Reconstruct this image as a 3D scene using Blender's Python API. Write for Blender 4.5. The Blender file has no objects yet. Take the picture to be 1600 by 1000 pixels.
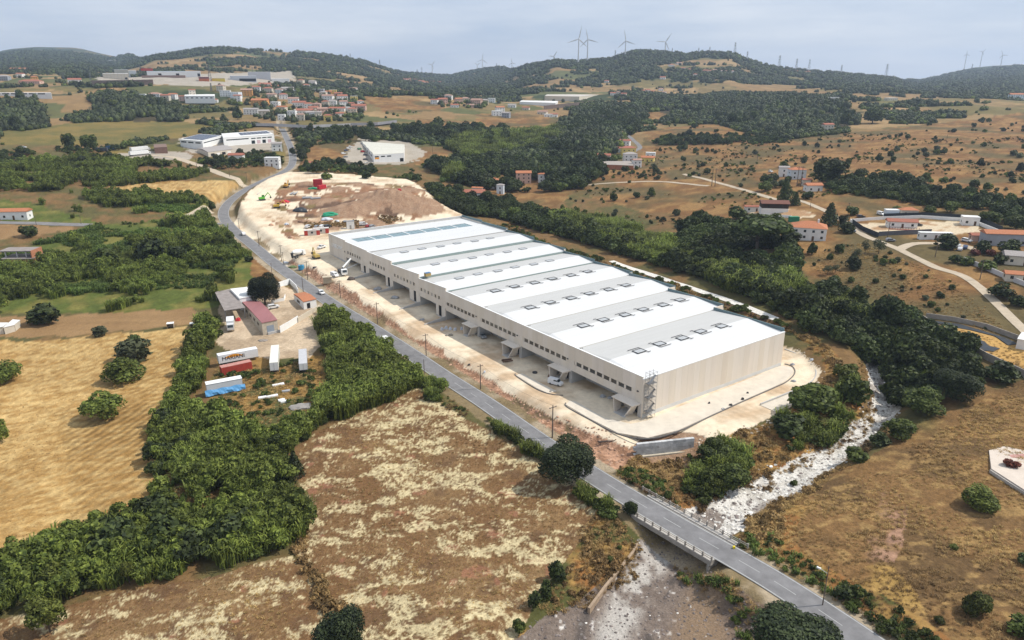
import bpy, bmesh, math, random
import numpy as np
from math import radians as R, sin, cos, pi, atan2, sqrt, hypot
random.seed(7); RNG = np.random.default_rng(11)
SC = bpy.context.scene; COL = SC.collection
# ------------------------------------------------------------------ camera, world, sun, exposure
HAZE = .000095
CAMH = 86.0; FPX = 1130.0; PITCH = math.atan(385/1130.0)
cam_d = bpy.data.cameras.new('camera'); cam = bpy.data.objects.new('camera', cam_d); COL.objects.link(cam)
cam.location = (0, 0, CAMH); cam.rotation_euler = (pi/2-PITCH, 0, 0)
cam_d.sensor_width = 36.0; cam_d.lens = 36.0*FPX/1600.0; cam_d.clip_start = 1.0; cam_d.clip_end = 40000
SC.camera = cam
SUN_EL = R(51); SUN_DIR = (cos(SUN_EL)*0.992, cos(SUN_EL)*0.13, sin(SUN_EL))
W = bpy.data.worlds.new('World'); SC.world = W; W.use_nodes = True
nt = W.node_tree; nt.nodes.clear()
wo = nt.nodes.new('ShaderNodeOutputWorld'); bg = nt.nodes.new('ShaderNodeBackground')
sky = nt.nodes.new('ShaderNodeTexSky'); sky.sky_type = 'NISHITA'; sky.sun_disc = False
sky.sun_elevation = SUN_EL; sky.sun_rotation = math.atan2(SUN_DIR[0], SUN_DIR[1])
tc = nt.nodes.new('ShaderNodeTexCoord'); mp = nt.nodes.new('ShaderNodeMapping'); mp.inputs['Scale'].default_value = (1.2, 1.2, 7.0)
nz = nt.nodes.new('ShaderNodeTexNoise'); nz.inputs['Scale'].default_value = 2.0; nz.inputs['Detail'].default_value = 5; nz.inputs['Roughness'].default_value = .55
cr = nt.nodes.new('ShaderNodeValToRGB')
cr.color_ramp.elements[0].position = .33; cr.color_ramp.elements[0].color = (5.7, 6.9, 8.9, 1)
cr.color_ramp.elements[1].position = .68; cr.color_ramp.elements[1].color = (9.6, 10.1, 11.0, 1)
mx = nt.nodes.new('ShaderNodeMixRGB'); mx.inputs[0].default_value = .86
L = nt.links.new
L(tc.outputs['Generated'], mp.inputs[0]); L(mp.outputs[0], nz.inputs['Vector']); L(nz.outputs[0], cr.inputs[0])
L(sky.outputs[0], mx.inputs[1]); L(cr.outputs[0], mx.inputs[2]); L(mx.outputs[0], bg.inputs[0]); L(bg.outputs[0], wo.inputs[0])
bg.inputs[1].default_value = 0.098
sl = bpy.data.lights.new('sun', 'SUN'); sl.energy = 4.6; sl.angle = R(0.6); sl.color = (1, .95, .87)
so = bpy.data.objects.new('sun', sl); COL.objects.link(so)
from mathutils import Vector, Matrix
so.rotation_euler = Vector(SUN_DIR).to_track_quat('Z', 'Y').to_euler(); so.location = (300, 40, 400)
SC.view_settings.view_transform = 'Standard'; SC.view_settings.look = 'None'; SC.view_settings.gamma = 1
SC.view_settings.exposure = -0.08; SC.view_settings.use_curve_mapping = False
SC.render.engine = 'CYCLES'
cy = SC.cycles; cy.max_bounces = 6; cy.diffuse_bounces = 3; cy.glossy_bounces = 2; cy.transmission_bounces = 3; cy.transparent_max_bounces = 6; cy.volume_bounces = 0
cy.use_denoising = True
try: cy.denoiser = 'OPENIMAGEDENOISE'
except Exception: pass

# ------------------------------------------------------------------ numeric helpers
def vhash(ix, iy, seed):
    h = (ix.astype(np.int64)*374761393 + iy.astype(np.int64)*668265263 + seed*974634777) & 0x7fffffff
    h = ((h ^ (h >> 13))*1274126177) & 0x7fffffff
    return ((h ^ (h >> 16)) & 0xffff)/65535.0
def vnoise(x, y, seed=0):
    ix = np.floor(x); iy = np.floor(y); fx = x-ix; fy = y-iy
    u = fx*fx*(3-2*fx); v = fy*fy*(3-2*fy)
    a = vhash(ix, iy, seed); b = vhash(ix+1, iy, seed); c = vhash(ix, iy+1, seed); d = vhash(ix+1, iy+1, seed)
    return (a*(1-u)+b*u)*(1-v)+(c*(1-u)+d*u)*v
def fbm(x, y, seed=0, oct=4, g=.5):
    s = 0; a = 1; t = 0
    for o in range(oct):
        s = s+a*vnoise(x*(2**o)+17.3*o, y*(2**o)-9.1*o, seed+o); t += a; a *= g
    return s/t
def sst(a, b, x):
    t = np.clip((x-a)/(b-a), 0, 1); return t*t*(3-2*t)
def pip(poly, x, y):
    poly = np.asarray(poly, float); m = np.zeros(x.shape, bool)
    bx = (x >= poly[:, 0].min()) & (x <= poly[:, 0].max()) & (y >= poly[:, 1].min()) & (y <= poly[:, 1].max())
    if not bx.any(): return m
    xs = x[bx]; ys = y[bx]; r = np.zeros(xs.shape, bool); n = len(poly)
    for i in range(n):
        x0, y0 = poly[i]; x1, y1 = poly[(i+1) % n]
        if y0 == y1: continue
        c = ((y0 > ys) != (y1 > ys)) & (xs < (x1-x0)*(ys-y0)/(y1-y0)+x0)
        r ^= c
    m[bx] = r; return m
def rays(px, py):
    px = np.asarray(px, float); py = np.asarray(py, float)
    u = (px-800)/FPX; v = (500-py)/FPX
    return np.stack([u, cos(PITCH)+v*sin(PITCH), -sin(PITCH)+v*cos(PITCH)], -1)
def Gz(px, py, z=0.0):
    d = rays(px, py); t = (z-CAMH)/d[..., 2]; return d[..., :2]*t[..., None]

# ------------------------------------------------------------------ terrain height field
SKX = [-700, -300, 0, 20, 60, 130, 180, 250, 300, 330, 380, 480, 520, 560, 600, 640, 660, 700, 730, 760, 790, 805, 830, 870, 905, 960, 975, 990, 1030, 1060, 1100, 1145, 1160, 1200, 1260, 1330, 1400, 1440, 1480, 1520, 1550, 1600, 1750, 2000, 2400]
SKY = [97, 92, 82, 76, 72, 74, 86, 84, 78, 75, 74, 83, 84, 92, 103, 113, 117, 119, 114, 108, 105, 104, 97, 93, 95, 90, 86, 79, 80, 84, 81, 81, 92, 103, 110, 117, 123, 126, 113, 104, 100, 97, 95, 92, 95]
DRX = [-700, 0, 175, 240, 560, 640, 700, 790, 815, 870, 1200, 1400, 1432, 1470, 2400]
DRD = [6200, 6200, 6200, 3000, 3000, 3500, 4200, 3600, 2800, 2450, 2600, 2900, 4600, 5200, 5200]
KD = [0, 150, 250, 350, 450, 550, 700, 900, 1100, 1300]
KPX = [-700, 0, 350, 500, 650, 800, 1000, 1250, 1430, 1600, 2400]
KZ = [[-2, -2, -2, 3, 12, 20, 26, 31, 40, 60], [-2, -2, -2, 3, 12, 20, 26, 31, 40, 62], [-2, -2, -1, 4.5, 9, 14, 20, 27, 36, 64],
      [-2, -2, -1, 4.5, 9, 14, 19, 26, 34, 50], [-2, -2, -1, 3, 6, 10, 14, 22, 30, 40], [-2, -2, -2, -2, -2, 0, 4, 12, 20, 28],
      [-2, -2, -2, -1, 1, 4, 9, 15, 21, 28], [-2, -2, 1, 9, 14, 16, 18, 23, 31, 40], [-2, -1, 4, 12, 16, 18, 20, 25, 31, 38],
      [-2, 0, 6, 13, 17, 19, 21, 26, 32, 40], [-2, 0, 6, 13, 17, 19, 21, 26, 32, 42]]
KE = [1.2, 1.2, 1.3, 1.4, 1.6, 1.8, 1.35, 1.4, 2.0, 2.2, 2.0]
def px2az(px): return np.arctan((np.asarray(px, float)-800)/FPX/(cos(PITCH)+.34071*sin(PITCH)))
AZ = np.linspace(R(-62), R(62), 500); LD = np.linspace(math.log(30), math.log(9000), 420)
def build_table():
    hpx = 800+np.tan(AZ)*FPX*(cos(PITCH)+.34071*sin(PITCH))
    D = np.exp(LD)
    sky_r = np.interp(hpx, SKX, SKY)+1.5; dr = np.interp(hpx, DRX, DRD); e = np.interp(hpx, KPX, KE)
    # the elevation tangent of the skyline row at each azimuth (row's pixel column differs little from hpx)
    d = rays(hpx, sky_r); el = d[:, 2]/np.hypot(d[:, 0], d[:, 1]); zr = CAMH+dr*el
    kz = np.array(KZ); T = np.zeros((len(AZ), len(D)))
    kk = np.stack([np.interp(hpx, KPX, kz[:, j]) for j in range(len(KD))], 1)
    for i in range(len(AZ)):
        z = np.interp(D, KD, kk[i])
        z0 = kk[i, -1]; t = np.clip((D-1300)/(dr[i]-1300), 0, 1)
        far = z0+(zr[i]-z0)*t**e[i]
        back = zr[i]-np.clip(D-dr[i], 0, 6000)*.10*np.clip((D-dr[i])/600, 0, 1)
        T[i] = np.where(D < 1300, z, np.where(D < dr[i], far, np.maximum(back, -40)))
    for _ in range(2):
        T[1:-1] = (T[:-2]+2*T[1:-1]+T[2:])/4
    for _ in range(10):
        T[:, 1:-1] = (T[:, :-2]+2*T[:, 1:-1]+T[:, 2:])/4
    return T
TAB = build_table()
def bil(tab, fi, fj):
    fi = np.clip(fi, 0, tab.shape[0]-1.001); fj = np.clip(fj, 0, tab.shape[1]-1.001)
    i = fi.astype(int); j = fj.astype(int); a = fi-i; b = fj-j
    return (tab[i, j]*(1-a)+tab[i+1, j]*a)*(1-b)+(tab[i, j+1]*(1-a)+tab[i+1, j+1]*a)*b
def T0(x, y):
    az = np.arctan2(x, y); ld = np.log(np.maximum(np.hypot(x, y), 31))
    z = bil(TAB, (az-AZ[0])/(AZ[1]-AZ[0]), (ld-LD[0])/(LD[1]-LD[0]))
    d = np.exp(ld)
    amp = np.interp(d, [0, 200, 400, 900, 1600, 2600, 4500], [.5, .8, 1.6, 4, 14, 14, 16])
    w = np.interp(d, [0, 300, 900, 2500, 4500], [25, 40, 110, 260, 420])
    s = (fbm(x/110, y/110, 3, 3)-.5)*np.interp(d, [0, 400, 1200, 4000], [1.2, 3, 9, 7])
    s = s+(fbm(x/420, y/420, 5, 3)-.5)*np.interp(d, [0, 800, 1500, 2300, 4000], [0, 3, 34, 22, 26])
    s = s+(fbm(x/12, y/12, 8, 2)-.5)*.5
    return z+s
# local raster (1 m cells) for the platform, road and river masks
RX0, RX1, RY0, RY1 = -430, 330, 40, 900
gx = np.arange(RX0, RX1+1.0); gy = np.arange(RY0, RY1+1.0)
GX, GY = np.meshgrid(gx, gy, indexing='ij')
def blur(a, n):
    for _ in range(n):
        a = a.copy(); a[1:-1] = (a[:-2]+a[1:-1]*2+a[2:])/4; a[:, 1:-1] = (a[:, :-2]+a[:, 1:-1]*2+a[:, 2:])/4
    return a
# warehouse frame: S runs along the long facade away from the camera, W goes into the building
BN = np.array([33.91, 172.41]); BS = np.array([-.5914103, .8063708]); BW = np.array([.8063708, .5914103])
def BP(s, w): return BN+BS*s+BW*w
def sw(x, y): return (x-BN[0])*BS[0]+(y-BN[1])*BS[1], (x-BN[0])*BW[0]+(y-BN[1])*BW[1]
def zplat(s): return np.interp(s, [-80, 96, 120, 205, 260, 330, 420], [-.05, 0, 1.2, 4.6, 6, 9.5, 15])
def zp_of(x, y): return zplat(sw(x, y)[0])
# road centre line: pixel column, row, height
ROADC = [(1500, 1110, -1), (1420, 1052, -1), (1330, 987, -1), (1200, 902, -1), (1060, 822, -1), (950, 757, -1), (850, 693, -1.3), (760, 630, -1.6), (690, 585, -1.6), (640, 551, -1.4), (580, 512, -1), (520, 475, -.3), (470, 441, .6), (430, 412, 1.8), (395, 383, 3.0), (362, 356, 4.0), (349, 336, 4.8), (356, 318, 5.8), (378, 300, 7.6), (410, 283, 9.8), (440, 270, 12), (456, 257, 14), (456, 237, 17), (448, 216, 21), (438, 196, 25)]
def smooth_line(pts, n=8):
    P = np.array(pts, float); out = []
    for i in range(len(P)-1):
        p0 = P[max(i-1, 0)]; p1 = P[i]; p2 = P[i+1]; p3 = P[min(i+2, len(P)-1)]
        for k in range(n):
            t = k/n
            out.append(.5*((2*p1)+(-p0+p2)*t+(2*p0-5*p1+4*p2-p3)*t*t+(-p0+3*p1-3*p2+p3)*t**3))
    out.append(P[-1]); return np.array(out)
rc = np.array([[*Gz(a, b, z), z] for a, b, z in ROADC]); ROADL = smooth_line(rc, 10)
def dist_line(line, x, y, maxd):
    """distance to polyline, and interpolated z (3rd column), on arrays"""
    best = np.full(x.shape, 1e9); zz = np.zeros(x.shape)
    for i in range(len(line)-1):
        a = line[i]; b = line[i+1]
        bx = (x > min(a[0], b[0])-maxd) & (x < max(a[0], b[0])+maxd) & (y > min(a[1], b[1])-maxd) & (y < max(a[1], b[1])+maxd)
        if not bx.any(): continue
        xs = x[bx]; ys = y[bx]; ab = b[:2]-a[:2]; l2 = ab@ab+1e-9
        t = np.clip(((xs-a[0])*ab[0]+(ys-a[1])*ab[1])/l2, 0, 1)
        d = np.hypot(xs-a[0]-ab[0]*t, ys-a[1]-ab[1]*t)
        o = best[bx]; q = zz[bx]; m = d < o
        o[m] = d[m]; best[bx] = o
        if len(a) > 2:
            q[m] = (a[2]+(b[2]-a[2])*t)[m]; zz[bx] = q
    return best, zz
def pxpoly(pts, z): return np.array([Gz(a, b, z) for a, b in pts])
YARD = pxpoly([(355, 352), (372, 335), (392, 312), (420, 296), (452, 286), (560, 288), (640, 291), (668, 305), (690, 322), (740, 338)], 6).tolist() \
     + [BP(204, 82).tolist(), BP(150, 80).tolist(), BP(98, 78).tolist(), BP(40, 75).tolist()] \
     + pxpoly([(1236, 548), (1268, 566), (1281, 584), (1272, 606), (1235, 636), (1160, 668), (1086, 690), (1035, 700), (985, 697), (925, 675), (862, 645), (790, 604), (700, 553), (640, 520), (590, 494)], 0).tolist() \
     + pxpoly([(540, 465), (500, 440)], 1.5).tolist() + pxpoly([(455, 415), (405, 385)], 4).tolist()
YARD = np.array(YARD)
RIV_U = pxpoly([(1318, 545), (1338, 566), (1352, 600), (1362, 640), (1345, 672), (1300, 696), (1235, 732), (1160, 765), (1092, 797), (1035, 826), (1000, 848), (985, 880), (905, 948), (800, 1010), (760, 1060), (1230, 1060), (1190, 960), (1098, 922), (1108, 884), (1140, 846), (1195, 812), (1262, 772), (1318, 735), (1358, 704), (1395, 668), (1412, 645), (1405, 615), (1390, 585), (1362, 556)], -5)
m_y = pip(YARD, GX, GY).astype(float); m_r = pip(RIV_U, GX, GY).astype(float)
dR, zR = dist_line(ROADL, GX, GY, 22)
M_YARD = blur(m_y, 5); M_RIV = blur(m_r, 22)
BRA = Gz(1005, 795, -1); BRB = Gz(1128, 872, -1); _u = (BRB-BRA)/np.hypot(*(BRB-BRA)); _s = (GX-BRA[0])*_u[0]+(GY-BRA[1])*_u[1]; _L = np.hypot(*(BRB-BRA))
OUTB = np.clip(np.maximum(-1.0-_s, _s-_L-1.0)/1.5, 0, 1)   # away from the bridge the road keeps its embankment
M_ROAD = 1-sst(5.2, 11.5, dR); Z_ROAD = np.where(dR < 1e8, zR, 0); M_RIV = M_RIV*(1-M_ROAD*OUTB)
def rast(tab, x, y):
    inside = (x > RX0+1) & (x < RX1-1) & (y > RY0+1) & (y < RY1-1)
    return np.where(inside, bil(tab, x-RX0, y-RY0), 0)
# mounds of spoil in the construction field: pixel position, height, radius
MOUND = [(600, 316, 5, 26), (622, 322, 6, 17), (655, 330, 4, 22), (570, 330, 3, 22), (540, 336, 2.5, 20), (500, 322, 2, 14), (585, 352, 2.5, 18), (515, 356, 2, 10), (470, 348, 1.5, 8), (530, 306, 2, 12), (480, 300, 1.5, 9), (640, 306, 2.5, 14), (560, 300, 1.6, 10), (462, 336, 1.5, 8), (670, 322, 2, 12), (1035, 716, -1.6, 11), (1010, 722, -1.0, 9), (1070, 708, -1.2, 9)]
MOUNDW = [(*Gz(a, b, 7 if h > 0 else -3), h, r) for a, b, h, r in MOUND]
def T(x, y):
    x = np.asarray(x, float); y = np.asarray(y, float)
    z = T0(x, y)
    my = rast(M_YARD, x, y); s, w = sw(x, y)
    z = z*(1-my)+zplat(s)*my
    for mx_, my_, h, r in MOUNDW:
        q = ((x-mx_)**2+((y-my_)*1.0)**2)/(r*r)
        z = z+h*np.exp(-q*1.6)*((.6+.8*fbm(x/5, y/5, 21, 3)) if h > 0 else 1)
    mr = rast(M_ROAD, x, y)
    z = z*(1-mr)+(rast(Z_ROAD, x, y)-.12)*mr
    mv = rast(M_RIV, x, y)
    z = np.where(mv > 0, np.minimum(z, z*(1-mv)+(-5.2+.5*(fbm(x/6, y/6, 31, 3)-.5))*mv), z)
    return z
TS = np.exp(np.linspace(math.log(60), math.log(7000), 900))
def P(px, py):
    """ground point seen at a pixel of the photograph (1600 x 1000)"""
    d = rays(px, py); h = hypot(d[0], d[1]); t = TS/h
    x = d[0]*t; y = d[1]*t; zr = CAMH+d[2]*t; g = T(x, y)
    below = np.nonzero(zr < g)[0]
    if len(below) == 0: i = len(t)-2; f = 0
    else:
        i = max(below[0]-1, 0); a = zr[i]-g[i]; b = g[i+1]-zr[i+1]; f = a/(a+b+1e-9)
    tt = t[i]+(t[i+1]-t[i])*f
    X = d[0]*tt; Y = d[1]*tt
    return Vector((X, Y, float(T(np.array([X]), np.array([Y]))[0])))
def Pm(pts): return np.array([P(a, b)[:] for a, b in pts])
def mpp(p):
    """metres per photo pixel at a world point"""
    dz = -(p[1]*cos(PITCH)-(p[2]-CAMH)*sin(PITCH))
    return -dz/FPX
def hpx(p, n):
    """height in metres that shows n pixels tall at point p"""
    dep = atan2(CAMH-p[2], hypot(p[0], p[1])); return n*mpp(p)/max(cos(dep), .4)
def ground_z(x, y): return float(T(np.array([x]), np.array([y]))[0])
# ------------------------------------------------------------------ materials
MATS = {}
def mat(name, col, rough=.8, var=.12, scale=1.0, bump=0.0, metal=0.0, spec=.3, rnd=0.0, streak=None):
    """procedural paint / plaster / earth: noise varied base colour, optional per object variation and vertical streaks"""
    if name in MATS: return MATS[name]
    m = bpy.data.materials.new(name); m.use_nodes = True; n = m.node_tree; N = n.nodes; b = N['Principled BSDF']
    b.inputs['Roughness'].default_value = rough; b.inputs['Metallic'].default_value = metal
    b.inputs['Specular IOR Level'].default_value = spec
    tc = N.new('ShaderNodeTexCoord'); src = tc.outputs['Object']
    if streak:
        mp = N.new('ShaderNodeMapping'); mp.inputs['Scale'].default_value = streak; n.links.new(src, mp.inputs[0]); src = mp.outputs[0]
    nz = N.new('ShaderNodeTexNoise'); nz.inputs['Scale'].default_value = scale; nz.inputs['Detail'].default_value = 6; nz.inputs['Roughness'].default_value = .65
    n.links.new(src, nz.inputs['Vector'])
    cr = N.new('ShaderNodeValToRGB'); c = np.array(col[:3])
    cr.color_ramp.elements[0].position = .3; cr.color_ramp.elements[1].position = .7
    cr.color_ramp.elements[0].color = (*np.clip(c*(1-var), 0, 1), 1); cr.color_ramp.elements[1].color = (*np.clip(c*(1+var), 0, 1), 1)
    n.links.new(nz.outputs[0], cr.inputs[0]); out = cr.outputs[0]
    if rnd:
        oi = N.new('ShaderNodeObjectInfo'); mr = N.new('ShaderNodeMapRange'); mr.inputs['To Min'].default_value = 1-rnd; mr.inputs['To Max'].default_value = 1+rnd
        hs = N.new('ShaderNodeHueSaturation'); n.links.new(oi.outputs['Random'], mr.inputs[0]); n.links.new(mr.outputs[0], hs.inputs['Value']); n.links.new(out, hs.inputs['Color']); out = hs.outputs[0]
    n.links.new(out, b.inputs['Base Color'])
    if bump:
        bp = N.new('ShaderNodeBump'); bp.inputs['Strength'].default_value = bump; bp.inputs['Distance'].default_value = .1
        n2 = N.new('ShaderNodeTexNoise'); n2.inputs['Scale'].default_value = scale*6; n2.inputs['Detail'].default_value = 4
        n.links.new(tc.outputs['Object'], n2.inputs['Vector']); n.links.new(n2.outputs[0], bp.inputs['Height']); n.links.new(bp.outputs[0], b.inputs['Normal'])
    MATS[name] = m; return m
def glass(name='window_glass', col=(.02, .03, .035), rough=.08):
    if name in MATS: return MATS[name]
    m = mat(name, col, rough=rough, var=.3, scale=.5, spec=.6); return m
def leaf(name, dark, light, rnd=.35, hue=.02, trans=.25):
    if name in MATS: return MATS[name]
    m = bpy.data.materials.new(name); m.use_nodes = True; n = m.node_tree; N = n.nodes; b = N['Principled BSDF']
    b.inputs['Roughness'].default_value = .65; b.inputs['Specular IOR Level'].default_value = .25
    g = N.new('ShaderNodeNewGeometry'); nz = N.new('ShaderNodeTexNoise'); nz.inputs['Scale'].default_value = .9; nz.inputs['Detail'].default_value = 3
    n.links.new(g.outputs['Position'], nz.inputs['Vector'])
    ad = N.new('ShaderNodeMath'); ad.operation = 'MULTIPLY_ADD'; ad.inputs[1].default_value = .45
    n.links.new(g.outputs['Random Per Island'], ad.inputs[0]); n.links.new(nz.outputs[0], ad.inputs[2])
    cr = N.new('ShaderNodeValToRGB'); cr.color_ramp.elements[0].position = .45; cr.color_ramp.elements[1].position = 1.0
    cr.color_ramp.elements[0].color = (*dark, 1); cr.color_ramp.elements[1].color = (*light, 1); n.links.new(ad.outputs[0], cr.inputs[0])
    oi = N.new('ShaderNodeObjectInfo'); hs = N.new('ShaderNodeHueSaturation')
    m1 = N.new('ShaderNodeMapRange'); m1.inputs['To Min'].default_value = 1-rnd; m1.inputs['To Max'].default_value = 1+rnd
    m2 = N.new('ShaderNodeMapRange'); m2.inputs['To Min'].default_value = .5-hue; m2.inputs['To Max'].default_value = .5+hue
    # large patches in the landscape: stands of slightly different growth
    n3 = N.new('ShaderNodeTexNoise'); n3.inputs['Scale'].default_value = .035; n3.inputs['Detail'].default_value = 3; n.links.new(g.outputs['Position'], n3.inputs['Vector'])
    m3 = N.new('ShaderNodeMapRange'); m3.inputs['From Min'].default_value = .3; m3.inputs['From Max'].default_value = .7; m3.inputs['To Min'].default_value = .58; m3.inputs['To Max'].default_value = 1.45
    mu = N.new('ShaderNodeMath'); mu.operation = 'MULTIPLY'
    n.links.new(n3.outputs[0], m3.inputs[0]); n.links.new(oi.outputs['Random'], m1.inputs[0]); n.links.new(m1.outputs[0], mu.inputs[0]); n.links.new(m3.outputs[0], mu.inputs[1])
    n.links.new(n3.outputs[0], m2.inputs[0]); n.links.new(mu.outputs[0], hs.inputs['Value']); n.links.new(m2.outputs[0], hs.inputs['Hue']); n.links.new(cr.outputs[0], hs.inputs['Color'])
    n.links.new(hs.outputs[0], b.inputs['Base Color'])
    t = N.new('ShaderNodeBsdfTranslucent'); n.links.new(hs.outputs[0], t.inputs[0])
    ms = N.new('ShaderNodeMixShader'); ms.inputs[0].default_value = trans
    n.links.new(b.outputs[0], ms.inputs[1]); n.links.new(t.outputs[0], ms.inputs[2]); n.links.new(ms.outputs[0], N['Material Output'].inputs['Surface'])
    MATS[name] = m; return m
def ground_mat(name, fine=.9, amt=.35, bump=.6, scale=1.0):
    m = bpy.data.materials.new(name); m.use_nodes = True; n = m.node_tree; N = n.nodes; b = N['Principled BSDF']
    b.inputs['Roughness'].default_value = .95; b.inputs['Specular IOR Level'].default_value = .1
    at = N.new('ShaderNodeAttribute'); at.attribute_name = 'Col'
    g = N.new('ShaderNodeNewGeometry'); nz = N.new('ShaderNodeTexNoise'); nz.inputs['Scale'].default_value = fine; nz.inputs['Detail'].default_value = 5; nz.inputs['Roughness'].default_value = .7
    n.links.new(g.outputs['Position'], nz.inputs['Vector'])
    mr = N.new('ShaderNodeMapRange'); mr.inputs['From Min'].default_value = .25; mr.inputs['From Max'].default_value = .75; mr.inputs['To Min'].default_value = 1-amt; mr.inputs['To Max'].default_value = 1+amt
    n.links.new(nz.outputs[0], mr.inputs[0])
    mx = N.new('ShaderNodeVectorMath'); mx.operation = 'MULTIPLY'; n.links.new(at.outputs['Color'], mx.inputs[0]); n.links.new(mr.outputs[0], mx.inputs[1])
    n.links.new(mx.outputs[0], b.inputs['Base Color'])
    bp = N.new('ShaderNodeBump'); bp.inputs['Strength'].default_value = bump; bp.inputs['Distance'].default_value = .3*scale
    n.links.new(nz.outputs[0], bp.inputs['Height']); n.links.new(bp.outputs[0], b.inputs['Normal'])
    MATS[name] = m; return m
# ------------------------------------------------------------------ object helpers
def tag(o, label=None, cat=None, group=None, kind=None):
    if label: o['label'] = label
    if cat: o['category'] = cat
    if group: o['group'] = group
    if kind: o['kind'] = kind
    return o
def thing(name, label, cat, loc=(0, 0, 0), rz=0, group=None):
    o = bpy.data.objects.new(name, None); COL.objects.link(o); o.location = loc; o.rotation_euler = (0, 0, rz); o.empty_display_size = .5
    return tag(o, label, cat, group)
def np_mesh(name, V, F, mats=(), mi=None, smooth=False, col=None):
    me = bpy.data.meshes.new(name); V = np.asarray(V, np.float32); F = np.asarray(F, np.int32); k = F.shape[1]
    me.vertices.add(len(V)); me.vertices.foreach_set('co', V.ravel())
    me.loops.add(F.size); me.loops.foreach_set('vertex_index', F.ravel())
    me.polygons.add(len(F)); me.polygons.foreach_set('loop_start', np.arange(0, F.size, k, dtype=np.int32)); me.polygons.foreach_set('loop_total', np.full(len(F), k, np.int32))
    for m in mats: me.materials.append(m)
    if mi is not None: me.polygons.foreach_set('material_index', np.asarray(mi, np.int32))
    if smooth: me.polygons.foreach_set('use_smooth', np.ones(len(F), bool))
    if col is not None:
        a = me.color_attributes.new('Col', 'FLOAT_COLOR', 'POINT'); c = np.ones((len(V), 4), np.float32); c[:, :3] = col; a.data.foreach_set('color', c.ravel())
    me.update(calc_edges=True); me.validate(); return me
class MB:
    """collects boxes, bars and prisms; build() links them as ONE mesh object"""
    def __init__(s): s.v = []; s.f = []; s.m = []
    def add(s, vs, fs, m=0):
        o = len(s.v); s.v += [tuple(v) for v in vs]; s.f += [tuple(i+o for i in f) for f in fs]; s.m += [m]*len(fs); return s
    def box(s, x0, x1, y0, y1, z0, z1, m=0):
        return s.add([(x0, y0, z0), (x1, y0, z0), (x1, y1, z0), (x0, y1, z0), (x0, y0, z1), (x1, y0, z1), (x1, y1, z1), (x0, y1, z1)],
                     [(0, 3, 2, 1), (4, 5, 6, 7), (0, 1, 5, 4), (1, 2, 6, 5), (2, 3, 7, 6), (3, 0, 4, 7)], m)
    def hexa(s, p, m=0):
        """8 points, bottom ring then top ring"""
        return s.add(p, [(0, 3, 2, 1), (4, 5, 6, 7), (0, 1, 5, 4), (1, 2, 6, 5), (2, 3, 7, 6), (3, 0, 4, 7)], m)
    def bar(s, a, b, r0, r1=None, n=6, m=0):
        r1 = r0 if r1 is None else r1; a = Vector(a); b = Vector(b); d = (b-a).normalized()
        u = d.orthogonal().normalized(); w = d.cross(u); vs = []
        for c, r in ((a, r0), (b, r1)):
            for i in range(n):
                t = 2*pi*i/n; vs.append(c+u*(r*cos(t))+w*(r*sin(t)))
        fs = [(i, (i+1) % n, n+(i+1) % n, n+i) for i in range(n)]+[tuple(range(n-1, -1, -1)), tuple(range(n, 2*n))]
        return s.add(vs, fs, m)
    def prism(s, prof, y0, y1, m=0, axis='y'):
        """profile of (a, z) swept along y (or x)"""
        n = len(prof); vs = []
        for y in (y0, y1):
            for a, z in prof: vs.append((a, y, z) if axis == 'y' else (y, a, z))
        fs = [(i, (i+1) % n, n+(i+1) % n, n+i) for i in range(n)]+[tuple(range(n-1, -1, -1)), tuple(range(n, 2*n))]
        return s.add(vs, fs, m)
    def mesh(s, name, mats, smooth=False):
        me = bpy.data.meshes.new(name); me.from_pydata(s.v, [], s.f)
        for m in (mats if isinstance(mats, (list, tuple)) else [mats]): me.materials.append(m)
        me.polygons.foreach_set('material_index', s.m)
        bm = bmesh.new(); bm.from_mesh(me); bmesh.ops.recalc_face_normals(bm, faces=bm.faces); bm.to_mesh(me); bm.free()
        if smooth: me.polygons.foreach_set('use_smooth', [True]*len(me.polygons))
        me.update(); return me
    def build(s, name, mats, parent=None, smooth=False, loc=None, rz=0):
        o = bpy.data.objects.new(name, s.mesh(name, mats, smooth)); COL.objects.link(o)
        if parent: o.parent = parent
        if loc is not None: o.location = loc
        if rz: o.rotation_euler = (0, 0, rz)
        return o
def link(name, me, parent=None, loc=(0, 0, 0), rz=0, sc=None):
    o = bpy.data.objects.new(name, me); COL.objects.link(o); o.location = loc; o.rotation_euler = (0, 0, rz)
    if sc is not None: o.scale = sc if isinstance(sc, (tuple, list)) else (sc, sc, sc)
    if parent: o.parent = parent
    return o
def dup(root, loc, rz, label=None, group=None):
    r = root.copy(); COL.objects.link(r); r.location = loc; r.rotation_euler = (0, 0, rz)
    if label: r['label'] = label
    if group: r['group'] = group
    for ch in list(root.children):
        c = ch.copy(); COL.objects.link(c); c.parent = r
        for g in list(ch.children):
            d = g.copy(); COL.objects.link(d); d.parent = c
    return r
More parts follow.
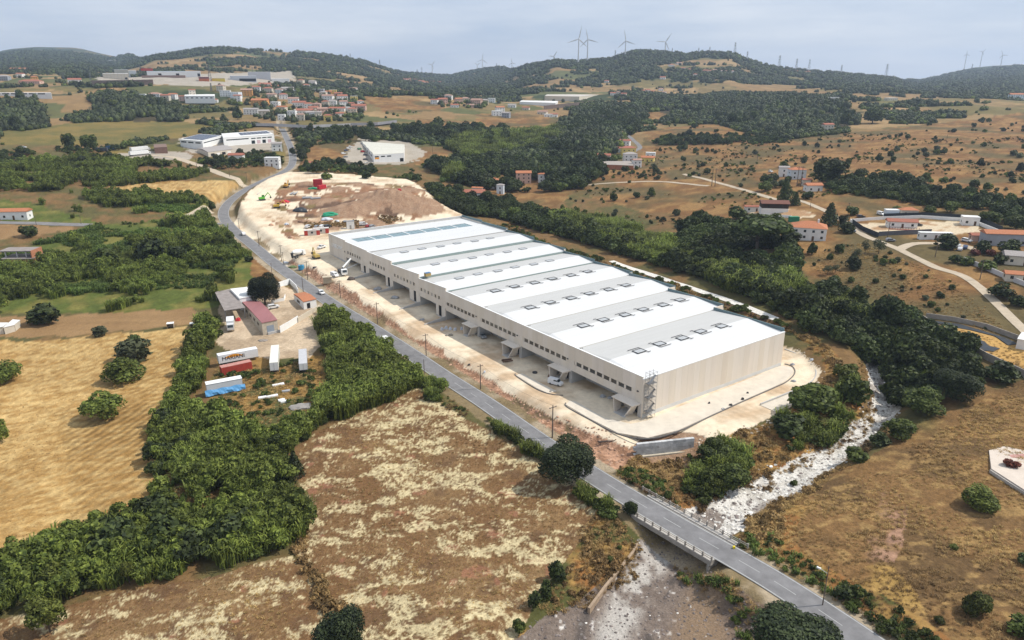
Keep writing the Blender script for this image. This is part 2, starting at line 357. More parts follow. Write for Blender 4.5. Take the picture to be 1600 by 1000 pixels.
# ------------------------------------------------------------------ ground cover map
def Wpoly(pts): return Pm(pts)[:, :2]
COVER = {}   # name -> list of world polygons
def cover(name, *polys):
    COVER.setdefault(name, []).extend([Wpoly(p) for p in polys])
cover('stubble', [(-90, 530), (60, 532), (150, 524), (300, 511), (318, 520), (292, 565), (268, 625), (250, 690), (238, 740), (262, 790), (240, 808), (150, 830), (0, 882), (-90, 900)],
      [(165, 290), (240, 284), (330, 282), (374, 290), (366, 306), (335, 318), (260, 308), (190, 302)])
cover('tilled', [(-90, 498), (100, 494), (200, 486), (300, 481), (308, 505), (150, 522), (-90, 530)], [(0, 352), (90, 352), (120, 358), (80, 366), (0, 372)], [(-40, 350), (130, 352), (60, 370), (-40, 376)])
cover('mown', [(655, 603), (700, 637), (760, 672), (850, 728), (935, 792), (905, 850), (842, 930), (800, 1060), (470, 1060), (490, 1000), (500, 960), (480, 900), (466, 860), (482, 830), (470, 760), (438, 708), (540, 655)],
      [(458, 868), (380, 885), (300, 905), (150, 935), (0, 966), (-90, 985), (-90, 1060), (480, 1060), (500, 960)])
cover('dryfield', [(1720, 580), (1600, 592), (1520, 640), (1440, 690), (1330, 725), (1230, 790), (1185, 850), (1210, 905), (1300, 960), (1370, 1060), (1800, 1060), (1800, 580)])
cover('dryfield', [(1370, 706), (1425, 668), (1500, 640), (1560, 605), (1610, 590), (1520, 650), (1430, 700), (1330, 735)])
cover('verge', [(935, 792), (905, 850), (842, 930), (800, 1010), (790, 1060), (860, 1060), (925, 950), (985, 880), (1000, 835), (960, 790)],
      [(990, 710), (1090, 690), (1160, 672), (1240, 640), (1290, 600), (1285, 560), (1225, 510), (1300, 545), (1340, 600), (1345, 660), (1280, 700), (1150, 765), (1080, 800), (1010, 800), (960, 740)],
      [(1190, 945), (1300, 1005), (1340, 1060), (1290, 1060), (1180, 965), (1120, 905)], [(1135, 850), (1215, 895), (1300, 945), (1420, 1020), (1460, 1060), (1560, 1060), (1470, 990), (1380, 930), (1290, 888), (1230, 845), (1260, 790), (1200, 790)])
cover('greengrass', [(0, 310), (60, 320), (150, 345), (160, 350), (60, 350), (0, 345)], [(0, 490), (-80, 470), (-80, 345), (0, 400), (150, 350), (330, 345), (390, 400), (400, 470), (330, 480), (200, 488)], [(100, 505), (145, 506), (140, 515), (98, 517)],
      [(185, 300), (330, 318), (320, 336), (220, 330), (170, 318)])
cover('hillside', [(880, 218), (930, 206), (952, 216), (905, 238)], [(1010, 176), (1060, 172), (1075, 182), (1015, 189)], [(1120, 168), (1190, 166), (1180, 174), (1125, 175)], [(1010, 205), (1110, 193), (1220, 220), (1600, 175), (1800, 185), (1800, 600), (1600, 590), (1540, 580), (1450, 500), (1240, 420), (1170, 345), (1000, 330), (900, 300), (860, 330), (720, 320), (760, 290), (960, 255), (1000, 240)],
      [(560, 150), (700, 160), (690, 174), (600, 176)], [(740, 178), (800, 176), (885, 188), (862, 204), (770, 196)], [(650, 185), (735, 190), (740, 200), (650, 195)], [(690, 228), (800, 226), (770, 236), (700, 238)], [(720, 264), (785, 262), (782, 272), (722, 276)], [(740, 184), (800, 186), (790, 196), (735, 196)], [(640, 236), (700, 240), (690, 258), (652, 258)], [(655, 206), (730, 206), (720, 214), (660, 214)], [(920, 258), (960, 262), (950, 285), (905, 280)], [(770, 276), (830, 278), (820, 290), (775, 288)],
      [(1210, 640), (1330, 600), (1340, 660), (1280, 700)], [(380, 470), (440, 410), (420, 400), (370, 380), (340, 400)], [(460, 230), (560, 205), (560, 240), (470, 262)])
cover('olivefield', [(35, 205), (100, 194), (200, 188), (290, 190), (345, 200), (290, 213), (200, 226), (60, 226)], [(0, 200), (40, 206), (60, 226), (0, 226)], [(150, 238), (290, 222), (300, 232), (200, 250)], [(280, 250), (430, 262), (455, 235), (420, 240)])
cover('spoil', [(440, 287), (560, 285), (640, 289), (672, 306), (690, 330), (640, 345), (560, 352), (500, 352), (470, 345), (450, 330), (420, 322)], [(418, 338), (440, 335), (470, 372), (455, 376)], [(395, 375), (405, 372), (440, 402), (430, 410), (400, 398)])
cover('bank', [(430, 401), (465, 413), (491, 421), (515, 433), (540, 450), (560, 465), (585, 483), (640, 521), (700, 555), (770, 597), (860, 651), (930, 682), (992, 702), (1000, 722), (985, 752), (940, 742), (880, 705), (840, 682), (760, 625), (690, 578), (600, 520), (520, 470), (470, 438)])
cover('compound', [(345, 470), (400, 440), (470, 455), (500, 475), (505, 500), (500, 540), (480, 560), (420, 560), (350, 545), (330, 530), (345, 510)])
cover('weeds', [(330, 590), (345, 560), (500, 555), (520, 600), (490, 640), (440, 668), (390, 665), (350, 640), (330, 620)])
cover('strawlot', [(1442, 502), (1480, 508), (1540, 520), (1620, 548), (1700, 590), (1640, 590), (1560, 560), (1490, 532)])
cover('sandlot', [(1340, 350), (1440, 345), (1510, 345), (1540, 362), (1500, 365), (1400, 366), (1350, 364)], [(1170, 325), (1260, 330), (1280, 340), (1200, 345), (1165, 340)])
cover('darksoil', [(640, 345), (700, 335), (760, 350), (870, 390), (900, 400), (960, 420), (1050, 450), (1150, 478), (1240, 515), (1225, 520), (1100, 470), (990, 435), (900, 405), (800, 375), (700, 350)])
cover('industrial', [(535, 248), (560, 215), (640, 222), (665, 240), (640, 256), (560, 258)], [(180, 242), (250, 235), (310, 240), (430, 235), (430, 205), (280, 215), (300, 250), (200, 248)], [(150, 120), (320, 115), (460, 110), (460, 132), (320, 135), (150, 134)])
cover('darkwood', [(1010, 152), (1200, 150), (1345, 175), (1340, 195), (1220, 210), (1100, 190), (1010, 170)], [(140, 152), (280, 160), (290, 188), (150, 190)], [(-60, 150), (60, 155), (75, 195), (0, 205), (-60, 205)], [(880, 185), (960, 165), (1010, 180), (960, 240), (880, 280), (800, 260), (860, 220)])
cover('riverbed', [(0, 0), (1, 0), (1, 1)]); COVER['riverbed'] = [RIV_U]
cover('yard', [(0, 0), (1, 0), (1, 1)]); COVER['yard'] = [YARD]

def mixc(a, b, t): t = np.asarray(t)[:, None]; return np.asarray(a)*(1-t)+np.asarray(b)*t
def parcels(x, y):
    """random value of the field parcel that a point lies in (jittered cells, larger with distance)"""
    out = []
    for c, sd in ((70, 5), (150, 9)):
        gx_ = x/c; gy_ = y/(c*.8); best = np.full(x.shape, 1e9); val = np.zeros(x.shape); ix = np.floor(gx_); iy = np.floor(gy_)
        for dx in (-1, 0, 1):
            for dy in (-1, 0, 1):
                a = ix+dx; b = iy+dy; px_ = a+vhash(a, b, sd); py_ = b+vhash(a, b, sd+1); q = (gx_-px_)**2+(gy_-py_)**2; m = q < best; best[m] = q[m]; val[m] = vhash(a, b, sd+2)[m]
        out.append(val)
    d = np.hypot(x, y); return np.where(d < 1500, out[0], out[1])
def wooded(x, y):
    """how wooded the far land is (0..1 scale around .5) and the parcel value"""
    d = np.hypot(x, y); pv = parcels(x+(fbm(x/40, y/40, 33, 2)-.5)*30, y+(fbm(x/40, y/40, 35, 2)-.5)*30)
    n150 = fbm(x/150, y/150, 71, 4); n30 = fbm(x/34, y/34, 51, 4)
    f = .5+(n150-.5)*.9+(n30-.5)*.45+(pv-.5)*np.interp(d, [600, 1400, 2400], [.34, .34, .12])
    lf = sst(-.12, -.3, x/np.maximum(y, 1))*np.interp(d, [600, 1200, 2900, 3600], [.02, .09, .07, 0])
    return f+np.interp(d, [600, 1200, 1900, 2600], [-.03, -.03, .03, .10])-lf, pv
def cover_colour(x, y):
    """class id and albedo of the ground at points (flat arrays)"""
    d = np.hypot(x, y)
    wx = (fbm(x/7, y/7, 41, 3)-.5)*5; wy = (fbm(x/7, y/7, 47, 3)-.5)*5
    k = np.clip(d/300, .35, 5); X = x+wx*k; Y = y+wy*k
    XY = {'yard': (x+wx*.25, y+wy*.25)}
    def inn(nm, warp=True):
        r = np.zeros(x.shape, bool)
        xx, yy = XY.get(nm, (X, Y))
        for p in COVER[nm]: r |= pip(p, xx, yy) if warp else pip(p, x, y)
        return r
    n30 = fbm(x/34, y/34, 51, 4); n8 = fbm(x/8, y/8, 57, 4); n2 = fbm(x/2.1, y/2.1, 61, 3); n1 = vnoise(x/.7, y/.7, 67)
    n150 = fbm(x/150, y/150, 71, 4)
    c = mixc((.175, .105, .045), (.10, .088, .034), sst(.42, .58, n8*.5+n30*.5))*(.75+.5*n2)[:, None]
    cls = np.zeros(x.shape, int)
    hill = d > 1250
    fv, pv = wooded(x, y); fo = sst(.47, .54, fv)
    tanc = mixc((.24, .155, .07), (.155, .125, .05), sst(.3, .5, pv)); tanc = mixc(tanc, (.30, .20, .095), sst(.62, .7, pv)); tanc = mixc(tanc, (.10, .105, .04), sst(.1, .08, pv))
    farc = mixc((.2, .135, .065), (.042, .058, .026), fo); farc = tanc*(1-fo)[:, None]+np.array((.045, .06, .026))*fo[:, None]
    farc = farc*(.75+.5*n8)[:, None]
    t = sst(650, 1000, d)[:, None]; c = c*(1-t)+farc*t
    cls[hill] = 1
    def put(nm, col, cid=0, warp=True, m=None):
        if m is None: m = inn(nm, warp)
        c[m] = col[m]; cls[m] = cid; return m
    put('hillside', mixc(mixc((.18, .094, .037), (.265, .155, .06), sst(.4, .65, n8)), (.095, .08, .036), sst(.45, .68, n30)*.85)*(.75+.5*n2)[:, None])
    put('olivefield', mixc((.2, .145, .045), (.12, .11, .035), sst(.35, .65, n30*.6+n8*.4)))
    put('greengrass', mixc((.085, .105, .024), (.16, .145, .04), sst(.4, .7, n8))*(.7+.6*n2)[:, None])
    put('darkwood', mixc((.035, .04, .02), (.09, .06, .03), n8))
    # straw stubble: tractor lines and pale wisps
    u = x*.92+y*.39; v = -x*.39+y*.92
    wisps = fbm(u/2.6+n8*2, v/.9, 73, 3)
    lines = .5+.5*np.sin((x*.97-y*.24+wx*.35)*2*pi/2.3)
    st = mixc((.33, .19, .062), (.53, .365, .155), sst(.34, .70, wisps*.55+n30*.25+n2*.2)); st = st*(.8+.4*n1)[:, None]*(1-(.22*sst(.35, .6, fbm(x/45, y/45, 75, 2))+.26*pip(Wpoly([(90, 640), (255, 630), (238, 760), (120, 835)]), X, Y))*lines)[:, None]
    put('stubble', st, 2)
    put('tilled', mixc((.3, .19, .09), (.22, .13, .06), n8)*(.85+.3*fbm(x/20, y/1.5, 3, 2))[:, None], 2)
    # mown field: feathery swirls of pale cut hay over brown stubble
    wx2 = (fbm(x/3, y/3, 83, 3)-.5)*4; wy2 = (fbm(x/3, y/3, 89, 3)-.5)*4; aa = fbm(x/30, y/30, 85, 2)*6; ca, sa = np.cos(aa), np.sin(aa)
    U = (x+wx2)*ca+(y+wy2)*sa; V = -(x+wx2)*sa+(y+wy2)*ca
    swl = fbm((x+wx2)/4.6, (y+wy2)/2.9, 97, 5, .62); fib = fbm(U/1.7, V/.42, 101, 3)
    swath = np.sin((np.hypot(x+40+wx2*2, y-60+wy2*2)+n30*22)*2*pi/3.4)
    hay = sst(.50, .64, .022*swath+ swl*.72+fib*.28+(n30-.5)*.22+(n1-.5)*.12)
    base = mixc((.155, .084, .037), (.228, .142, .066), sst(.36, .70, fib*.55+n8*.45)); base = mixc(base, (.115, .066, .036), sst(.55, .75, fbm(x/4, y/4, 103, 3))*.6)
    base = mixc(base, (.28, .13, .075), sst(.76, .80, fbm(x/4, y/4, 107, 2))*.7)
    put('mown', mixc(base, (.58, .49, .285), hay*(.45+.6*fib))*(.8+.4*n1)[:, None], 3)
    dfl = mixc((.19, .108, .044), (.125, .076, .034), sst(.35, .65, n8)); dfl = mixc(dfl, (.30, .19, .075), sst(.5, .72, fbm(x/3, y/1.4, 109, 3))*.8)
    dfl = mixc(dfl, (.11, .10, .035), sst(.6, .75, n30)*.6)
    gp = Wpoly([(1335, 880), (1400, 888), (1445, 960), (1410, 1005), (1330, 930)]); mg = pip(gp, X, Y); dfl[mg] = mixc(dfl, (.36, .225, .07), sst(.3, .55, n8)*.8)[mg]
    tr = Wpoly([(1375, 770), (1425, 775), (1400, 880), (1345, 880)]); mt = pip(tr, X, Y)
    dfl[mt] = (mixc(dfl, (.34, .2, .13), np.clip(sst(.35, .6, n8), 0, 1)))[mt]
    put('dryfield', dfl*(.75+.5*n1)[:, None], 4)
    put('verge', mixc(mixc((.24, .115, .04), (.3, .18, .06), sst(.4, .6, n2)), (.075, .075, .025), sst(.45, .6, n8)))
    put('weeds', mixc((.26, .155, .05), (.085, .085, .03), sst(.45, .6, n8))*(.8+.4*n2)[:, None])
    put('darksoil', mixc((.10, .068, .045), (.24, .13, .055), sst(.42, .6, n8)))
    put('compound', mixc((.5, .39, .27), (.36, .27, .18), sst(.4, .65, n8))*(.9+.2*n2)[:, None])
    put('industrial', mixc((.42, .37, .31), (.3, .26, .2), n8))
    put('sandlot', mixc((.55, .45, .31), (.36, .22, .12), sst(.5, .6, n8)))
    lot = mixc((.5, .31, .10), (.38, .22, .08), n2); put('strawlot', lot)
    yd = mixc((.70, .59, .435), (.52, .38, .245), sst(.46, .70, n8*.55+n30*.25+fbm(u/18, v/2.2, 151, 3)*.2)); yd = yd*(.86+.28*n2)[:, None]
    s_, w_ = sw(x, y)
    rut = .5+.5*np.sin((w_+n30*6)*2*pi/2.6); yd = yd*(1-.12*rut*sst(.45, .6, n8))[:, None]
    put('yard', yd, 5)
    sp = mixc((.27, .145, .08), (.46, .32, .2), sst(.5, .68, n8*.7+n30*.3)); sp = mixc(sp, (.14, .085, .055), sst(.52, .66, fbm(x/11, y/11, 113, 4)))
    sp = mixc(sp, (.2, .15, .06), sst(.58, .68, fbm(x/16, y/16, 127, 3))*.8)
    m = inn('spoil') & (fbm(x/9, y/9, 131, 5, .6) < .60); put('spoil', sp*(.7+.6*n2)[:, None], 6, m=m)
    for q, h, r in [((a_, b_), h_, r_) for a_, b_, h_, r_ in MOUNDW]:
        mm = (np.hypot(x-q[0], y-q[1])+wx < r*.75); put('spoil', mixc((.24, .135, .08), (.38, .26, .17), n2), 6, m=mm)
    put('bank', mixc(mixc((.43, .25, .16), (.27, .15, .09), sst(.4, .62, fbm(u/3, v/1.2, 137, 3))), (.14, .10, .055), sst(.56, .68, n8))*(.75+.5*n1)[:, None], 6)
    # gravel river: white washed stone up-stream, grey purple shingle below the bridge
    up = sst(3, 8, (x-33)*.76+(y-127)*.65+wx)
    wh = mixc((.58, .55, .49), (.76, .73, .67), sst(.35, .6, n2)); wh = mixc(wh, (.2, .17, .15), sst(.26, .16, n1)*.8); wh = mixc(wh, (.27, .23, .2), sst(.6, .68, n8)*.7)
    bar_ = pip(Gz([1058, 1095, 1135, 1120, 1080], [834, 800, 806, 830, 856], -5), X, Y); wh[bar_] = mixc((.2, .165, .14), (.34, .29, .25), n1)[bar_]
    gr = mixc((.135, .103, .084), (.235, .188, .153), n1*.6+n2*.4); gr = mixc(gr, (.60, .56, .51), sst(.80, .9, n1)*sst(.4, .6, n2))
    chan = smooth_line(np.array([(*Gz(p_, q_, -5), 0) for p_, q_ in ((1045, 850), (1015, 885), (990, 925), (966, 970), (948, 1020), (938, 1070))]), 6); dc, _ = dist_line(chan, x, y, 16); dc = dc+wx*.5
    gr = mixc(gr, (.44, .405, .36), sst(4.6, 1.2, dc)*sst(.32, .52, n2*.5+n8*.5)); gr = mixc(gr, (.075, .065, .06), sst(1.5, .2, np.abs(dc-5.6))*(n8 > .45)*.7)
    ear = mixc((.19, .13, .09), (.26, .18, .11), n8); gr = mixc(gr, ear, sst(7, 12, dc)*sst(.3, .5, n8*.6+n30*.4)*(x > 18)*.9)
    put('riverbed', mixc(gr, wh*np.array((.86, .85, .84)), up), 7)
    # pale trodden edges beside the road
    dd, _ = dist_line(ROADL, x, y, 9)
    m = (dd < 5.6+n8*1.6) & (cls != 5); c[m] = mixc((.36, .29, .2), (.2, .15, .08), sst(.35, .6, n8))[m]
    return cls, np.clip(c, .01, .9)
def build_terrain():
    az = np.concatenate([np.linspace(R(-60), R(-46), 36, endpoint=False), np.linspace(R(-46), R(46), 800), np.linspace(R(46), R(60), 37)[1:]])
    ds = [52.0]
    while ds[-1] < 7500:
        d = ds[-1]; ds.append(d+min(.0017*(d*d/86+50), .0105*d+.2))
    ds = np.array(ds); A, D = np.meshgrid(az, ds, indexing='ij'); x = (np.sin(A)*D).ravel(); y = (np.cos(A)*D).ravel()
    z = T(x, y); cls, c = cover_colour(x, y)
    nr = len(ds); i, j = np.meshgrid(np.arange(len(az)-1), np.arange(nr-1), indexing='ij'); i = i.ravel(); j = j.ravel()
    F = np.stack([i*nr+j, (i+1)*nr+j, (i+1)*nr+j+1, i*nr+j+1], 1); V = np.stack([x, y, z], 1)
    fc = cls[F[:, 0]]
    names = ['ground', 'hills', 'stubble_field', 'mown_field', 'dry_field', 'construction_yard', 'bare_earth', 'riverbed']
    ms = [ground_mat('earth', .9, .3, .5), ground_mat('hill_scrub', .05, .35, .0), ground_mat('straw', 2.2, .3, .6), ground_mat('cut_hay', 2.6, .35, .7),
          ground_mat('dry_grass_earth', 2.0, .4, .8), ground_mat('crushed_rock', .8, .13, .25), ground_mat('spoil_earth', 1.0, .35, .9, 2.0), ground_mat('shingle', 2.5, .4, .9)]
    for k, nm in enumerate(names):
        f = F[fc == k]
        if not len(f): continue
        u, inv = np.unique(f.ravel(), return_inverse=True)
        me = np_mesh(nm, V[u], inv.reshape(-1, 4), [ms[k]], smooth=True, col=c[u])
        o = link(nm, me); tag(o, kind='structure')
    print('terrain verts', len(V), 'rows', nr)
build_terrain()
# ------------------------------------------------------------------ vegetation building blocks
def quads_from(cen, nrm, up, w, h):
    """one leaf-clump quad per row"""
    n = nrm/np.linalg.norm(nrm, axis=1, keepdims=True); t = np.cross(n, up); t /= (np.linalg.norm(t, axis=1, keepdims=True)+1e-6); b = np.cross(t, n)
    w = w[:, None]; h = h[:, None]
    V = np.stack([cen-t*w-b*h*.7, cen+t*w-b*h, cen+t*w*.7+b*h, cen-t*w+b*h*.8], 1).reshape(-1, 3)
    return V, np.arange(len(V)).reshape(-1, 4)
def crown_arrays(rng, n, rx, rz, z0, lobes=9, leafsz=.34, flat=0.0, droop=0.0, core=True):
    """a crown: leaf-sized faces spread over several lobes of the crown's volume, with gaps between the lobes"""
    L = []
    for k in range(lobes):
        a = 2*pi*(k*.618+rng.random()*.25); rr = rx*(.25+.42*rng.random())*(0 if k == 0 else 1); zz = z0+rz*(1+(rng.random()-.45)*1.0)*(1 if k else 1.25)
        L.append((rr*cos(a), rr*sin(a), zz, rx*(.42+.22*rng.random()), rz*(.45+.25*rng.random())))
    cen = []; nr = []
    per = n//lobes
    for (x, y, z, sx, sz) in L:
        d = rng.normal(size=(per, 3)); d /= np.linalg.norm(d, axis=1, keepdims=True); d[:, 2] = np.where(d[:, 2] < -.55, -d[:, 2], d[:, 2])
        r = (.80+.28*rng.random(per))[:, None]
        cen.append(np.array([x, y, z])+d*r*np.array([sx, sx, sz])); nr.append(d+rng.normal(size=(per, 3))*.55)
    cen = np.concatenate(cen); nr = np.concatenate(nr); up = rng.normal(size=cen.shape)+np.array([0, 0, .8])
    if flat: cen[:, 2] = z0+(cen[:, 2]-z0)*(1-flat)
    cen[:, 2] = np.maximum(cen[:, 2], .05)
    s = leafsz*(.6+.8*rng.random(len(cen)))
    V, F = quads_from(cen, nr, up, s, s*.8)
    return V, F
def crown_mesh(name, rng, n, rx, rz, z0, m, **kw):
    V, F = crown_arrays(rng, n, rx, rz, z0, **kw); return np_mesh(name, V, F, [m])
def trunk_mesh(name, h, r, m, rng, limbs=5, spread=1.6):
    b = MB(); lean = (rng.random()-.5)*.3
    b.bar((0, 0, -.4), (lean*.5, 0, h*.55), r, r*.75, 7); b.bar((lean*.5, 0, h*.55), (lean, .1, h*1.05), r*.75, r*.4, 6)
    for k in range(limbs):
        a = 2*pi*k/limbs+rng.random(); z = h*(.55+.35*rng.random())
        b.bar((lean*.6, 0, z), (lean+spread*cos(a), spread*sin(a), z+spread*.8), r*.4, r*.12, 5)
    return b.mesh(name, m, True)
def reed_arrays(rng, n, rad, h, w=.075, out=.9):
    """stand of canes: arching tapered blades in three segments"""
    V = []; F = []
    for k in range(n):
        a = rng.random()*2*pi; rr = rad*sqrt(rng.random()); x, y = rr*cos(a), rr*sin(a); hh = h*(.6+.5*rng.random())
        b = rng.random()*2*pi; o = out*(.3+rng.random()); dx, dy = cos(b)*o, sin(b)*o; px, py = -sin(b)*w*(.7+.8*rng.random()), cos(b)*w*(.7+.8*rng.random())
        z0 = hh*.12*rng.random()
        st = [(0, 1.0, z0), (.18, 1.2, hh*.62), (.62, .95, hh*.98), (1.25, .12, hh*(.86+.1*rng.random()))]
        o0 = len(V)
        for t, ww, z in st:
            V.append((x+dx*t-px*ww, y+dy*t-py*ww, z)); V.append((x+dx*t+px*ww, y+dy*t+py*ww, z))
        for q in range(3): F.append((o0+2*q, o0+2*q+1, o0+2*q+3, o0+2*q+2))
    return np.array(V), np.array(F)
GREEN = dict(
    reed=leaf('cane_leaf', (.042, .062, .012), (.215, .255, .046), rnd=.3),
    dark=leaf('dark_leaf', (.016, .025, .009), (.078, .10, .024), rnd=.35, trans=.15),
    bush=leaf('bush_leaf', (.026, .04, .011), (.13, .16, .032), rnd=.4),
    olive=leaf('olive_leaf', (.04, .048, .024), (.125, .135, .062), rnd=.3),
    pine=leaf('pine_leaf', (.032, .042, .008), (.15, .165, .03), rnd=.25),
    bright=leaf('bright_leaf', (.03, .055, .009), (.15, .205, .04), rnd=.25),
    dry=leaf('dry_grass_blade', (.19, .115, .04), (.50, .34, .14), rnd=.3),
    brown=leaf('dry_shrub_leaf', (.12, .076, .03), (.40, .26, .11), rnd=.35),
    far=leaf('far_leaf', (.017, .025, .011), (.068, .083, .03), rnd=.35, trans=.1),
    deep=leaf('deep_leaf', (.009, .015, .007), (.048, .062, .02), rnd=.2, trans=.12),
    rust=leaf('rust_leaf', (.07, .02, .012), (.2, .06, .04), rnd=.2))
BARK = mat('bark', (.09, .065, .045), var=.35, scale=3, bump=.5)
# ---- hidden nowhere: prototype meshes used by the scatter node groups (linked to no collection, so they never render on their own)
def proto(me): return bpy.data.objects.new(me.name, me)
def scatter(name, pts, scl, rot, protos, kind='stuff', sz=None):
    """one object: instances of a few plants on points (for cover that nobody could count)"""
    pts = np.asarray(pts, np.float32); n = len(pts)
    me = bpy.data.meshes.new(name); me.vertices.add(n); me.vertices.foreach_set('co', pts.ravel())
    def at(nm, ty, arr, k):
        a = me.attributes.new(nm, ty, 'POINT'); a.data.foreach_set(k, arr)
    s3 = np.ones((n, 3), np.float32)*np.asarray(scl, np.float32)[:, None]
    if sz is not None: s3[:, 2] = sz
    at('sc', 'FLOAT_VECTOR', s3.ravel(), 'vector')
    r3 = np.zeros((n, 3), np.float32); r3[:, 2] = rot; at('ro', 'FLOAT_VECTOR', r3.ravel(), 'vector')
    var = RNG.integers(0, len(protos), n).astype(np.int32); at('va', 'INT', var, 'value')
    o = link(name, me); tag(o, kind=kind)
    g = bpy.data.node_groups.new(name, 'GeometryNodeTree')
    g.interface.new_socket('Geometry', in_out='INPUT', socket_type='NodeSocketGeometry'); g.interface.new_socket('Geometry', in_out='OUTPUT', socket_type='NodeSocketGeometry')
    N = g.nodes; gi = N.new('NodeGroupInput'); go = N.new('NodeGroupOutput'); jn = N.new('GeometryNodeJoinGeometry')
    def named(nm, ty):
        q = N.new('GeometryNodeInputNamedAttribute'); q.data_type = ty; q.inputs['Name'].default_value = nm; return q.outputs['Attribute']
    for k, pr in enumerate(protos):
        ip = N.new('GeometryNodeInstanceOnPoints'); oi = N.new('GeometryNodeObjectInfo'); oi.inputs['Object'].default_value = pr; oi.inputs['As Instance'].default_value = True
        cmp_ = N.new('FunctionNodeCompare'); cmp_.data_type = 'INT'; cmp_.operation = 'EQUAL'
        g.links.new(named('va', 'INT'), cmp_.inputs[2]); cmp_.inputs[3].default_value = k
        g.links.new(gi.outputs[0], ip.inputs['Points']); g.links.new(cmp_.outputs[0], ip.inputs['Selection']); g.links.new(oi.outputs['Geometry'], ip.inputs['Instance'])
        er = N.new('FunctionNodeEulerToRotation'); g.links.new(named('ro', 'FLOAT_VECTOR'), er.inputs[0]); g.links.new(er.outputs[0], ip.inputs['Rotation'])
        g.links.new(named('sc', 'FLOAT_VECTOR'), ip.inputs['Scale']); g.links.new(ip.outputs[0], jn.inputs[0])
    g.links.new(jn.outputs[0], go.inputs[0])
    md = o.modifiers.new('scatter', 'NODES'); md.node_group = g
    return o
def fill(polys, spacing, jitter=.5, keep=None, world=False):
    """jittered grid of points inside pixel polygons; spacing in metres; returns x, y"""
    xs = []; ys = []
    for p in polys:
        w = np.asarray(p) if world else Wpoly(p)
        x0, y0 = w.min(0); x1, y1 = w.max(0)
        a, b = np.meshgrid(np.arange(x0, x1, spacing), np.arange(y0, y1, spacing)); a = a.ravel(); b = b.ravel()
        a = a+(RNG.random(a.size)-.5)*2*jitter*spacing; b = b+(RNG.random(b.size)-.5)*2*jitter*spacing
        wob = 2.5; m = pip(w, a+(fbm(a/6, b/6, 5, 2)-.5)*2*wob, b+(fbm(a/6, b/6, 9, 2)-.5)*2*wob)
        a = a[m]; b = b[m]
        if keep is not None:
            q = keep(a, b); a = a[q]; b = b[q]
        xs.append(a); ys.append(b)
    return np.concatenate(xs), np.concatenate(ys)
def clear_of(x, y, road=5.2, yard=True):
    d, _ = dist_line(ROADL, x, y, 14); ok = d > road
    if yard: ok &= ~pip(YARD, x, y)
    return ok
def off_tracks(x, y): 
    ok = np.ones(len(x), bool)
    for ln, w in TRACKW:
        d, _ = dist_line(ln, x, y, w+6); ok &= d > w*.5+.8
    for bx, by, r in KEEPOUT: ok &= np.hypot(x-bx, y-by) > r
    return ok
r_ = np.random.default_rng(5)
P_REED = [proto(np_mesh(f'cane_clump', *reed_arrays(r_, 74, 1.3, 3.2, .062, 1.25), [GREEN['reed']])) for k in range(3)]
P_LEAFY = [proto(crown_mesh('leafy_cane', r_, 330, 1.35, 1.25, 1.35, GREEN['reed'], lobes=6, leafsz=.19)) for k in range(3)]
P_REEDG = [proto(np_mesh(f'green_clump', *reed_arrays(r_, 34, .9, 1.5, .07, .8), [GREEN['bright']])) for k in range(2)]
P_BUSH = [proto(crown_mesh('shrub_clump', r_, 170, 1.25, .75, .15, GREEN['bush'], lobes=5, leafsz=.24)) for k in range(3)]
P_DARK = [proto(crown_mesh('dark_clump', r_, 620, 1.9, 1.3, .3, GREEN['dark'], lobes=7, leafsz=.21)) for k in range(3)]
P_DRY = [proto(np_mesh('dry_tuft', *reed_arrays(r_, 26, .55, .62, .03, .45), [GREEN['dry']])) for k in range(3)]
P_BROWN = [proto(crown_mesh('dry_shrub_clump', r_, 110, .95, .5, .05, GREEN['brown'], lobes=4, leafsz=.18)) for k in range(2)]
def lump(name, rng, m, r=1.0, zs=1.0, sub=2, amp=.35, leaves=90):
    bm = bmesh.new(); bmesh.ops.create_icosphere(bm, subdivisions=sub, radius=r)
    V = np.array([v.co[:] for v in bm.verts]); F = np.array([[v.index for v in f.verts] for f in bm.faces]); bm.free()
    n = vnoise(V[:, 0]*1.9/r+rng.random()*50, V[:, 1]*1.9/r+V[:, 2]*1.7/r+rng.random()*50, 3); V = V*(1-amp/2+amp*n)[:, None]; V[:, 2] = V[:, 2]*zs+r*zs*.75
    # leaf clumps stand proud of the mass so that its outline is uneven
    k = rng.integers(0, len(V), leaves); d = V[k]-np.array([0, 0, r*zs*.6]); d /= np.linalg.norm(d, axis=1, keepdims=True)
    c = V[k]+d*(r*.12*rng.random(leaves))[:, None]; QV, QF = quads_from(c, d+rng.normal(size=d.shape)*.8, rng.normal(size=d.shape), r*(.12+.12*rng.random(leaves)), r*(.12+.1*rng.random(leaves)))
    T3 = np.concatenate([QF[:, :3], QF[:, [0, 2, 3]]])+len(V)
    return np_mesh(name, np.concatenate([V, QV]), np.concatenate([F, T3]), [m])
P_FAR = [proto(lump('far_tree', r_, GREEN['far'], 1.0, 1.0, 2, .6, 60)) for k in range(3)]
P_FARB = [proto(lump('far_shrub', r_, GREEN['bush'], 1.0, .8, 2, .6, 50)) for k in range(2)]
P_PINE = [proto(lump('far_pine', r_, GREEN['far'], .62, 1.9, 2, .5, 60)) for k in range(2)]
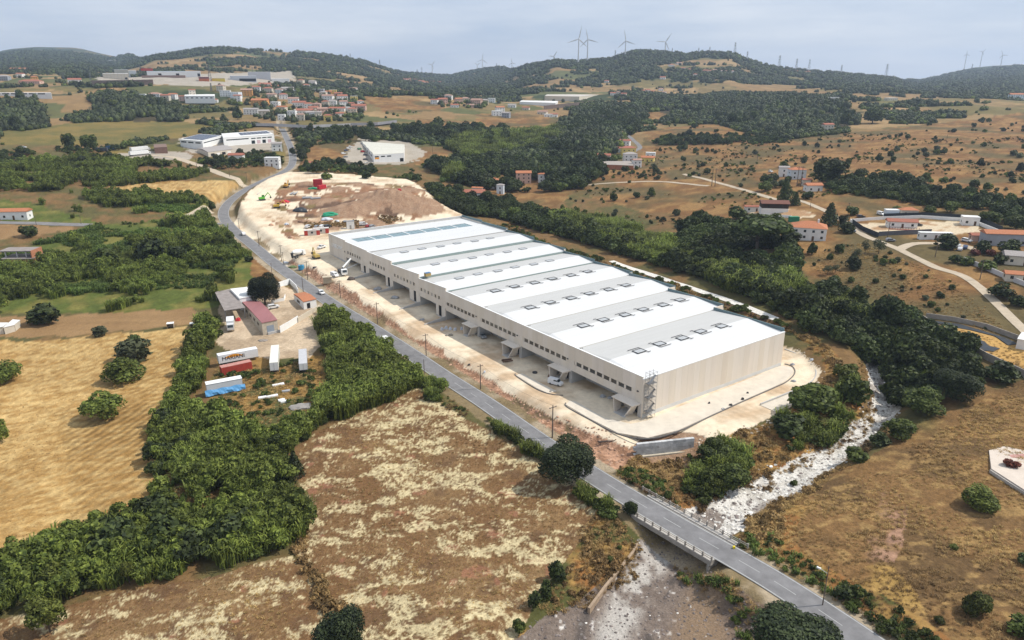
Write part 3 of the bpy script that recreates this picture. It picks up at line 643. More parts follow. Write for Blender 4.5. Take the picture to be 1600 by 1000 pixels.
# ------------------------------------------------------------------ unpaved tracks (needed before planting)
TRACKS = [
 ('dirt_track', [(1630, 545), (1520, 441), (1462, 418), (1405, 390), (1350, 368), (1322, 348), (1290, 330), (1250, 314), (1215, 312), (1180, 302), (1130, 288), (1098, 279), (1068, 272)], 3.6, 'pale'),
 ('dirt_track', [(1405, 390), (1430, 381), (1490, 382), (1530, 392)], 4.4, 'pale'),
 ('dirt_track', [(880, 292), (930, 288), (1000, 284), (1050, 285), (1110, 291)], 3.6, 'pale'),
 ('lane', [(985, 252), (990, 238), (1000, 230), (985, 215), (972, 206), (985, 196)], 5, 'grey'),
 ('dirt_track', [(385, 292), (370, 280), (345, 272), (310, 258), (270, 246), (235, 243)], 7, 'pale'),
 ('dirt_track', [(955, 408), (1000, 424), (1060, 444), (1130, 467), (1180, 486), (1215, 500)], 3.2, 'white'),
 ('side_road', [(365, 348), (330, 344), (300, 335)], 5.5, 'grey'), ('side_road', [(-60, 345), (0, 348), (75, 350), (145, 352)], 5, 'grey'),
 ('dirt_track', [(330, 330), (300, 334), (268, 342)], 4, 'pale')]
TRACKW = [(smooth_line(Pm(p), 6), w) for _, p, w, _ in TRACKS]
KEEPOUT = []
def keepout(px, py, r):
    p = P(px, py); KEEPOUT.append((p[0], p[1], r))
# ------------------------------------------------------------------ the warehouse
CONC = [mat(f'precast_{k}', c, .85, .07, .25, streak=(1, 1, .12)) for k, c in enumerate([(.685, .605, .505), (.67, .59, .485), (.705, .63, .535), (.635, .55, .445), (.68, .595, .485), (.695, .615, .52)])]
GREYC = mat('grey_concrete', (.46, .45, .43), .85, .12, .35, bump=.15)
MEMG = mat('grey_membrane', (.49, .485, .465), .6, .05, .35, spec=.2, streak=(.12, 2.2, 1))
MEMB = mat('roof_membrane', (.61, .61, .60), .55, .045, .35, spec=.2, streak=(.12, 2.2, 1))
TEAL = mat('teal_flashing', (.13, .19, .2), .5, .12, .4)
STEPM = mat('grey_green_cladding', (.27, .335, .32), .6, .1, .3)
WHITE = mat('white_paint', (.78, .78, .76), .6, .05, .5)
DARKM = mat('dark_metal', (.05, .05, .052), .5, .2, 1)
GALV = mat('galvanised_steel', (.33, .33, .33), .45, .2, 2, metal=.6)
GLASS = glass(); BLACK = mat('dark_opening', (.012, .012, .013), .9, .1, 1)
RZB = atan2(BW[1], BW[0])
WH = thing('warehouse', 'long new concrete warehouse with white stepped roof in pale building site', 'warehouse', (BN[0], BN[1], 0), RZB)
BAYS = [(0, 26.8, 11.6, 11.5, 61.5, 4.0, 0), (26.8, 51.6, 11.5, 11.4, 66.5, 4.0, 0), (51.6, 75.5, 11.4, 11.4, 70.5, 4.0, 0), (75.5, 98.2, 11.4, 11.3, 72.5, 4.0, 0),
        (98.2, 118, 12.5, 11.7, 73.0, 4.8, 1), (118, 140.7, 13.4, 12.5, 74.0, 5.9, 1), (140.7, 163, 14.0, 13.5, 74.0, 6.5, 1), (163, 185.5, 13.9, 13.9, 75, 6.6, 1), (185.5, 204.4, 14.4, 14.5, 75, 0, 2)]
OPEN = [(8.5, 27.9), (35.9, 52.3), (60.0, 76.4), (83.4, 98.6), (105.3, 117.4), (125.7, 139.8), (146.2, 161.9), (170.2, 185.2)]
DOORS = [None]*4+[(101.4, 103.4, 5.2), (120.5, 122.3, 6.1), (142.5, 144.3, 6.8), (165.2, 167, 6.7)]
WINS = {4: (101.6, 117.3, 6, 7.05, 8.35), 5: (120.6, 139, 7, 7.9, 9.2), 6: (146.0, 161.4, 6, 8.5, 9.85), 7: (169.3, 184.3, 6, 8.5, 9.85)}
rb = random.Random(3)
def gz_b(s, w=-2): q = BP(s, w); return ground_z(q[0], q[1])
def panel_row(s0, s1, z0, z1, t0=None, t1=None, width=2.45, name='wall_panel'):
    """precast panels side by side along the long facade; the top may slope from z1 to t1"""
    n = max(1, round((s1-s0)/width)); e = (s1-s0)/n
    for k in range(n):
        a = s0+k*e+.015; b = s0+(k+1)*e-.015
        za = z1 if t1 is None else z1+(t1-z1)*k/n; zb = z1 if t1 is None else z1+(t1-z1)*(k+1)/n
        m = MB().hexa([(0, a, z0), (.3, a, z0), (.3, b, z0), (0, b, z0), (0, a, za), (.3, a, za), (.3, b, zb), (0, b, zb)])
        m.build(name, rb.choice(CONC[:3]+CONC[4:]), WH)
for k, (s0, s1, zn, zf, wm, ov, kind) in enumerate(BAYS):
    ea = min(zn, zf)-.55; rg = ea+.85; sm = (s0+s1)/2
    if kind == 0:
        n = 8; a = s0+3.8; b = s1-.1; e = (b-a)/n
        panel_row(s0, s1, ov, 6.15); panel_row(s0, s1, 7.35, zn, t1=zf)
        panel_row(s0, a, 6.17, 7.33)
        MB().box(.12, .16, a, b, 6.16, 7.34).build('window_frame', DARKM, WH)
        for q in range(n):
            w = MB().box(.06, .11, a+e*q+.06, a+e*q+e*.68, 6.24, 7.27).build('window', GLASS, WH)
            MB().box(.04, .058, a+e*q+e*.36-.04, a+e*q+e*.36+.04, 6.24, 7.27).build('mullion', DARKM, w)
            MB().box(-.01, .11, a+e*q+e*.73, a+e*q+e*.97, 6.22, 7.28).build('infill_panel', CONC[2], WH)
    elif kind == 1:
        a, b, n, z0, z1 = WINS[k]; e = (b-a)/n
        panel_row(s0, s1, ov, z0); panel_row(s0, s1, z1, zn, t1=zf)
        panel_row(s0, a, z0+.01, z1-.01); panel_row(b, s1, z0+.01, z1-.01)
        for q in range(n):
            c = a+e*(q+.5); MB().box(.14, .2, c-.6, c+.6, z0+.02, z1-.02).build('window', GLASS if (k, q) not in ((4, 2), (4, 4), (5, 1), (5, 4)) else mat('pale_blind', (.4, .37, .33), .8), WH)
            MB().box(0, .3, a+e*q+.01 if q else a+.01, c-.61, z0+.012, z1-.012).build('window_pier', CONC[1], WH); MB().box(0, .3, c+.61, a+e*(q+1)-.01, z0+.012, z1-.012).build('window_pier', CONC[1], WH)
    else:
        panel_row(s0, s1, gz_b(s0)-1.6, zn, t1=zf)
        MB().box(-.06, .0, s0, s1, gz_b(s0)-1.6, gz_b(s1)+.1).build('plinth', GREYC, WH)
    # coping along the facade
    MB().hexa([(-.04, s0+.01, zn), (.42, s0+.01, zn), (.42, s1-.01, zf), (-.04, s1-.01, zf), (-.04, s0+.01, zn+.09), (.42, s0+.01, zn+.09), (.42, s1-.01, zf+.09), (-.04, s1-.01, zf+.09)]).build('coping', WHITE, WH)
    # roof slopes
    if kind < 2 and k < 7:
        for e_ in (s0+.2, s1-.2):   # hipped down towards the facade so that no gable shows there
            q = MB(); za, zb, lo_ = ea+.12, rg+.12, ea-.1; x0, x1, x2 = .43, 1.6, wm-.3
            q.hexa([(x0, e_, lo_), (x1, e_, lo_), (x1, sm, lo_), (x0, sm, lo_), (x0, e_, za), (x1, e_, za), (x1, sm, zb), (x0, sm, za+.45)])
            q.hexa([(x1, e_, lo_), (x2, e_, lo_), (x2, sm, lo_), (x1, sm, lo_), (x1, e_, za), (x2, e_, za), (x2, sm, zb), (x1, sm, zb)])
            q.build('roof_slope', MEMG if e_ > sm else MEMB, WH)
        MB().box(.43, wm-.3, s1-.2, s1+.2, ea-.2, ea+.05).build('gutter', mat('gutter_lining', (.34, .30, .22), .7), WH)
        for q in range(int((wm-8)/(9.0 if k < 4 else 9.6))):
            w = 12+q*9.0+(k % 2)*2; s = sm+.35*(1 if q % 2 else -1); z = rg+.12
            if w > wm-5: continue
            f = MB(); L_, H_ = 1.7, 1.15
            for A, B_ in (((-L_, -H_), (L_, -H_)), ((L_, -H_), (L_, H_)), ((L_, H_), (-L_, H_)), ((-L_, H_), (-L_, -H_))):
                f.bar((A[0], A[1], .16), (B_[0], B_[1], .16), .11 if k < 4 else .07, n=4)
            sg = 1 if q % 2 else -1
            if k < 4: f.bar((-L_*sg, 1.9*sg, .14), (-L_*sg-.9*sg, 1.9*sg, .14), .10, n=4); f.bar((-L_*sg, 1.9*sg, .14), (-L_*sg, .2, .14), .10, n=4); f.bar((-L_*sg, -2.1*sg, .14), (L_*1.5*sg, -2.1*sg, .14), .09, n=4); f.bar((-L_*sg, -2.1*sg, .14), (-L_*sg, -1.1*sg, .14), .10, n=4)
            o = f.build('roof_vent', DARKM if k < 4 else GALV, WH, loc=(w, s, z))
            MB().box(-L_+.08, L_-.08, -H_+.08, H_-.08, .02, .13).build('vent_pane', mat('vent_sheet', (.42, .43, .43), .3), o)
        for q in range(3):   # small overflow pipes near the facade edge
            MB().box(.9+q*.5, 1.1+q*.5, s1-.8-q*.2, s1-.6-q*.2, ea+.1, ea+.45).build('roof_outlet', GALV, WH)
    # step up to the next bay
    if k in (3, 4, 5):
        nx = BAYS[k+1]; MB().box(.43, min(wm, nx[4])-.3, nx[0]+.05, nx[0]+.19, ea-.1, min(nx[2], nx[3])-.45).build('step_wall', STEPM, WH)
        MB().hexa([(0, nx[0]-.02, ea), (.42, nx[0]-.02, ea), (.42, nx[0]-.005, ea), (0, nx[0]-.005, ea), (0, nx[0]-.02, nx[2]), (.42, nx[0]-.02, nx[2]), (.42, nx[0]-.005, nx[2]), (0, nx[0]-.005, nx[2])]).build('facade_return', CONC[1], WH)
    # far side wall and gable parapets
    MB().box(wm-.3, wm, s0, s1, -1.5, ea+.15).build('side_wall', CONC[2], WH)
    MB().hexa([(wm-.29, s0+.02, ea+.16), (wm-.01, s0+.02, ea+.16), (wm-.01, s1-.02, ea+.16), (wm-.29, s1-.02, ea+.16), (wm-.29, s0+.02, ea+1.35), (wm-.01, s0+.02, ea+1.35), (wm-.01, s1-.02, ea+1.15), (wm-.29, s1-.02, ea+1.15)]).build('gable_parapet', TEAL, WH)
    if k > 0 and wm > BAYS[k-1][4]+.5:   # face that shows where the wider bay sticks out
        pw = BAYS[k-1][4]; MB().box(pw+.02, wm-.31, s0+.02, s0+.3, -1.5, ea+1.0).build('return_wall', CONC[2], WH)
# flat roof with glazing over the two furthest bays
z = 13.2
MB().box(.43, 74.7, 163.2, 172.6, z-.1, z+.15).build('roof_slope', MEMB, WH); MB().box(.43, 74.7, 172.61, 183.6, z-.1, z+.15).build('roof_slope', MEMB, WH); MB().box(.43, 74.7, 191.5, 204.1, z-.1, z+.15).build('roof_slope', MEMB, WH)
MB().box(.43, 5.5, 183.6, 191.5, z-.1, z+.14).build('roof_slope', MEMB, WH); MB().box(68.5, 74.7, 183.6, 191.5, z-.1, z+.14).build('roof_slope', MEMB, WH)
SKYG = mat('teal_glazing', (.16, .25, .26), .12, .25, .25, spec=.6)
for q in range(7):
    a = 5.6+q*9; b = a+8.5
    g = MB().box(a, b, 183.7, 191.4, z-.1, z+.0).build('skylight', SKYG, WH)
    for c in (1, 2): MB().box(a+c*2.83-.03, a+c*2.83+.03, 183.75, 191.35, z+.002, z+.05).build('glazing_bar', GALV, g)
    MB().box(b, b+.5, 183.65, 191.45, z-.1, z+.22).build('skylight_beam', WHITE, WH)
MB().box(.3, 75, 204.12, 204.4, 2, 14.5).build('rear_wall', GREYC, WH); MB().box(.3, 75, 204.08, 204.44, 14.5, 14.6).build('coping', WHITE, WH)
# recessed loading bays: back wall, soffit, dock doors; piers between them
for k, (a, b) in enumerate(OPEN):
    ov = BAYS[k][5]; zg = min(gz_b(a), gz_b(b))-1.5
    MB().box(6.5, 6.8, a-1, b+1, zg, ov+.2).build('dock_wall', GREYC, WH)
    MB().box(.3, 6.5, a-.3, b+.3, ov-.02, ov+.28).build('soffit', GREYC, WH)
    MB().box(.32, 6.5, a-.31, a-.01, zg, ov-.03).build('dock_side_wall', GREYC, WH); MB().box(.32, 6.5, b+.01, b+.31, zg, ov-.03).build('dock_side_wall', GREYC, WH)
    for q in range(4):
        c = a+(b-a)*(q+.6)/4.2; zz = gz_b(c)+1.15
        d = MB().box(6.42, 6.49, c-1.15, c+1.15, zz, min(zz+2.5, ov-.2)).build('dock_door', BLACK, WH)
        MB().box(6.36, 6.41, c-1.3, c+1.3, zz-.12, zz).build('dock_bumper', DARKM, d)
    MB().box(5.3, 6.4, a+.2, b-.2, zg, gz_b((a+b)/2)+.9).build('dock_ledge', GREYC, WH)
lo = [(0, 8.5)]+[(OPEN[k][1], OPEN[k+1][0]) for k in range(7)]
for k, (a, b) in enumerate(lo):
    ov = min(BAYS[k][5], 9); zg = gz_b((a+b)/2)-1.6
    if k == 0: ov = 4.0
    d = DOORS[k]
    if d is None:
        MB().box(.0, .3, a, a+1.2, zg, ov-.02).build('lower_wall', GREYC, WH); MB().box(.0, .3, b-.6, b, zg, ov-.02).build('lower_wall', GREYC, WH)
        e0 = a+1.2; e1 = b-.6
        MB().box(1.6, 1.8, e0, e1, zg, ov-.02).build('entrance_wall', CONC[0], WH)
        dr = MB().box(1.5, 1.58, e0+.7, e0+2.6, gz_b(e0)-.2, 2.7).build('entrance_door', BLACK, WH)
        MB().box(1.44, 1.49, e0+1.6, e0+1.66, gz_b(e0), 2.6).build('door_mullion', DARKM, dr)
        g0 = gz_b(e0)-1.2
        MB().hexa([(-2.9, e0+2.5, g0), (.0, e0+2.2, g0), (.0, e0+2.5, g0), (-2.9, e0+2.8, g0), (-2.5, e0-.3, 3.6), (0, e0-.1, 3.6), (0, e0+.2, 3.6), (-2.5, e0, 3.6)]).build('entrance_fin', CONC[2], WH)
        MB().hexa([(-2.9, e1-1.4, g0), (.0, e1-1.1, g0), (.0, e1-.8, g0), (-2.9, e1-1.1, g0), (-2.5, e1-.1, 3.6), (0, e1-.1, 3.6), (0, e1+.2, 3.6), (-2.5, e1+.2, 3.6)]).build('entrance_fin', CONC[0], WH)
        MB().hexa([(-2.7, e0-.6, 3.6), (-.02, e0-.9, 3.6), (-.02, e1+.5, 3.6), (-2.7, e1+.4, 3.6), (-2.9, e0-.6, 3.85), (-.02, e0-.9, 4.0), (-.02, e1+.5, 4.0), (-2.9, e1+.4, 3.85)]).build('canopy', CONC[2], WH)
        MB().hexa([(-3.4, e0+1.5, g0), (1.4, e0+2, g0), (1.4, e1-1, g0), (-3.4, e1-1, g0), (-3.4, e0+1.5, g0+1.25), (1.4, e0+2, g0+1.35), (1.4, e1-1, g0+1.35), (-3.4, e1-1, g0+1.25)]).build('entrance_step', GREYC, WH)
    else:
        da, db, dz = d; ovk = BAYS[k][5]
        MB().box(.0, .3, a, da, zg, ovk-.02).build('lower_wall', CONC[2], WH); MB().box(.0, .3, db, b, zg, ovk-.02).build('lower_wall', CONC[2], WH)
        MB().box(.0, .3, da+.01, db-.01, dz-.2 if dz-.2 < ovk else ovk-.1, ovk-.02).build('lower_wall', CONC[2], WH) if dz < ovk else None
        MB().box(.12, .2, da, db, gz_b(da)-.1, min(dz, ovk-.03)).build('door', BLACK, WH)
        MB().box(-.05, .0, a, b, zg, gz_b((a+b)/2)+.5).build('plinth', GREYC, WH)
        # low ramp wall reaching out over the yard
        MB().hexa([(-9, a-.2, zg), (0, a-.2, zg), (0, a+.2, zg), (-9, a+.2, zg), (-9, a-.2, zg+1.7), (0, a-.2, zg+2.9), (0, a+.2, zg+2.9), (-9, a+.2, zg+1.7)]).build('ramp_wall', GREYC, WH)
# end wall: tall precast panels over a pale plinth
n = 25; e = 61.2/n; pick = [2, 2, 0, 5, 1, 2, 0, 0, 2, 1, 2, 5, 0, 3, 1, 2, 2, 0, 5, 2, 4, 2, 0, 2, 5]
for q in range(n):
    MB().box(.3+q*e+.012, .3+(q+1)*e-.012, -.3, 0, 1.02, 11.0).build('wall_panel', CONC[pick[q]], WH)
MB().box(.25, 61.5, -.36, 0, -.8, 1.0).build('plinth', mat('pale_plinth', (.62, .62, .6), .8, .08, .4), WH)
MB().box(-.02, 61.5, -.34, .18, 11.0, 11.22).build('coping', WHITE, WH)
MB().box(0, .3, -.3, 0, -.8, 11.0).build('corner_panel', CONC[0], WH)
def text_obj(s, size, ext, m, parent, mw, name='lettering'):
    c = bpy.data.curves.new(name, 'FONT'); c.body = s; c.size = size; c.extrude = ext; c.align_x = 'CENTER'; c.resolution_u = 3
    o = bpy.data.objects.new(name, c); COL.objects.link(o); dg = bpy.context.evaluated_depsgraph_get()
    me = bpy.data.meshes.new_from_object(o.evaluated_get(dg)); me.materials.clear(); me.materials.append(m)
    bpy.data.objects.remove(o); o = link(name, me, parent); o.matrix_local = mw; return o
# raised white lettering on the far end of the facade (text runs from the far end towards the camera)
cols = Matrix(((0, 0, -1, -.06), (-1, 0, 0, 194.8), (0, 1, 0, 8.9), (0, 0, 0, 1)))
text_obj('LASECANT', 2.5, .08, WHITE, WH, cols)
MB().box(-.1, 0, 186.0, 186.8, 8.7, 9.4).build('emblem', DARKM, WH)
# wall lamps
for s in (1.2, 29.5, 54.2, 77.8): MB().box(-.25, 0, s, s+.5, 7.0, 7.3).build('wall_lamp', DARKM, WH)
# scaffold stair tower at the near corner
t = thing('scaffold_tower', 'grey metal scaffold stair tower standing at the near corner of the long warehouse', 'scaffold', (BN[0]+BW[0]*.5-BS[0]*.45, BN[1]+BW[1]*.5-BS[1]*.45, 0), RZB)
m = MB()
for x in (0, 1.4, 2.8):
    for y in (0, -1.5): m.bar((x, y, -.3), (x, y, 13.2), .045, n=5)
m.build('standard', GALV, t)
m = MB()
for z in np.arange(.9, 13.2, 1.0):
    for y in (0, -1.5): m.bar((0, y, z), (2.8, y, z), .03, n=4)
    for x in (0, 1.4, 2.8): m.bar((x, 0, z), (x, -1.5, z), .03, n=4)
m.build('ledger', GALV, t)
for q in range(6):
    z0 = q*2.0; x0, x1 = (0.2, 2.6) if q % 2 else (2.6, .2)
    m = MB(); m.hexa([(x0, -.75, z0), (x0, -1.35, z0), (x1, -1.35, z0+2), (x1, -.75, z0+2), (x0, -.75, z0+.08), (x0, -1.35, z0+.08), (x1, -1.35, z0+2.08), (x1, -.75, z0+2.08)])
    m.build('stair_flight', GALV, t)
    MB().box(0, 2.8, -1.45, -.05, z0+1.98, z0+2.04).build('platform', mat('mesh_deck', (.16, .16, .16), .6), t) if q % 2 == 0 else MB().bar((0, -1.5, z0), (2.8, -1.5, z0+2), .03, n=4).build('diagonal_brace', GALV, t)
# blue crate on the roof
o = MB().box(-1.1, 1.1, -.8, .8, 0, 1.2).box(-1.12, 1.12, -.82, .82, 1.2, 1.3, 1).build('crate', [mat('ochre_side', (.4, .28, .1), .7), mat('blue_cover', (.07, .16, .3), .6)], None, loc=(*BP(117.0, 3.5), 12.35), rz=RZB)
tag(o, 'blue topped crate left on the white roof near its stepped edge', 'crate')
# ------------------------------------------------------------------ roads, bridge, river, kerbs
def strip(name, line, w, off, m, parent=None, zfun=None, lat=0.0, kind=None):
    """ribbon of width w along a 3-column polyline, shifted sideways by lat"""
    ln = np.asarray(line); tg = np.gradient(ln[:, :2], axis=0); tg /= (np.linalg.norm(tg, axis=1, keepdims=True)+1e-9); nr = np.stack([tg[:, 1], -tg[:, 0]], 1)
    n = len(ln); V = []
    for k in (-1, -.34, .34, 1):
        p = ln[:, :2]+nr*(lat+k*w/2); z = ln[:, 2] if zfun is None else zfun(p[:, 0], p[:, 1]); V.append(np.column_stack([p, z+off]))
    V = np.concatenate(V); i = np.arange(n-1); F = np.concatenate([np.stack([k*n+i, (k+1)*n+i, (k+1)*n+i+1, k*n+i+1], 1) for k in range(3)])
    F = F[:, ::-1] if np.cross(V[F[0, 1]]-V[F[0, 0]], V[F[0, 2]]-V[F[0, 0]])[2] < 0 else F
    o = link(name, np_mesh(name, V, F, [m], smooth=True), parent); return tag(o, kind=kind)
def resample(line, step):
    d = np.concatenate([[0], np.cumsum(np.hypot(*np.diff(line[:, :2], axis=0).T))]); s = np.arange(0, d[-1], step)
    return np.stack([np.interp(s, d, line[:, k]) for k in range(line.shape[1])], 1), s
ASPH = mat('asphalt', (.185, .18, .18), .85, .22, .35, bump=.2); ASPH2 = mat('old_asphalt', (.2, .19, .185), .9, .2, .3, bump=.2)
PAINT = mat('road_paint', (.38, .38, .365), .7, .15, 1.5); DUST = mat('dusty_track', (.45, .37, .27), .95, .14, .4, bump=.2); WGRAV = mat('white_gravel', (.66, .63, .57), .95, .3, 1.4, bump=.4)
RL, RS = resample(ROADL, 1.5)
# 'road' ribbon, then worn patches and lines each a few mm above the one below
strip('road', RL, 6.4, .0, ASPH, kind='structure')
def road_at(s, lat=0.0):
    i = np.clip(np.searchsorted(RS, s), 1, len(RS)-2); t = RL[i+1]-RL[i-1]; t = t/np.hypot(t[0], t[1]); p = RL[i]
    return Vector((p[0]+t[1]*lat, p[1]-t[0]*lat, p[2])), atan2(t[1], t[0])
def road_s(px, py):
    p = P(px, py); return RS[np.argmin((RL[:, 0]-p[0])**2+(RL[:, 1]-p[1])**2)]
for lat in (-2.92, 2.92): tag(strip('edge_line', RL, .22, .008, PAINT, lat=lat), kind='structure')
seg = []; k = 0
MBd = MB(); smax = road_s(700, 590)
for s in np.arange(3, smax, 8.6):
    i0 = int(s/1.5); i1 = int((s+4.4)/1.5)
    for q in range(i0, i1):
        a, ha = road_at(RS[q], -.07); b, hb = road_at(RS[q], .07); c, _ = road_at(RS[q+1], .07); d, _ = road_at(RS[q+1], -.07)
        MBd.add([v+Vector((0, 0, .008)) for v in (a, b, c, d)], [(0, 1, 2, 3)])
tag(MBd.build('centre_line', PAINT), kind='structure')
for (nm, pts, w, kind), (ln, _) in zip(TRACKS, TRACKW):
    l2, _ = resample(ln, 2.5); l2[:, 2] = 0
    strip(nm, l2, w, .16, {'pale': DUST, 'white': WGRAV, 'grey': ASPH2}[kind], zfun=T, kind='structure')
# the bridge
bs0, bs1 = road_s(1005, 795), road_s(1128, 872)
if bs0 > bs1: bs0, bs1 = bs1, bs0
bs0 -= 1; bs1 += 1
pa, h0 = road_at(bs0); pb, h1 = road_at(bs1); pm = (pa+pb)/2; blen = (pb-pa).length; bang = atan2(pb[1]-pa[1], pb[0]-pa[0])
BR = thing('road_bridge', 'low concrete road bridge with post and rail parapets over the dry river', 'bridge', (pm[0], pm[1], pm[2]), bang)
bl = blen/2; OLDC = mat('stained_concrete', (.30, .27, .235), .9, .25, .6, bump=.3)
MB().box(-bl, bl, -4.5, 4.5, -.95, -.02).build('deck', OLDC, BR)
for sgn in (-1, 1):
    MB().box(-bl, bl, sgn*3.95-.55, sgn*3.95+.55, -.02, .16).build('kerb', mat('pale_kerb', (.42, .39, .35), .9, .15, 1), BR)
    n = 12 if sgn > 0 else 15; pl = bl if sgn > 0 else bl+2
    for q in range(n):
        x = -pl+2*pl*q/(n-1); MB().box(x-.14, x+.14, sgn*4.35-.14, sgn*4.35+.14, .1, 1.15).build('parapet_post', OLDC, BR)
    for z in (.55, .95): MB().box(-pl, pl, sgn*4.35-.05, sgn*4.35+.05, z-.05, z+.05).build('parapet_rail', OLDC, BR)
    MB().box(sgn*bl-.5*sgn-.3, sgn*bl-.5*sgn+.3, -4.6, 4.6, -6.2, -.95).build('abutment', OLDC, BR)
    MB().box(-bl, bl, sgn*2.6-.3, sgn*2.6+.3, -1.7, -.95).build('beam', OLDC, BR)
# wing walls and guard rail
def wall_line(name, label, cat, pts, h, th, m, panel=None, group=None, z0=None, cap=None, world=False, part='wall_panel', sink=.5):
    """a free-standing wall along a pixel polyline, cut into panels"""
    W_ = np.array(pts) if world else Pm(pts); l, s = resample(smooth_line(W_, 1) if len(W_) > 2 else W_, .5)
    ln = W_; c = ln.mean(0); t = thing(name, label, cat, tuple(c), 0, group)
    for i in range(len(ln)-1):
        a = ln[i]; b = ln[i+1]; d = b-a; L_ = hypot(d[0], d[1]); n = max(1, round(L_/(panel or L_))); u = d[:2]/L_; nr = np.array([-u[1], u[0]])*th/2
        for k in range(n):
            p = a+d*k/n+np.array([*u, 0])*.01; q = a+d*(k+1)/n-np.array([*u, 0])*.01
            m_ = m if not isinstance(m, list) else random.choice(m)
            V = [(*(e[:2]+g*nr-c[:2]), z) for z in (0, 1) for e, g in ((p, -1), (q, -1), (q, 1), (p, 1))]
            zz = [p[2]-sink, q[2]-sink, q[2]-sink, p[2]-sink, p[2]+h, q[2]+h, q[2]+h, p[2]+h]
            MB().hexa([(v[0], v[1], z-c[2]) for v, z in zip(V, zz)]).build(part, m_, t)
            if cap: MB().hexa([(v[0]*1, v[1], z) for v, z in zip(V, [p[2]+h-c[2]+.002, q[2]+h-c[2]+.002, q[2]+h-c[2]+.002, p[2]+h-c[2]+.002]+[p[2]+h-c[2]+.1, q[2]+h-c[2]+.1, q[2]+h-c[2]+.1, p[2]+h-c[2]+.1])]).build('coping', cap, t)
    return t
wing = [tuple(Gz(a, b, -3.6))+(-4.2,) for a, b in ((1001, 838), (990, 862), (968, 890), (945, 918), (920, 952))]
wall_line('river_wall', 'low sloping concrete wall along the shingle just below the bridge', 'wall', wing, .9, .5, mat('sandy_concrete', (.34, .25, .17), .9, .25, .8), panel=4, world=True)
g = thing('guard_rail', 'rusty steel guard rail on the verge leading up to the bridge', 'guard rail', tuple(road_at(road_s(985, 772), -4.3)[0]))
s0 = road_s(962, 757); s1 = road_s(1012, 790)
ss = np.linspace(min(s0, s1), max(s0, s1), 8); prev = None; lat_r = -4.3
tst, _ = road_at(ss[0], 4.3); tst2, _ = road_at(ss[0], -4.3)
lat_r = 4.3 if tst[1] > tst2[1] else -4.3
RUST = mat('rusty_rail', (.22, .12, .07), .7, .3, 2)
for s in ss:
    p, _ = road_at(s, lat_r); q = p-g.location
    MB().box(q[0]-.06, q[0]+.06, q[1]-.06, q[1]+.06, q[2]-.4, q[2]+.8).build('rail_post', RUST, g)
    if prev is not None:
        for z in (.45, .75): MB().bar(prev+Vector((0, 0, z)), q+Vector((0, 0, z)), .05, n=4).build('rail', RUST, g)
    prev = q
# shingle stones in the river: real little rocks over the painted gravel
def rock(name, rng, m):
    bm = bmesh.new(); bmesh.ops.create_icosphere(bm, subdivisions=1, radius=1)
    for v in bm.verts: v.co *= .7+.5*rng.random(); v.co.z *= .6
    me = bpy.data.meshes.new(name); bm.to_mesh(me); bm.free(); me.materials.append(m); return me
STW = mat('white_stone', (.66, .63, .575), .9, .15, 1, rnd=.25); STG = mat('grey_stone', (.18, .15, .135), .9, .25, 1, rnd=.4)
P_STW = [proto(rock('white_rock', r_, STW)) for k in range(3)]; P_STG = [proto(rock('grey_rock', r_, STG)) for k in range(3)]
x, y = fill([RIV_U], .85, .7, world=True); up = ((x-33)*.76+(y-127)*.65+6*(fbm(x/9, y/9, 3, 2)-.5)) > 5
k1 = up & (fbm(x/3, y/3, 71, 3) > .36)
scatter('white_stones', np.stack([x, y, T(x, y)], 1)[k1], .12+.45*RNG.random(k1.sum())**3, RNG.random(k1.sum())*6, P_STW)
k4 = up & (RNG.random(len(x)) < .18)
scatter('dark_stones', np.stack([x, y, T(x, y)], 1)[k4]+[.2, -.2, 0], .15+.4*RNG.random(k4.sum())**2, RNG.random(k4.sum())*6, P_STG)
k2 = ~k1 & (RNG.random(len(x)) < .9)
scatter('grey_stones', np.stack([x, y, T(x, y)], 1)[k2], .08+.28*RNG.random(k2.sum())**2, RNG.random(k2.sum())*6, P_STG)
k3 = (~up) & (RNG.random(len(x)) < .04)
scatter('pale_stones', np.stack([x, y, T(x, y)], 1)[k3]+[.3, .3, 0], .1+.2*RNG.random(k3.sum())**2, RNG.random(k3.sum())*6, P_STW)
# rubble on the cut bank and along the yard edge
x, y = fill([[(470, 420), (515, 434), (540, 451), (585, 484), (640, 523), (770, 598), (860, 650), (990, 700), (1000, 725), (985, 750), (940, 740), (880, 705), (760, 625), (690, 578), (600, 520), (520, 472)]], 1.0, .6, keep=lambda a, b: clear_of(a, b, 5.5, False))
RUBM = mat('reddish_rubble', (.40, .25, .17), .95, .3, 1, rnd=.4); P_RUB = [proto(rock('rubble', r_, RUBM)) for k in range(3)]
scatter('rubble', np.stack([x, y, T(x, y)], 1), .1+.5*RNG.random(len(x))**3, RNG.random(len(x))*6, P_RUB)
SANDR = mat('sandy_rubble', (.5, .43, .34), .95, .3, 1, rnd=.35); P_SAND = [proto(rock('sand_rock', r_, SANDR)) for k in range(3)]
x, y = fill([[(1085, 692), (1160, 668), (1232, 640), (1245, 644), (1180, 676), (1100, 702)], [(1236, 548), (1268, 566), (1287, 584), (1276, 610), (1284, 584), (1270, 562), (1250, 545)]], .8, .7)
scatter('pale_rubble', np.stack([x, y, T(x, y)], 1), .1+.55*RNG.random(len(x))**3, RNG.random(len(x))*6, P_SAND)
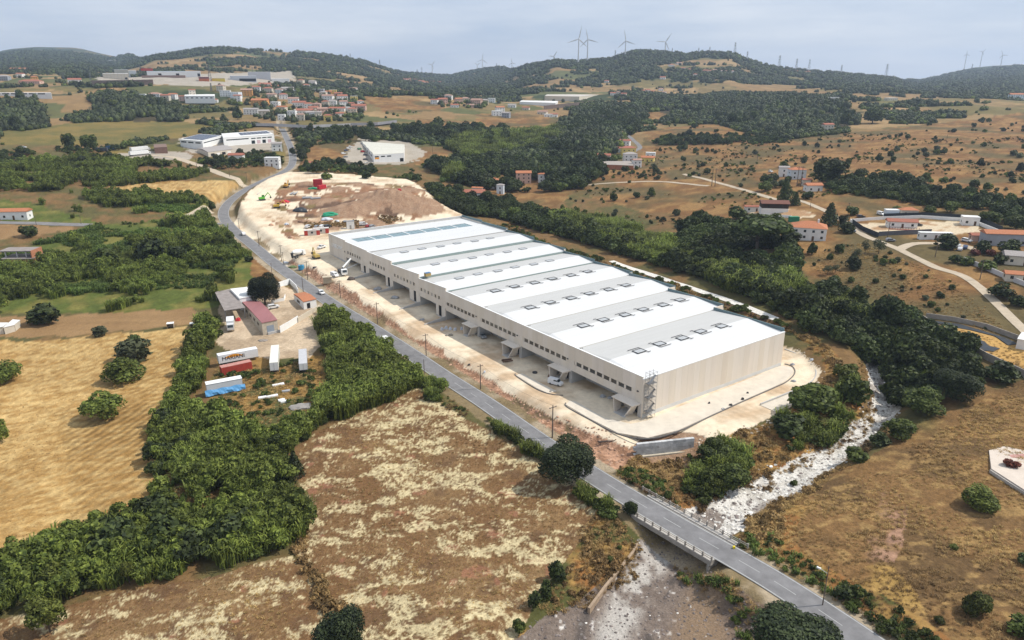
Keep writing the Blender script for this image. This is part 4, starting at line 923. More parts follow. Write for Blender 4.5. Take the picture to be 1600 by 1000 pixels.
# paved aprons and kerbs in the yard
def sheet(name, pts, z, m, th=.1):
    b = MB(); W_ = [(*Gz(a, c, z), z) for a, c in pts]; n = len(W_)
    b.add(W_+[(p[0], p[1], z-th) for p in W_], [tuple(range(n))]+[(i, (i+1) % n, n+(i+1) % n, n+i) for i in range(n)]); o = b.build(name, m); return tag(o, kind='structure')
APR = mat('pale_concrete_paving', (.60, .535, .44), .9, .12, .3, bump=.15)
ap = [(884, 632), (890, 626), (900, 627), (945, 653), (985, 662), (1012, 657), (1030, 648), (1222, 571), (1238, 574), (1240, 582), (1228, 595), (1210, 604), (1160, 626), (1110, 649), (1060, 672), (1012, 684), (965, 676), (920, 653)]
sheet('apron', ap, .10, APR, .3); sheet('pavement', [(1188, 633), (1240, 612), (1277, 604), (1268, 618), (1212, 643)], .08, APR, .3)
sheet('pavement', [(806, 586), (816, 583), (840, 596), (870, 611), (856, 614), (838, 606)], .10, APR, .3)
def kerb(pts, m, h=.13, w=.18, z=0):
    l = smooth_line(np.array([(*Gz(a, b, z), z) for a, b in pts]), 6); b = MB()
    for i in range(len(l)-1):
        p, q = l[i], l[i+1]; u = (q-p)[:2]; u = u/np.hypot(*u); n = np.array([-u[1], u[0]])*w/2
        b.hexa([(p[0]-n[0], p[1]-n[1], z-.1), (q[0]-n[0], q[1]-n[1], z-.1), (q[0]+n[0], q[1]+n[1], z-.1), (p[0]+n[0], p[1]+n[1], z-.1), (p[0]-n[0], p[1]-n[1], z+h), (q[0]-n[0], q[1]-n[1], z+h), (q[0]+n[0], q[1]+n[1], z+h), (p[0]+n[0], p[1]+n[1], z+h)])
    return tag(b.build('kerb', m), kind='structure')
KD_ = mat('dark_kerb', (.16, .15, .14), .9, .2, 1)
kerb([(884, 630), (886, 636), (920, 655), (965, 678), (1012, 686), (1060, 674), (1110, 651), (1160, 628), (1210, 606), (1230, 596), (1242, 583), (1238, 573), (1226, 569)], KD_, .22, .25)
kerb([(805, 584), (808, 589), (838, 608), (860, 616), (880, 618)], KD_, .2, .22)
kerb([(1226, 547), (1256, 560), (1272, 575), (1274, 590), (1262, 602), (1240, 612), (1188, 633)], GREYC, .55, .3)
# paving where lorries will stand: pipes and scraps left about the yard
# concrete block wall at the near edge of the yard
A = Vector((*Gz(990, 694, .3), 0)); B = Vector((*Gz(1084, 684, .3), 0)); ang = atan2(B[1]-A[1], B[0]-A[0]); Lw = (B-A).length
t = thing('block_wall', 'grey retaining wall of big concrete blocks at the edge of the pale yard', 'wall', (A[0], A[1], -3.2), ang)
BLK = [mat(f'block_{k}', (c, c, c*.98), .9, .2, .6, bump=.3) for k, c in enumerate((.46, .52, .40))]
for r in range(4):
    for k in range(10):
        o_ = (r % 2)*.5*Lw/10; x0 = k*Lw/10+o_+.02; x1 = min((k+1)*Lw/10+o_-.02, Lw)
        if x1-x0 < .3: continue
        j = random.random()*.05; MB().box(x0, x1, -.45-j, .35, r*.9-.4 if r == 0 else r*.9+.01, (r+1)*.9-.01).build('block', random.choice(BLK), t)
MB().box(2, Lw*.85, -1.1, -.5, -.6, .45).build('footing', mat('sandy_footing', (.5, .44, .34), .9, .2, 1), t)
# long retaining wall on the far side of the site
def tall_wall(label, pts, zt, zb, m, n):
    a = Vector((*Gz(*pts[0], zt), zt)); b = Vector((*Gz(*pts[1], zt), zt)); L_ = (b-a).length; ag = atan2(b[1]-a[1], b[0]-a[0])
    t = thing('retaining_wall', label, 'wall', (a[0], a[1], 0), ag, 'retaining walls around the far corner of the site')
    for k in range(n): MB().box(L_*k/n+.02, L_*(k+1)/n-.02, -.2, .2, zb, zt).build('wall_panel', m, t)
tall_wall('pale retaining wall panels curving along below the road bend', [(402, 303), (449, 278)], 11.8, 5.5, GREYC, 10)
tall_wall('shaded grey retaining wall running from the road bend to the red containers', [(449, 278), (492, 285)], 11.8, 6, mat('dull_concrete', (.33, .33, .33), .9, .15, .5), 6)
# ------------------------------------------------------------------ poles and wires
WOOD = mat('grey_timber', (.13, .10, .08), .9, .25, 2, streak=(1, 1, .1)); 
def pole_mesh(h):
    return MB().bar((0, 0, -.5), (0, 0, h), .17, .11, 7).mesh('shaft', WOOD), MB().box(-1.0, 1.0, -.06, .06, h-.55, h-.4).mesh('cross_arm', WOOD), MB().bar((0, 0, 0), (0, 0, .22), .05, .04, 5).mesh('insulator', mat('porcelain', (.3, .3, .3), .3))
PM = pole_mesh(8.0)
def utility_pole(px, py, npx, label, rz=0.5, arm=True, group='utility poles'):
    p = P(px, py); h = hpx(p, npx); k = h/8.0
    t = thing('utility_pole', label, 'utility pole', tuple(p), rz, group); t.scale = (max(.8, k), max(.8, k), k)
    link('shaft', PM[0], t)
    if arm:
        c = link('cross_arm', PM[1], t)
        for x in (-.9, 0, .9): link('insulator', PM[2], t, (x, 0, 7.6)) if x else link('insulator', PM[2], t, (0, 0, 8.0))
    return p, h
POLES = [(863, 684, 49, 'wooden utility pole on the reddish bank behind the big round tree'), (751, 608, 38, 'wooden utility pole on the bank before the second entrance canopy'), (666, 556, 34, 'wooden utility pole on the bank beside the rubble trench'),
 (590, 506, 33, 'utility pole on the bank above the white walled compound'), (532, 466, 28, 'utility pole on the grass below the site hut'), (481, 437, 29, 'utility pole in front of the blue tank on the site'), (440, 408, 25, 'utility pole on the verge below the concrete mixer'), (405, 385, 24, 'utility pole at the tip of the red earth patch'), (374, 358, 17, 'utility pole beside the road junction')]
tops = []
for a, b, c, l in POLES:
    p, h = utility_pole(a, b, c, l, .6, group='utility poles along the building site'); tops.append(p+Vector((0, 0, h)))
for a, b, c, l in [(663, 585, 23, 'short pole on the verge at the tip of the reeds'), (474, 457, 24, 'pole beside the road behind the orange roofed hut'), (425, 428, 17, 'slim pole on the road verge near the white wall'), (443, 412, 18, 'slim pole beside the bend of the site fence'), (233, 270, 14, 'pole beside the pale lane near the white trucks'), (308, 266, 18, 'pole at the bend of the pale lane'), (359, 276, 17, 'pole in the field below the red shed'), (386, 285, 16, 'pole where the pale lane meets the road'), (57, 352, 15, 'pole by the side road next to the white farmhouse'), (127, 350, 13, 'pole by the side road in the green meadow'),
 (1461, 402, 31, 'utility pole beside the dark bush near the parked cars'), (1531, 437, 31, 'utility pole in the brown lot before the white garden wall'), (1386, 375, 27, 'utility pole by the dark fence of the sand lot'), (1266, 325, 16, 'pole in front of the black timber house'), (1245, 291, 30, 'tall pole at the track junction, one of a close pair'), (1251, 292, 31, 'tall pole close beside another at the track junction'), (1112, 291, 27, 'thin pole at the fork of the pale track'), (1117, 291, 27, 'second thin pole at the fork of the pale track'), (1277, 222, 13, 'pole on the dry hill below the dark wood'), (1478, 225, 14, 'pale pole on the dry hill between green thickets'), (1325, 335, 18, 'pole beside the dark conifer'), (676, 240, 14, 'pole behind the white warehouses'), (1183, 252, 16, 'pole among shrubs on the orange hillside'), (1300, 600, 1, '')]:
    if c > 5: utility_pole(a, b, c, l, random.random()*3, c > 15, 'scattered poles')
WIRE = mat('black_cable', (.03, .03, .03), .6)
def cable(a, b, sag, label):
    m = MB(); n = 8; pt = [a.lerp(b, i/n)-Vector((0, 0, sag*4*(i/n)*(1-i/n))) for i in range(n+1)]; o = pt[0]
    for i in range(n): m.bar(pt[i]-o, pt[i+1]-o, .022, n=3)
    tag(m.build('overhead_cable', WIRE, loc=tuple(o)), label, 'cable', 'overhead cables along the building site')
names_ = ['round tree pole to the canopy pole', 'canopy pole to the trench pole', 'trench pole to the compound pole', 'compound pole to the hut pole', 'hut pole to the blue tank pole', 'blue tank pole to the mixer pole', 'mixer pole to the red earth pole', 'red earth pole to the junction pole']
for i in range(len(tops)-1): cable(tops[i], tops[i+1], 1.2, 'thin sagging cable from the '+names_[i])
# street lamp by the near road
p = P(1285, 946); t = thing('street_lamp', 'slim street lamp with a pale head above the roadside scrub', 'street lamp', tuple(p), 2.4); h = hpx(p, 58)
MB().bar((0, 0, -.3), (0, 0, h), .11, .07, 7).build('post', WOOD, t); MB().bar((0, 0, h*.82), (1.3, 0, h*.86), .05, n=5).build('arm', GALV, t); MB().box(1.2, 1.9, -.14, .14, h*.85, h*.88).build('lamp_head', WHITE, t)
p = P(1146, 862); t = thing('road_marker', 'yellow topped marker at the end of the bridge parapet', 'marker', tuple(p)); MB().box(-.1, .1, -.1, .1, -.2, .8).build('post', GALV, t); MB().box(-.22, .22, -.2, .2, .81, 1.25).build('cap', mat('yellow_paint', (.7, .55, .02), .5), t)
# ------------------------------------------------------------------ vehicles
TYRE = mat('tyre', (.02, .02, .02), .9); LAMP = mat('lamp_glass', (.6, .6, .58), .2); RED = mat('red_paint', (.45, .05, .035), .5, .12, 1); TAIL = mat('tail_lamp', (.3, .02, .02), .3)
def paint(c): return mat('car_paint_%d_%d_%d' % tuple(int(v*100) for v in c), c, .3, .04, 1, spec=.5)
VC = {}
def wheel_set(t, xs, yw, r, w=.22):
    k = ('wheel', round(r, 2), round(w, 2))
    if k not in VC: VC[k] = MB().bar((0, -w/2, 0), (0, w/2, 0), r, n=12).mesh('wheel', TYRE), MB().bar((0, -w/2-.01, 0), (0, w/2+.01, 0), r*.55, n=8).mesh('rim', GALV)
    for x in xs:
        for s in (-1, 1):
            o = link('wheel', VC[k][0], t, (x, s*yw, r)); link('rim', VC[k][1], o)
def place(px, py, toward, dz=0.0):
    p = P(px, py); q = P(*toward) if isinstance(toward, tuple) else None
    rz = atan2(q[1]-p[1], q[0]-p[0]) if q is not None else toward
    return (p[0], p[1], p[2]+dz), rz
def car(px, py, toward, c, label, kind='hatch', group=None, dz=.05, loc=None, rz=None, name='parked_car', cat='car'):
    if loc is None: loc, rz = place(px, py, toward, dz)
    t = thing(name, label, cat, loc, rz, group); key = (kind, c)
    if key not in VC:
        pr = {'hatch': [(-2.05, .32), (2.05, .32), (2.1, .7), (1.95, .82), (1.05, .95), (.35, 1.42), (-1.35, 1.46), (-1.95, .98), (-2.08, .75)],
              'saloon': [(-2.2, .32), (2.2, .32), (2.22, .68), (2.05, .8), (1.1, .92), (.45, 1.38), (-.85, 1.4), (-1.5, .98), (-2.18, .92)],
              'van': [(-2.2, .35), (2.2, .35), (2.22, .8), (2.0, 1.0), (1.35, 1.15), (.75, 1.78), (.5, 1.85), (-2.2, 1.88)],
              'suv': [(-2.2, .4), (2.2, .4), (2.25, .95), (2.0, 1.05), (1.15, 1.12), (.5, 1.68), (-1.7, 1.72), (-2.15, 1.1)],
              'pickup': [(-2.5, .5), (2.5, .5), (2.55, .95), (2.3, 1.08), (1.4, 1.15), (.85, 1.72), (-.35, 1.74), (-.6, 1.08), (-2.5, 1.05)]}[kind]
        b = MB().prism(pr, -.86, .86).mesh('body', paint(c))
        zt = max(z for _, z in pr); zb = zt-.52; x1 = max(x for x, z in pr if z > zt-.12); x0 = -.45 if kind == 'van' else min(x for x, z in pr if z > zt-.12)
        if kind == 'van': x0 = -.1
        sw_ = MB()
        for s in (-1, 1): sw_.hexa([(x0-.25, s*.865, zb), (x1+.5, s*.865, zb), (x1+.5, s*.88, zb), (x0-.25, s*.88, zb), (x0, s*.865, zt-.1), (x1, s*.865, zt-.1), (x1, s*.88, zt-.1), (x0, s*.88, zt-.1)])
        sm_ = sw_.mesh('side_window', GLASS)
        i = [k for k in range(len(pr)) if pr[k][1] > zt-.12][0]; a = pr[i-1]; e = pr[i]
        ws = MB().add([(a[0]-.02, -.74, a[1]+.06), (a[0]-.02, .74, a[1]+.06), (e[0]+.06, .7, e[1]+.0), (e[0]+.06, -.7, e[1]+.0)], [(0, 1, 2, 3)]).mesh('windscreen', GLASS)
        xf = pr[2][0]; hl = MB().box(xf-.1, xf+.015, -.8, -.45, .62, .76).mesh('headlight', LAMP); hl2 = MB().box(xf-.1, xf+.015, .45, .8, .62, .76).mesh('headlight', LAMP)
        xr = min(x for x, _ in pr); tl = MB().box(xr-.012, xr+.1, -.84, -.6, .7, .92).mesh('tail_light', TAIL); tl2 = MB().box(xr-.012, xr+.1, .6, .84, .7, .92).mesh('tail_light', TAIL)
        VC[key] = [b, sm_, ws, hl, hl2, tl, tl2]
    for m in VC[key]: link(m.name.split('.')[0], m, t)
    wheel_set(t, (-1.3, 1.32), .78, .31 if kind != 'suv' else .36)
    return t
def roadcar(s_px, lat, c, label, kind='hatch', flip=False):
    p, h = road_at(road_s(*s_px), lat); car(0, 0, None, c, label, kind, loc=(p[0], p[1], p[2]+.02), rz=h+(pi if flip else 0))
WP = (.72, .72, .71); GP = (.25, .26, .27); DP = (.035, .04, .05); BP_ = (.06, .09, .16); RP = (.3, .03, .03)
roadcar((601, 530), -1.6, WP, 'white hatchback driving past the tall green reeds'); roadcar((489, 462), 1.4, WP, 'white hatchback on the road by the orange roofed hut', flip=True); roadcar((375, 368), 1.5, WP, 'white car on the road just below the bend', 'suv')
roadcar((456, 232), 1.5, DP, 'dark car far up the straight road', 'saloon')
car(868, 601, (880, 604), WP, 'white delivery van in the yard beside an entrance fin', 'van', name='delivery_van', cat='van')
car(754, 527, (762, 536), GP, 'silver car parked in the shade under the warehouse overhang', 'hatch'); car(523, 432, (532, 436), WP, 'white van parked in front of the concrete pump truck', 'van', name='site_van', cat='van')
car(503, 388, (494, 391), WP, 'white pickup beside the lettered end of the warehouse', 'pickup', name='pickup_truck', cat='pickup')
for a, b, c, l, k in [(482, 356, WP, 'white car at the end of the row behind the site cabins', 'suv'), (496, 356, GP, 'grey car in the row behind the site cabins', 'hatch'), (504, 355, WP, 'white saloon in the row behind the site cabins', 'saloon'), (512, 356, DP, 'black car in the row behind the site cabins', 'suv'), (568, 352, WP, 'long white van parked beyond the rear wall of the warehouse', 'van'), (576, 355, RP, 'dark red car next to the long white van', 'hatch'), (582, 355, GP, 'grey car furthest along beyond the rear wall', 'hatch')]:
    car(a, b, 1.2 if b != 352 else .2, c, l, k, group='cars parked behind the warehouse')
for a, b, c, l, k, r in [(427, 482, WP, 'white pickup beside the mauve roofed shed', 'suv', (436, 480)), (1510, 378, WP, 'white suv parked before the grey house', 'suv', (1522, 380)), (1497, 386, WP, 'white car tucked beside the dark bush', 'hatch', (1500, 380)), (1500, 391, WP, 'white car in front of another beside the dark bush', 'hatch', (1503, 386)), (1508, 388, BP_, 'blue car beside two white cars', 'saloon', (1511, 380)), (1332, 362, BP_, 'blue car on the pale track by the white house', 'hatch', (1340, 366)), (1376, 336, WP, 'white van behind the sand lot fence', 'van', (1384, 338)), (1434, 353, DP, 'black car beside the red roofed cabin', 'hatch', (1440, 353)), (1391, 377, GP, 'grey car at the roadside before the dark fence', 'hatch', (1397, 377)), (1204, 269, WP, 'white car outside the far orange roofed house', 'hatch', (1210, 270)), (1345, 340, DP, 'dark car in the lane behind the fence', 'hatch', (1352, 340)),
   (1378, 1, WP, '', 'hatch', 0)]:
    if b > 5: car(a, b, r, c, l, k)
for i, (a, b, c) in enumerate([(537, 241, WP), (541, 236, BP_), (545, 233, WP), (540, 246, GP), (536, 250, WP), (548, 230, WP), (562, 234, (.1, .2, .12)), (567, 238, RP), (571, 243, DP), (571, 250, DP), (574, 256, WP)]):
    car(a, b, .5+random.random()*.5, c, ['white car at the head of the row beside the white works', 'blue car in the row beside the white works', 'white car third along beside the white works', 'grey car nearer the trees beside the white works', 'white car under the trees beside the white works', 'white car at the back of the works yard', 'green van against the wall of the white works', 'red van against the wall of the white works', 'black car near the works door', 'second black car near the works door', 'white car at the front corner of the works'][i], 'van' if i in (0, 2, 6, 7) else 'hatch', 'cars parked at the white works')
for i, (a, b, c) in enumerate([(210, 225, DP), (221, 224, GP), (229, 224, WP), (37, 231, WP)]):
    car(a, b, .05, c, ['dark car first of three on the far road', 'grey car in the middle of three on the far road', 'white car last of three on the far road', 'white car alone on the far road by the field edge'][i], 'saloon', 'cars on the far road')
def box_truck(px, py, toward, label, cabc, boxc, L_=7.5, H_=2.5, name='box_truck', cat='truck', cab=True, logo=None, W_=1.25, loc=None, rz=None, boxm=None):
    if loc is None: loc, rz = place(px, py, toward, .05)
    t = thing(name, label, cat, loc, rz)
    bm_ = boxm or mat('truck_box_%d' % int(sum(boxc)*100), boxc, .5, .06, .6)
    MB().box(-L_/2, L_/2, -W_, W_, 1.15, 1.15+H_).build('cargo_box', bm_, t)
    MB().box(-L_/2, L_/2+(1.8 if cab else 0), -.5, .5, .75, 1.1).build('chassis', DARKM, t)
    rd = MB()
    for x in np.arange(-L_/2+.4, L_/2, .8): rd.box(x-.03, x+.03, -W_-.02, W_+.02, 1.15, 1.17+H_)
    rd.build('box_rib', bm_, t)
    dr = MB().box(-L_/2-.03, -L_/2-.005, -W_+.08, W_-.08, 1.25, 1.05+H_).build('rear_door', WHITE, t); MB().box(-L_/2-.06, -L_/2-.031, -.03, .03, 1.3, H_+1).build('lock_bar', GALV, dr)
    if cab:
        x = L_/2+.15; pm_ = paint(cabc)
        MB().prism([(x, .6), (x+1.9, .6), (x+1.95, 1.4), (x+1.7, 2.6), (x, 2.75)], -1.15, 1.15).build('cab', pm_, t)
        MB().add([(x+1.94, -1.0, 1.5), (x+1.94, 1.0, 1.5), (x+1.75, .95, 2.45), (x+1.75, -.95, 2.45)], [(0, 1, 2, 3)]).build('windscreen', GLASS, t)
        for s in (-1, 1): MB().box(x+.5, x+1.5, s*1.16-.01, s*1.16+.01, 1.55, 2.35).build('side_window', GLASS, t)
        wheel_set(t, (x+1.0,), 1.0, .48, .3)
    wheel_set(t, (-L_/2+1.2, -L_/2+2.4) if L_ > 6 else (-L_/2+1.2,), 1.0, .48, .3)
    return t
box_truck(361, 512, (361, 525), 'white lorry parked with its cab out beside the grey canopy', (.6, .6, .6), (.75, .75, .74), 5.5, 2.3)
def span(a, b, za=.0):
    p = P(*a); q = P(*b); m = (p+q)/2; return (m[0], m[1], m[2]), atan2(q[1]-p[1], q[0]-p[0]), hypot(q[0]-p[0], q[1]-p[1])
# old semi-trailers in the weeds
loc, rz, L_ = span((342, 572), (403, 560)); 
t = box_truck(0, 0, None, 'long white trailer with black lettering and orange emblem beside the red container', WP, (.74, .74, .73), L_, 2.7, 'semi_trailer', 'trailer', False, loc=loc, rz=rz)
BLKP = mat('black_lettering', (.02, .02, .02), .6); ORG = mat('orange_print', (.75, .30, .02), .6)
side = -1
text_obj('MARIANI', 1.75, .01, BLKP, t, Matrix(((1, 0, 0, -L_*.13), (0, 0, -1, -1.29), (0, 1, 0, 1.95), (0, 0, 0, 1))))
arc = MB(); n = 14; pt = []
for i in range(n+1):
    u = i/n*2-1; pt.append((-L_*.12+u*3.0, -1.275, 2.6+.95*(1-u*u)))
for i in range(n): arc.add([(pt[i][0], -1.28, 2.6), (pt[i+1][0], -1.28, 2.6), pt[i+1], pt[i]], [(0, 1, 2, 3)])
arc.build('sun_emblem', ORG, t)
loc, rz, L_ = span((346, 586), (393, 575)); t = thing('shipping_container', 'rusty red container below the lettered white trailer', 'container', loc, rz)
MB().box(-L_/2, L_/2, -1.2, 1.2, .1, 2.6).build('body', mat('faded_red', (.42, .07, .045), .7, .25, .8), t); m = MB()
for x in np.arange(-L_/2+.2, L_/2, .45): m.box(x-.08, x+.08, -1.24, 1.24, .2, 2.5)
m.build('corrugation', RED, t); MB().box(-L_/2-.04, -L_/2, -1.1, 1.1, .2, 2.5).build('door', RED, t)
MB().box(-L_/2, L_/2, -1.2, 1.2, 2.62, 2.68).build('roof_sheet', mat('pink_faded_roof', (.45, .22, .18), .8, .2, 1), t)
loc, rz, L_ = span((324, 618), (379, 606)); t = thing('semi_trailer', 'white trailer with a loose blue tarpaulin skirt at the hedge', 'trailer', loc, rz)
MB().box(-L_/2, L_/2, -1.2, 1.2, 1.3, 3.6).build('body', mat('dull_white_side', (.6, .62, .64), .6, .08, .6), t); MB().box(-L_/2-.05, L_/2+.05, -1.28, 1.28, 3.6, 3.72).build('roof', WHITE, t)
tp = MB(); n = 14
for i in range(n):
    x0 = -L_/2-.6+(L_+1.2)*i/n; x1 = -L_/2-.6+(L_+1.2)*(i+1)/n; s0 = .25*sin(i*1.3); s1 = .25*sin((i+1)*1.3)
    tp.add([(x0, -1.25, 1.9+s0*.5), (x1, -1.25, 1.9+s1*.5), (x1, -1.75+s1*.3, 1.15), (x0, -1.75+s0*.3, 1.15), (x1, -2.0-s1, .35), (x0, -2.0-s0, .35)], [(0, 1, 2, 3), (3, 2, 4, 5)])
tp.build('tarpaulin', mat('blue_tarpaulin', (.10, .30, .55), .5, .15, .8), t); wheel_set(t, (-L_/2+2, L_/2-2), 1.0, .48, .3)
for a, b, l, c in [((429, 588), (432, 553), 'white trailer with yellowed roof standing in the weeds', (.72, .70, .62)), ((475, 587), (474, 557), 'smaller grey roofed trailer standing in the weeds', (.5, .5, .51))]:
    loc, rz, L_ = span(a, b); L_ *= .78; box_truck(0, 0, None, l, WP, c, L_, 2.7 if a[0] == 429 else 2.2, 'semi_trailer', 'trailer', False, loc=loc, rz=rz)
for i, (a, b, l) in enumerate([((198, 245), (236, 241), 'far white articulated lorry nearer the field on the gravel apron'), ((200, 238), (235, 235), 'far white articulated lorry at the back of the gravel apron')]):
    loc, rz, L_ = span(a, b); box_truck(0, 0, None, l, WP, (.75, .74, .72), L_*.75, 2.8, 'articulated_lorry', 'lorry', True, loc=loc, rz=rz)
box_truck(160, 238, .1, 'dark grey lorry body beside the far road', DP, (.06, .065, .075), 9, 2.6, 'lorry', 'lorry', False); box_truck(173, 235, .1, 'blue box lorry beside the far road', BP_, (.06, .13, .25), 6, 2.6, 'lorry', 'lorry', False)
# concrete mixer
loc, rz = place(466, 402, (478, 396), .05); t = thing('concrete_mixer', 'white drum concrete mixer lorry standing on the pale yard', 'concrete mixer', loc, rz)
MB().box(-4, 3.4, -.5, .5, .8, 1.15).build('chassis', DARKM, t); MB().prism([(2.6, .6), (4.3, .6), (4.35, 1.5), (4.1, 2.8), (2.6, 2.9)], -1.15, 1.15).build('cab', WHITE, t)
m = MB(); m.bar((2.2, 0, 2.2), (.6, 0, 2.4), .7, 1.25, 14); m.bar((.6, 0, 2.4), (-1.4, 0, 2.75), 1.25, 1.25, 14); m.bar((-1.4, 0, 2.75), (-3.8, 0, 3.1), 1.25, .55, 14); m.build('drum', WHITE, t)
MB().hexa([(-4.4, -.4, 1.2), (-3.8, -.4, 1.2), (-3.8, .4, 1.2), (-4.4, .4, 1.2), (-4.6, -.6, 2.9), (-3.9, -.6, 2.9), (-3.9, .6, 2.9), (-4.6, .6, 2.9)]).build('chute', DARKM, t); wheel_set(t, (3.4, -1.6, -2.9), 1.0, .5, .32)
MB().add([(4.36, -1, 1.6), (4.36, 1, 1.6), (4.14, .95, 2.65), (4.14, -.95, 2.65)], [(0, 1, 2, 3)]).build('windscreen', GLASS, t)
# concrete pump with raised boom
loc, rz = place(535, 428, (541, 434), .05); t = thing('concrete_pump', 'concrete pump lorry with white boom raised toward the warehouse', 'pump truck', loc, rz)
MB().box(-4.5, 3.4, -1.0, 1.0, .8, 1.3).build('chassis', DARKM, t); MB().prism([(2.6, .6), (4.3, .6), (4.35, 1.5), (4.1, 2.8), (2.6, 2.9)], -1.2, 1.2).build('cab', WHITE, t); MB().add([(4.36, -1, 1.6), (4.36, 1, 1.6), (4.14, .95, 2.65), (4.14, -.95, 2.65)], [(0, 1, 2, 3)]).build('windscreen', GLASS, t)
MB().bar((1.5, 0, 1.3), (1.5, 0, 3.2), .5, .4, 10).build('turret', DARKM, t); inv = Matrix.Rotation(-rz, 3, 'Z')
def bv(px, py, dist): d = rays(px, py); return inv @ (Vector(d)*(dist/hypot(d[0], d[1]))+Vector((0, 0, CAMH))-Vector(loc))
D0 = hypot(loc[0], loc[1]); k1_ = bv(548, 404, D0+3); k2_ = bv(541, 420, D0+6); k3_ = bv(562, 411, D0+9)
MB().bar((1.5, 0, 3.2), k1_, .42, .32, 6).build('boom', WHITE, t); MB().bar(k1_, k2_, .3, .25, 6).build('boom', WHITE, t); MB().bar(k2_, k3_, .22, .14, 6).build('boom', WHITE, t); wheel_set(t, (3.4, -1.6, -2.9), 1.05, .5, .32)
for s in (-1, 1): MB().box(-3.6, -3.3, s*2.3-.2, s*2.3+.2, 0, 1.0).bar((-3.4, s*1, 1), (-3.4, s*2.3, 1), .12, n=5).build('outrigger', DARKM, t)
def excavator(px, py, rz, c, label):
    loc, _ = place(px, py, 0.0, .05); t = thing('excavator', label, 'excavator', loc, rz); m_ = mat('digger_%d' % int(c[1]*100), c, .5, .1, 1)
    for s in (-1, 1): MB().hexa([(-1.6, s*1.1-.3, 0), (1.6, s*1.1-.3, 0), (1.6, s*1.1+.3, 0), (-1.6, s*1.1+.3, 0), (-2, s*1.1-.3, .8), (2, s*1.1-.3, .8), (2, s*1.1+.3, .8), (-2, s*1.1+.3, .8)]).build('track', DARKM, t)
    MB().box(-2, 1.4, -1.2, 1.2, .95, 2.0).build('body', m_, t); cb = MB().box(.1, 1.5, .2, 1.15, 2.0, 3.2).build('cab', m_, t); MB().box(.2, 1.52, .15, 1.17, 2.3, 3.0).build('cab_window', GLASS, cb)
    MB().bar((1.2, -.4, 1.8), (3.8, -.4, 4.6), .3, .24, 6).build('boom', m_, t); MB().bar((3.8, -.4, 4.6), (5.4, -.4, 2.0), .24, .18, 6).build('arm', m_, t)
    MB().prism([(4.7, .9), (5.7, 1.1), (5.5, 2.0), (5.0, 2.0)], -.9, .1).build('bucket', DARKM, t)
excavator(410, 313, .6, (.12, .42, .05), 'lime green excavator below the pale retaining wall'); excavator(433, 325, .3, (.55, .36, .04), 'yellow excavator beside the red tarpaulin heap'); excavator(447, 293, 1.5, (.5, .28, .05), 'ochre excavator at the corner of the retaining wall'); excavator(494, 404, 2.2, (.45, .33, .1), 'small yellow digger near the lettered end of the warehouse')
# ------------------------------------------------------------------ site clutter
def heap(px, py, wpx, hpx_, m, label, name='tarpaulin_heap', cat='heap', sq=.7, group=None):
    p = P(px, py); w = wpx*mpp(p)/2; h = hpx(p, hpx_); bm = bmesh.new(); bmesh.ops.create_icosphere(bm, subdivisions=3, radius=1); sd = random.random()*90
    for v in bm.verts:
        n = float(vnoise(np.array([v.co.x*2.3+sd]), np.array([v.co.y*2.3+v.co.z]), 7)[0]); v.co *= .75+.5*n; v.co.x *= w; v.co.y *= w*sq; v.co.z = v.co.z*h*.9
    me = bpy.data.meshes.new(name); bm.to_mesh(me); bm.free(); me.materials.append(m); o = link(name, me, loc=tuple(p), rz=random.random()*.3); return tag(o, label, cat, group)
GT = mat('green_tarpaulin', (.02, .25, .13), .6, .2, .6); RT = mat('red_tarpaulin', (.5, .03, .04), .6, .2, .6); DT = mat('black_tarpaulin', (.03, .035, .04), .5, .3, .6); PIPE = mat('grey_pipe', (.33, .34, .35), .6, .2, 1)
heap(516, 336, 26, 5, GT, 'bright green tarpaulin over a stack in the dirt field'); heap(445, 316, 16, 4, RT, 'red tarpaulin over a heap near the yellow excavator'); heap(469, 330, 22, 7, DT, 'black tarpaulin heap in the dirt field'); heap(489, 295, 14, 3, GT, 'small green tarpaulin by the red containers'); heap(624, 297, 6, 3, RT, 'small red heap at the far edge of the dirt field')
def container(px, py, rz, m, label, L_=6, z=0):
    loc, _ = place(px, py, 0.0, z); t = thing('shipping_container', label, 'container', loc, rz); MB().box(-L_/2, L_/2, -1.2, 1.2, 0, 2.6).build('body', m, t); b = MB()
    for x in np.arange(-L_/2+.25, L_/2, .5): b.box(x-.1, x+.1, -1.24, 1.24, .15, 2.45)
    b.build('corrugation', m, t); MB().box(L_/2, L_/2+.04, -1.1, 1.1, .1, 2.5).build('door', m, t)
container(497, 292, .1, RT, 'red container at the far wall with another on top'); container(497, 292, .15, RT, 'red container stacked on top at the far wall', z=2.62); container(503, 295, .9, RT, 'red container set at an angle beside the stacked pair')
def cabin(px, py, rz, label):
    loc, _ = place(px, py, 0.0); t = thing('site_cabin', label, 'cabin', loc, rz, 'site cabins'); MB().box(-4.0, 4.0, -1.3, 1.3, 0, 2.6).build('wall', mat('cabin_grey', (.55, .5, .45), .7), t); MB().box(-4.1, 4.1, -1.4, 1.4, 2.6, 2.75).build('roof', mat('cabin_roof', (.62, .58, .54), .7), t)
    for x in (-3.1, 3.1): MB().box(x-.9, x+.9, -1.34, -1.3, .05, 2.5).build('end_panel', RED, t)
    MB().box(-.6, .5, -1.33, -1.3, 1.0, 2.0).build('window', GLASS, t)
cabin(488, 367, .25, 'red and grey site cabin, outer one of two by the warehouse'); cabin(502, 364, .25, 'red and grey site cabin touching the corner of the warehouse')
